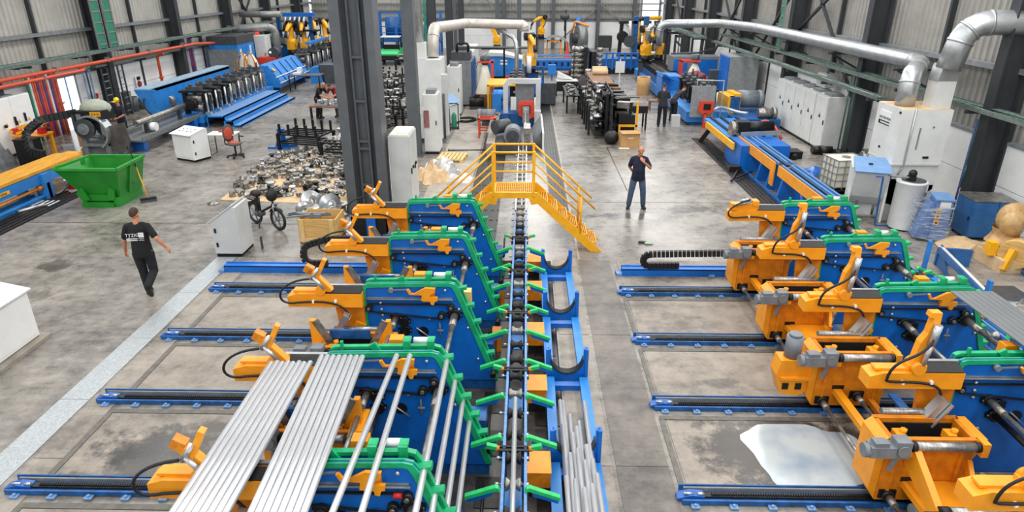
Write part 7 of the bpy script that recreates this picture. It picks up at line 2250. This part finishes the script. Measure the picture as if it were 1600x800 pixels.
solid('waste_barrel', MB().lathe([(.34, 0), (.38, .45), (.36, .95), (.34, .95), (.3, .9)], (0, 0, 0), n=18), 'card', 'brown fibre barrel standing beside the right mill', 'barrel', loc=(6.5, 37.4, 0))
solid('oil_can', MB().box(-.18, .18, -.12, .12, 0, .5), 'cab2', 'grey square can on the floor before the right mill', 'can', loc=(6.5, 28.8, 0))
solid('wood_plank', MB().box(-.35, .35, -.25, .25, .4, .46).box(-.3, -.24, -.2, .2, 0, .4).box(.24, .3, -.2, .2, 0, .4), 'palletdk', 'small brown wooden stool behind the standing worker', 'stool', loc=(6.35, 32.8, 0))
t = thing('material_bag', 'white conical bag in a red frame beside the right mill', 'bag', (9.0, 36.5, 0))
part(t, 'bag', MB().lathe([(.6, .0), (.5, .6), (.3, 1.4), (.1, 1.8), (.001, 1.8)], (0, 0, 0)), 'plastic')
part(t, 'neck', MB().lathe([(.1, 1.75), (.22, 1.9), (.2, 2.2), (.001, 2.2)], (0, 0, 0)), 'greydk')
part(t, 'frame', MB().box(-.8, -.7, -.3, -.2, 0, 1.9).box(-.8, -.7, .2, .3, 0, 1.9).box(-.8, .2, -.3, -.2, 1.85, 1.95).box(-.8, .2, .2, .3, 1.85, 1.95), 'red')
t = thing('power_cabinet', 'tall cabinet with blue doors and a grey side by the right wall', 'cabinet', (10.85, 34.9, 0))
part(t, 'body', MB().box(-.7, .75, -.7, 1.3, .1, 2.35), 'galv2')
for y in (-.45, .1, .65):
    part(t, 'door', MB().box(-.76, -.7, y - .25, y + .27, .15, 2.3), 'blue')
part(t, 'base', MB().box(-.65, .7, -.65, 1.25, 0, .1), 'black')
t = thing('blue_housing', 'blue panelled machine housing with grey frame behind the right mill', 'machine', (9.5, 39.0, 0))
part(t, 'frame', MB().box(-1.3, 1.3, -.5, .6, 0, 1.9), 'grey')
part(t, 'panel', MB().box(-1.2, -.45, -.54, -.5, .3, 1.75), 'blue')
part(t, 'panel', MB().box(-.1, 1.2, -.54, -.5, .3, 1.75), 'blue')
part(t, 'top_pipe', MB().tube([(-1.3, 0, 2.0), (.2, 0, 2.05), (1.3, .2, 2.3)], .06, 6), 'greydk')
solid('dark_cabinet', MB().box(-.25, .25, -.25, .25, 0, 1.5), 'greydk', 'narrow dark cabinet between the bag and the blue doors', 'cabinet', loc=(9.9, 36.0, 0))
t = thing('service_gantry', 'dark steel service frame under the trays at the right rear', 'frame', (9.4, 41.5, 0))
for x, y in ((-.7, -1), (.9, -1), (-.7, 1.5), (.9, 1.5)):
    part(t, 'post', MB().box(x - .06, x + .06, y - .06, y + .06, 0, 2.9), 'columndk')
part(t, 'beam', MB().box(-.7, .9, -1.06, -.94, 2.75, 2.9).box(-.7, .9, 1.44, 1.56, 2.75, 2.9), 'columndk')
part(t, 'brace', MB().beam((-.7, -1, 2.6), (.6, -1, 1.4), .1, .1), 'columndk')
for i, (x, y, b_) in enumerate(((7.3, 42.0, 0), (8.2, 42.6, .1))):
    r = robot('yellow robot arm over the right mill, %s one' % ['left', 'right'][i], (x, y, 1.2), R(20 - 30 * i), 1.15, b_)
    part(r, 'pedestal', MB().box(-.3, .3, -.3, .3, -1.2, 0), 'columndk')
t = thing('vent_pipe', 'yellow and black bent pipe standing before the bright far opening', 'pipe', (8.6, 52.0, 0))
part(t, 'pipe', MB().tube(rounded([(-.1, 0, 0), (-.1, 0, 3.2), (1.4, 0, 3.2)], .3), .14, 10), 'yellow')
part(t, 'joint', MB().ball((-.05, 0, 3.1), .24, 10, 7).cyl((-.1, 0, 1.0), (-.1, 0, 1.5), .2, 10), 'black')
duct('cluster of short silver hoses at the left end of the right duct', [(7.6, 41.5, 3.4), (7.3, 41.5, 3.2), (7.25, 41.5, 2.5)], .16, 'galv', .2, collars=2)
# ================================================================ PEOPLE
def fuse(mb, voxel, name, m, smooth=4):
    """merge overlapping tapered pieces into one continuous skin"""
    me = mb.mesh('tmp', m)
    o = bpy.data.objects.new('tmp', me)
    COL.objects.link(o)
    r = o.modifiers.new('r', 'REMESH')
    r.mode = 'VOXEL'
    r.voxel_size = voxel
    r.use_smooth_shade = True
    s = o.modifiers.new('s', 'SMOOTH')
    s.iterations = smooth
    s.factor = .5
    dg = bpy.context.evaluated_depsgraph_get()
    out = bpy.data.meshes.new_from_object(o.evaluated_get(dg))
    out.name = name
    bpy.data.objects.remove(o)
    for p in out.polygons:
        p.use_smooth = True
    return out


def loft(mb, rings, n=14):
    """rings: (centre, rx, ry) ellipses stacked roughly along z"""
    o = len(mb.v)
    for (c, rx, ry) in rings:
        for i in range(n):
            t = 2 * math.pi * i / n
            mb.v.append((c[0] + rx * math.cos(t), c[1] + ry * math.sin(t), c[2]))
    for q in range(len(rings) - 1):
        for i in range(n):
            j = (i + 1) % n
            mb.f.append((o + q * n + i, o + q * n + j, o + (q + 1) * n + j, o + (q + 1) * n + i))
            mb.sm.append(True)
    mb.f.append(tuple(o + i for i in reversed(range(n))))
    mb.f.append(tuple(o + (len(rings) - 1) * n + i for i in range(n)))
    mb.sm += [True, True]
    return mb


def limb(mb, pts, rad, n=12):
    # denser polyline with interpolated radii, ball joints
    P, Q = [], []
    for i in range(len(pts) - 1):
        for k in range(4):
            f_ = k / 4
            P.append(Vector(pts[i]).lerp(Vector(pts[i + 1]), f_))
            Q.append(rad[i] * (1 - f_) + rad[i + 1] * f_)
    P.append(Vector(pts[-1]))
    Q.append(rad[-1])
    mb.tube(P, .1, n, True, Q)
    for p, r_ in zip(pts, rad):
        mb.ball(tuple(p), r_ * .99, 10, 7)
    return mb


def hand(mb, wrist, d, palm_n, thumb_side, curl=.35, s=1.0):
    """palm and five unequal bent fingers; d = direction the hand points, palm_n = palm normal"""
    w, d, pn = Vector(wrist), Vector(d).normalized(), Vector(palm_n).normalized()
    pn = (pn - d * pn.dot(d)).normalized()
    side = d.cross(pn) * thumb_side
    c = w + d * .045 * s
    for k in (-1, -.33, .33, 1):
        mb.tube([w + side * .012 * k, w + d * .085 * s + side * .03 * k * s], .016 * s, 8, True)
        mb.ball(tuple(w + d * .085 * s + side * .03 * k * s), .016 * s, 8, 5)
    for k, L in ((1, .07), (.33, .082), (-.33, .076), (-1, .058)):
        a = w + d * .085 * s + side * .031 * k * s
        d2 = (d + pn * curl).normalized()
        d3 = (d + pn * curl * 2.6).normalized()
        b = a + d2 * L * .5 * s
        e = b + d3 * L * .5 * s
        mb.tube([a, b, e], .01, 8, True, [.0105 * s, .0095 * s, .008 * s])
        mb.ball(tuple(e), .008 * s, 6, 4)
    a = w + d * .025 * s + side * .03 * s
    b = a + (d * .5 + side * .75 + pn * .3).normalized() * .04 * s
    e = b + (d * .9 + side * .3 + pn * .35).normalized() * .035 * s
    mb.tube([a, b, e], .011, 8, True, [.014 * s, .011 * s, .009 * s])
    mb.ball(tuple(e), .009 * s, 6, 4)


def person(label, loc, rz, J=None, shirt='tshirt', legs='trouser', shoe='shoe', hair='hairdk', bald=False, belly=0.0, scale=1.0, hi=True, cap=None, sleeve=.62, polo=False, name='person', curl=.35):
    """stands at the origin facing local -y"""
    D = dict(pel=(0, 0, .95), chest=(0, -.01, 1.30), neck=(0, .0, 1.47), head=(0, -.02, 1.63), yaw=0.0, nod=0.0,
             shR=(-.172, .01, 1.395), elR=(-.25, .04, 1.12), wrR=(-.26, -.06, .88), shL=(.172, .01, 1.395), elL=(.25, .04, 1.14), wrL=(.26, -.06, .90),
             hiR=(-.10, 0, .92), knR=(-.115, -.02, .50), anR=(-.12, .03, .09), hiL=(.10, 0, .92), knL=(.115, -.02, .50), anL=(.12, .03, .09),
             fR=(-.05, -1, 0), fL=(.05, -1, 0), hdR=None, hdL=None, pnR=(1, 0, 0), pnL=(-1, 0, 0))
    D.update(J or {})
    V = {k: Vector(v) for k, v in D.items() if isinstance(v, tuple)}
    t = thing(name, label, 'person', loc, rz)
    t.scale = (scale, scale, scale)
    vx = .0085 if hi else .014
    pe, ch, ne, hd = V['pel'], V['chest'], V['neck'], V['head']
    # ---- body: one continuous skin
    b = MB()
    loft(b, [(pe - Vector((0, 0, .08)), .13, .09), (pe, .15, .11), (pe.lerp(ch, .45), .135, .10), (ch, .16, .11), (ch.lerp(ne, .6), .15, .09), (ne - Vector((0, 0, .02)), .07, .065)])
    limb(b, [ne - Vector((0, 0, .04)), ne.lerp(hd, .55)], [.058, .054])
    for s in 'RL':
        limb(b, [V['sh' + s], V['el' + s], V['wr' + s]], [.056, .042, .028])
        limb(b, [V['hi' + s], V['kn' + s], V['an' + s]], [.085, .056, .04])
        dr_ = Vector(D['hd' + s]) if D['hd' + s] else (V['wr' + s] - V['el' + s])
        hand(b, V['wr' + s], dr_, D['pn' + s], 1 if s == 'R' else -1, curl)
    # head with jaw, nose, ears, brow
    mh = Matrix.Translation(hd) @ Matrix.Rotation(D['yaw'], 4, 'Z') @ Matrix.Rotation(D['nod'], 4, 'X')
    h = MB()
    h.ball((0, .01, .03), (.077, .098, .105), 18, 12).ball((0, -.022, -.045), (.058, .07, .072), 14, 9)
    h.ball((0, -.045, -.09), (.032, .036, .025), 10, 6)
    h.tube([(0, -.085, .035), (0, -.108, -.012)], .01, 8, True, [.009, .015])
    h.ball((-.079, .012, .0), (.012, .022, .032), 8, 6).ball((.079, .012, .0), (.012, .022, .032), 8, 6)
    h.ball((-.03, -.082, .028), (.022, .012, .009), 8, 5).ball((.03, -.082, .028), (.022, .012, .009), 8, 5)
    h.ball((0, -.09, -.052), (.024, .01, .007), 8, 5)
    b._join(h, mh)
    link('body', fuse(b, vx, 'body', 'skin', 3), t)
    e = MB()
    for x in (-.03, .03):
        e.ball((x, -.083, .012), (.012, .008, .007), 8, 6)
    part(t, 'eyes', MB()._join(e, mh), 'inkblack')
    mo = MB().ball((0, -.093, -.053), (.022, .007, .004), 8, 5)
    part(t, 'mouth', MB()._join(mo, mh), 'maroonlt')
    # hair: shell over the crown and nape
    hr = MB()
    n_, m_ = 20, 10
    grid = []
    for q in range(m_ + 1):
        for i in range(n_):
            a = 2 * math.pi * i / n_
            back = (1 + math.sin(a)) / 2
            lim = (R(48) + R(72) * back) if not bald else R(60) + R(60) * back
            lo = 0.0 if not bald else (R(58) if back < .98 else R(58))
            ph = lo + (lim - lo) * q / m_ if lim > lo else lo
            grid.append((.081 * math.sin(ph) * math.cos(a), .01 + .102 * math.sin(ph) * math.sin(a), .03 + .110 * math.cos(ph)))
    hr.add(grid, [(q * n_ + i, q * n_ + (i + 1) % n_, (q + 1) * n_ + (i + 1) % n_, (q + 1) * n_ + i) for q in range(m_) for i in range(n_)], True)
    part(t, 'hair', MB()._join(hr, mh), hair)
    if cap:
        cp = MB().lathe([(.095, .0), (.094, .04), (.075, .085), (.001, .105)], (0, .01, .055), n=18).box(-.06, .06, -.17, -.07, .055, .07)
        part(t, 'cap', MB()._join(cp, mh), cap, 'yellow cap')
    # ---- shirt
    g = MB()
    bl = Vector((0, -belly, 0))
    loft(g, [(pe - Vector((0, 0, .13)), .196, .142), (pe + bl * .6, .182, .138 + belly * .4), (pe.lerp(ch, .5) + bl, .165, .125 + belly * .7), (ch + bl * .4, .182, .130), (ch.lerp(ne, .5), .180, .112), (ch.lerp(ne, .75), .14, .092), (ne - Vector((0, 0, .01)), .072, .068)])
    for s in 'RL':
        cu = V['sh' + s].lerp(V['el' + s], sleeve / .62 * .72 if sleeve < 1 else 1.0)
        limb(g, [ne - Vector((0, 0, .05)), V['sh' + s].lerp(ne, .45) + Vector((0, 0, .0)), V['sh' + s]], [.058, .060, .064])
        if sleeve >= 1:
            limb(g, [V['sh' + s], V['el' + s], V['el' + s].lerp(V['wr' + s], .85)], [.068, .056, .045])
        else:
            limb(g, [V['sh' + s], cu], [.068, .066])
    link('shirt', fuse(g, vx * 1.2, 'shirt', shirt, 4), t)
    if polo:
        part(t, 'collar', MB().tube([(ne + Vector((.074 * math.cos(a * .5236), .07 * math.sin(a * .5236) + .003, .0 + .012 * math.sin(a * .5236)))) for a in range(13)], .016, 6), shirt)
    # ---- trousers
    g = MB()
    loft(g, [(pe - Vector((0, 0, .16)), .15, .115), (pe - Vector((0, 0, .06)), .16, .122), (pe + Vector((0, 0, .06)), .152, .115)])
    for s in 'RL':
        limb(g, [V['hi' + s] - Vector((0, 0, .05)), V['kn' + s], V['an' + s] + Vector((0, 0, .02))], [.100, .082, .070])
    link('trousers', fuse(g, vx * 1.2, 'trousers', legs, 4), t)
    # ---- shoes
    for s in 'RL':
        f_ = Vector(D['f' + s]).normalized()
        an = V['an' + s]
        sd = MB()
        lo_ = an + Vector((0, 0, -.045))
        limb(sd, [an - f_ * .03, an + f_ * .02 + Vector((0, 0, -.03)), an + f_ * .15 + Vector((0, 0, -.048 + f_.z * 0))], [.05, .05, .04])
        sd.ball(tuple(lo_ - f_ * .04), .045, 10, 7)
        link('shoe', fuse(sd, .01, 'shoe', shoe, 2), t)
    return t


# the man walking away in the left foreground
w = person('man in black printed T-shirt walking away across the grey floor', (-7.62, 12.0, 0), R(180 + 8),
           dict(shR=(-.178, .0, 1.40), shL=(.178, .0, 1.40), elR=(-.34, .10, 1.18), wrR=(-.44, .03, .98), elL=(.29, -.02, 1.13), wrL=(.36, -.12, .88),
                hiR=(-.1, 0, .92), knR=(-.12, .0, .50), anR=(-.13, .40, .34), hiL=(.1, 0, .92), knL=(.08, -.02, .5), anL=(.06, -.02, .09), fR=(-.05, -.35, -1), fL=(.1, -1, 0), nod=.06, pel=(0, 0, .95), yaw=-.2),
           shirt='tshirt', legs='trouser', hair='hairdk', scale=1.06)
pr = text_mb('TYZIG', .085, .001).xf(Matrix.Translation((-.055, 0, 0)) @ Matrix.Scale(1.0, 4))
lines = MB().box(-.165, .03, 0, .003, -.072, -.058).box(-.165, .03, 0, .003, -.104, -.09).box(.05, .145, 0, .002, -.070, -.063).box(.05, .145, 0, .002, -.102, -.095)
lg = MB()
for i in range(3):
    for j in range(3):
        lg.box(.058 + i * .031, .086 + i * .031, 0, .003, -.042 + j * .031, -.014 + j * .031)
back = Matrix.Translation((0, .150, 1.28)) @ Matrix.Rotation(R(180), 4, 'Z') @ Matrix.Rotation(R(-3), 4, 'X')
part(w, 'back_print', MB()._join(pr, back)._join(lines, back)._join(lg, back), 'print', 'white lettering and square logo on the back')

# the man standing in the aisle, hand at his chin, looking down
person('bald man in navy polo and jeans standing with hand at chin', (3.12, 17.68, 0), R(-4),
       dict(hiR=(-.10, 0, .92), knR=(-.16, -.03, .50), anR=(-.20, .02, .09), hiL=(.10, 0, .92), knL=(.155, -.03, .50), anL=(.19, .03, .09), fR=(-.35, -1, 0), fL=(.3, -1, 0),
            elL=(.30, -.06, 1.17), wrL=(.10, -.24, 1.37), hdL=(-.6, .15, .75), pnL=(-.3, .9, .2), elR=(-.24, .10, 1.15), wrR=(-.12, .17, .97), head=(.02, -.05, 1.615), nod=.42, yaw=.1),
       shirt='navy', legs='jeans', hair='hairgrey', bald=True, belly=.05, polo=True, scale=1.02, sleeve=.66)
# two men at the right mill
person('dark-haired man in grey overalls standing with his back turned at the right mill', (5.9, 28.75, 0), R(165),
       dict(elR=(-.25, -.02, 1.14), wrR=(-.24, -.2, .98), elL=(.24, -.02, 1.14), wrL=(.2, -.22, 1.0), nod=.3), shirt='charcoal', legs='trouser', hair='hairdk', hi=False, scale=1.05)
person('man in dark overalls bending into the right mill', (6.62, 29.9, 0), R(120),
       dict(chest=(0, -.24, 1.24), neck=(0, -.40, 1.33), head=(0, -.54, 1.38), nod=1.0, shR=(-.18, -.34, 1.30), shL=(.18, -.34, 1.30), elR=(-.24, -.5, 1.06), wrR=(-.16, -.66, .90), elL=(.24, -.5, 1.06), wrL=(.16, -.66, .92), pel=(0, .04, .95)),
       shirt='charcoal', legs='trouser', hair='hairdk', hi=False, sleeve=1.0)
# two men bending over the work table
person('bald man in black shirt leaning over parts on the brown work table', (-9.45, 30.2, 0), R(70),
       dict(chest=(0, -.14, 1.28), neck=(0, -.26, 1.42), head=(0, -.36, 1.52), nod=.75, shR=(-.19, -.2, 1.36), shL=(.19, -.2, 1.36), elR=(-.26, -.36, 1.10), wrR=(-.12, -.55, .98), elL=(.26, -.36, 1.10), wrL=(.1, -.55, .98), pel=(0, .02, .95)),
       shirt='tshirt', legs='trouser', hair='hairgrey', bald=True, hi=False)
person('man in maroon shirt bending at the work table beside the big column', (-8.65, 30.55, 0), R(-25),
       dict(chest=(0, -.18, 1.26), neck=(0, -.32, 1.38), head=(0, -.44, 1.46), nod=.85, shR=(-.19, -.26, 1.34), shL=(.19, -.26, 1.34), elR=(-.26, -.42, 1.08), wrR=(-.12, -.6, .96), elL=(.26, -.42, 1.08), wrL=(.1, -.6, .96), pel=(0, .02, .95)),
       shirt='maroon', legs='jeans', hair='hairdk', hi=False)
# man with the yellow cap behind the saw
person('man with a yellow cap working behind the cut-off saw', (-15.55, 25.1, 0), R(-15),
       dict(nod=.35, elR=(-.25, -.1, 1.14), wrR=(-.15, -.3, 1.05), elL=(.25, -.1, 1.14), wrL=(.12, -.3, 1.05)), shirt='navy', legs='trouser', hi=False, cap='capyellow')
# man on the far left mill
t = thing('foot_platform', 'low dark platform in front of the second left mill', 'platform', (-12.3, 43.6, 0))
part(t, 'deck', MB().box(-.6, .6, -.6, .6, .7, .76), 'greydk')
part(t, 'post', MB().box(-.55, -.45, -.55, -.45, 0, .7).box(.45, .55, -.55, -.45, 0, .7), 'greydk')
person('man in black clothes standing high beside the second left mill', (-12.3, 43.6, .76), R(150), dict(nod=.2, wrR=(-.2, -.25, 1.1), wrL=(.2, -.25, 1.1)), shirt='tshirt', legs='trouser', hi=False)
# slippers left on the aisle floor
for i, (x, y, l) in enumerate(((2.86, 15.05, 'dark green scrap of cloth on the aisle floor'), (3.0, 14.98, 'pale green glove lying on the aisle floor'))):
    o = solid('work_glove', MB().ball((0, 0, .025), (.09, .06, .03), 10, 6).ball((.08, .03, .02), (.05, .02, .018), 8, 5).ball((.09, 0, .02), (.05, .02, .018), 8, 5).ball((.08, -.03, .02), (.05, .02, .018), 8, 5), ['black', 'glove'][i], l, 'glove', loc=(x, y, .0))
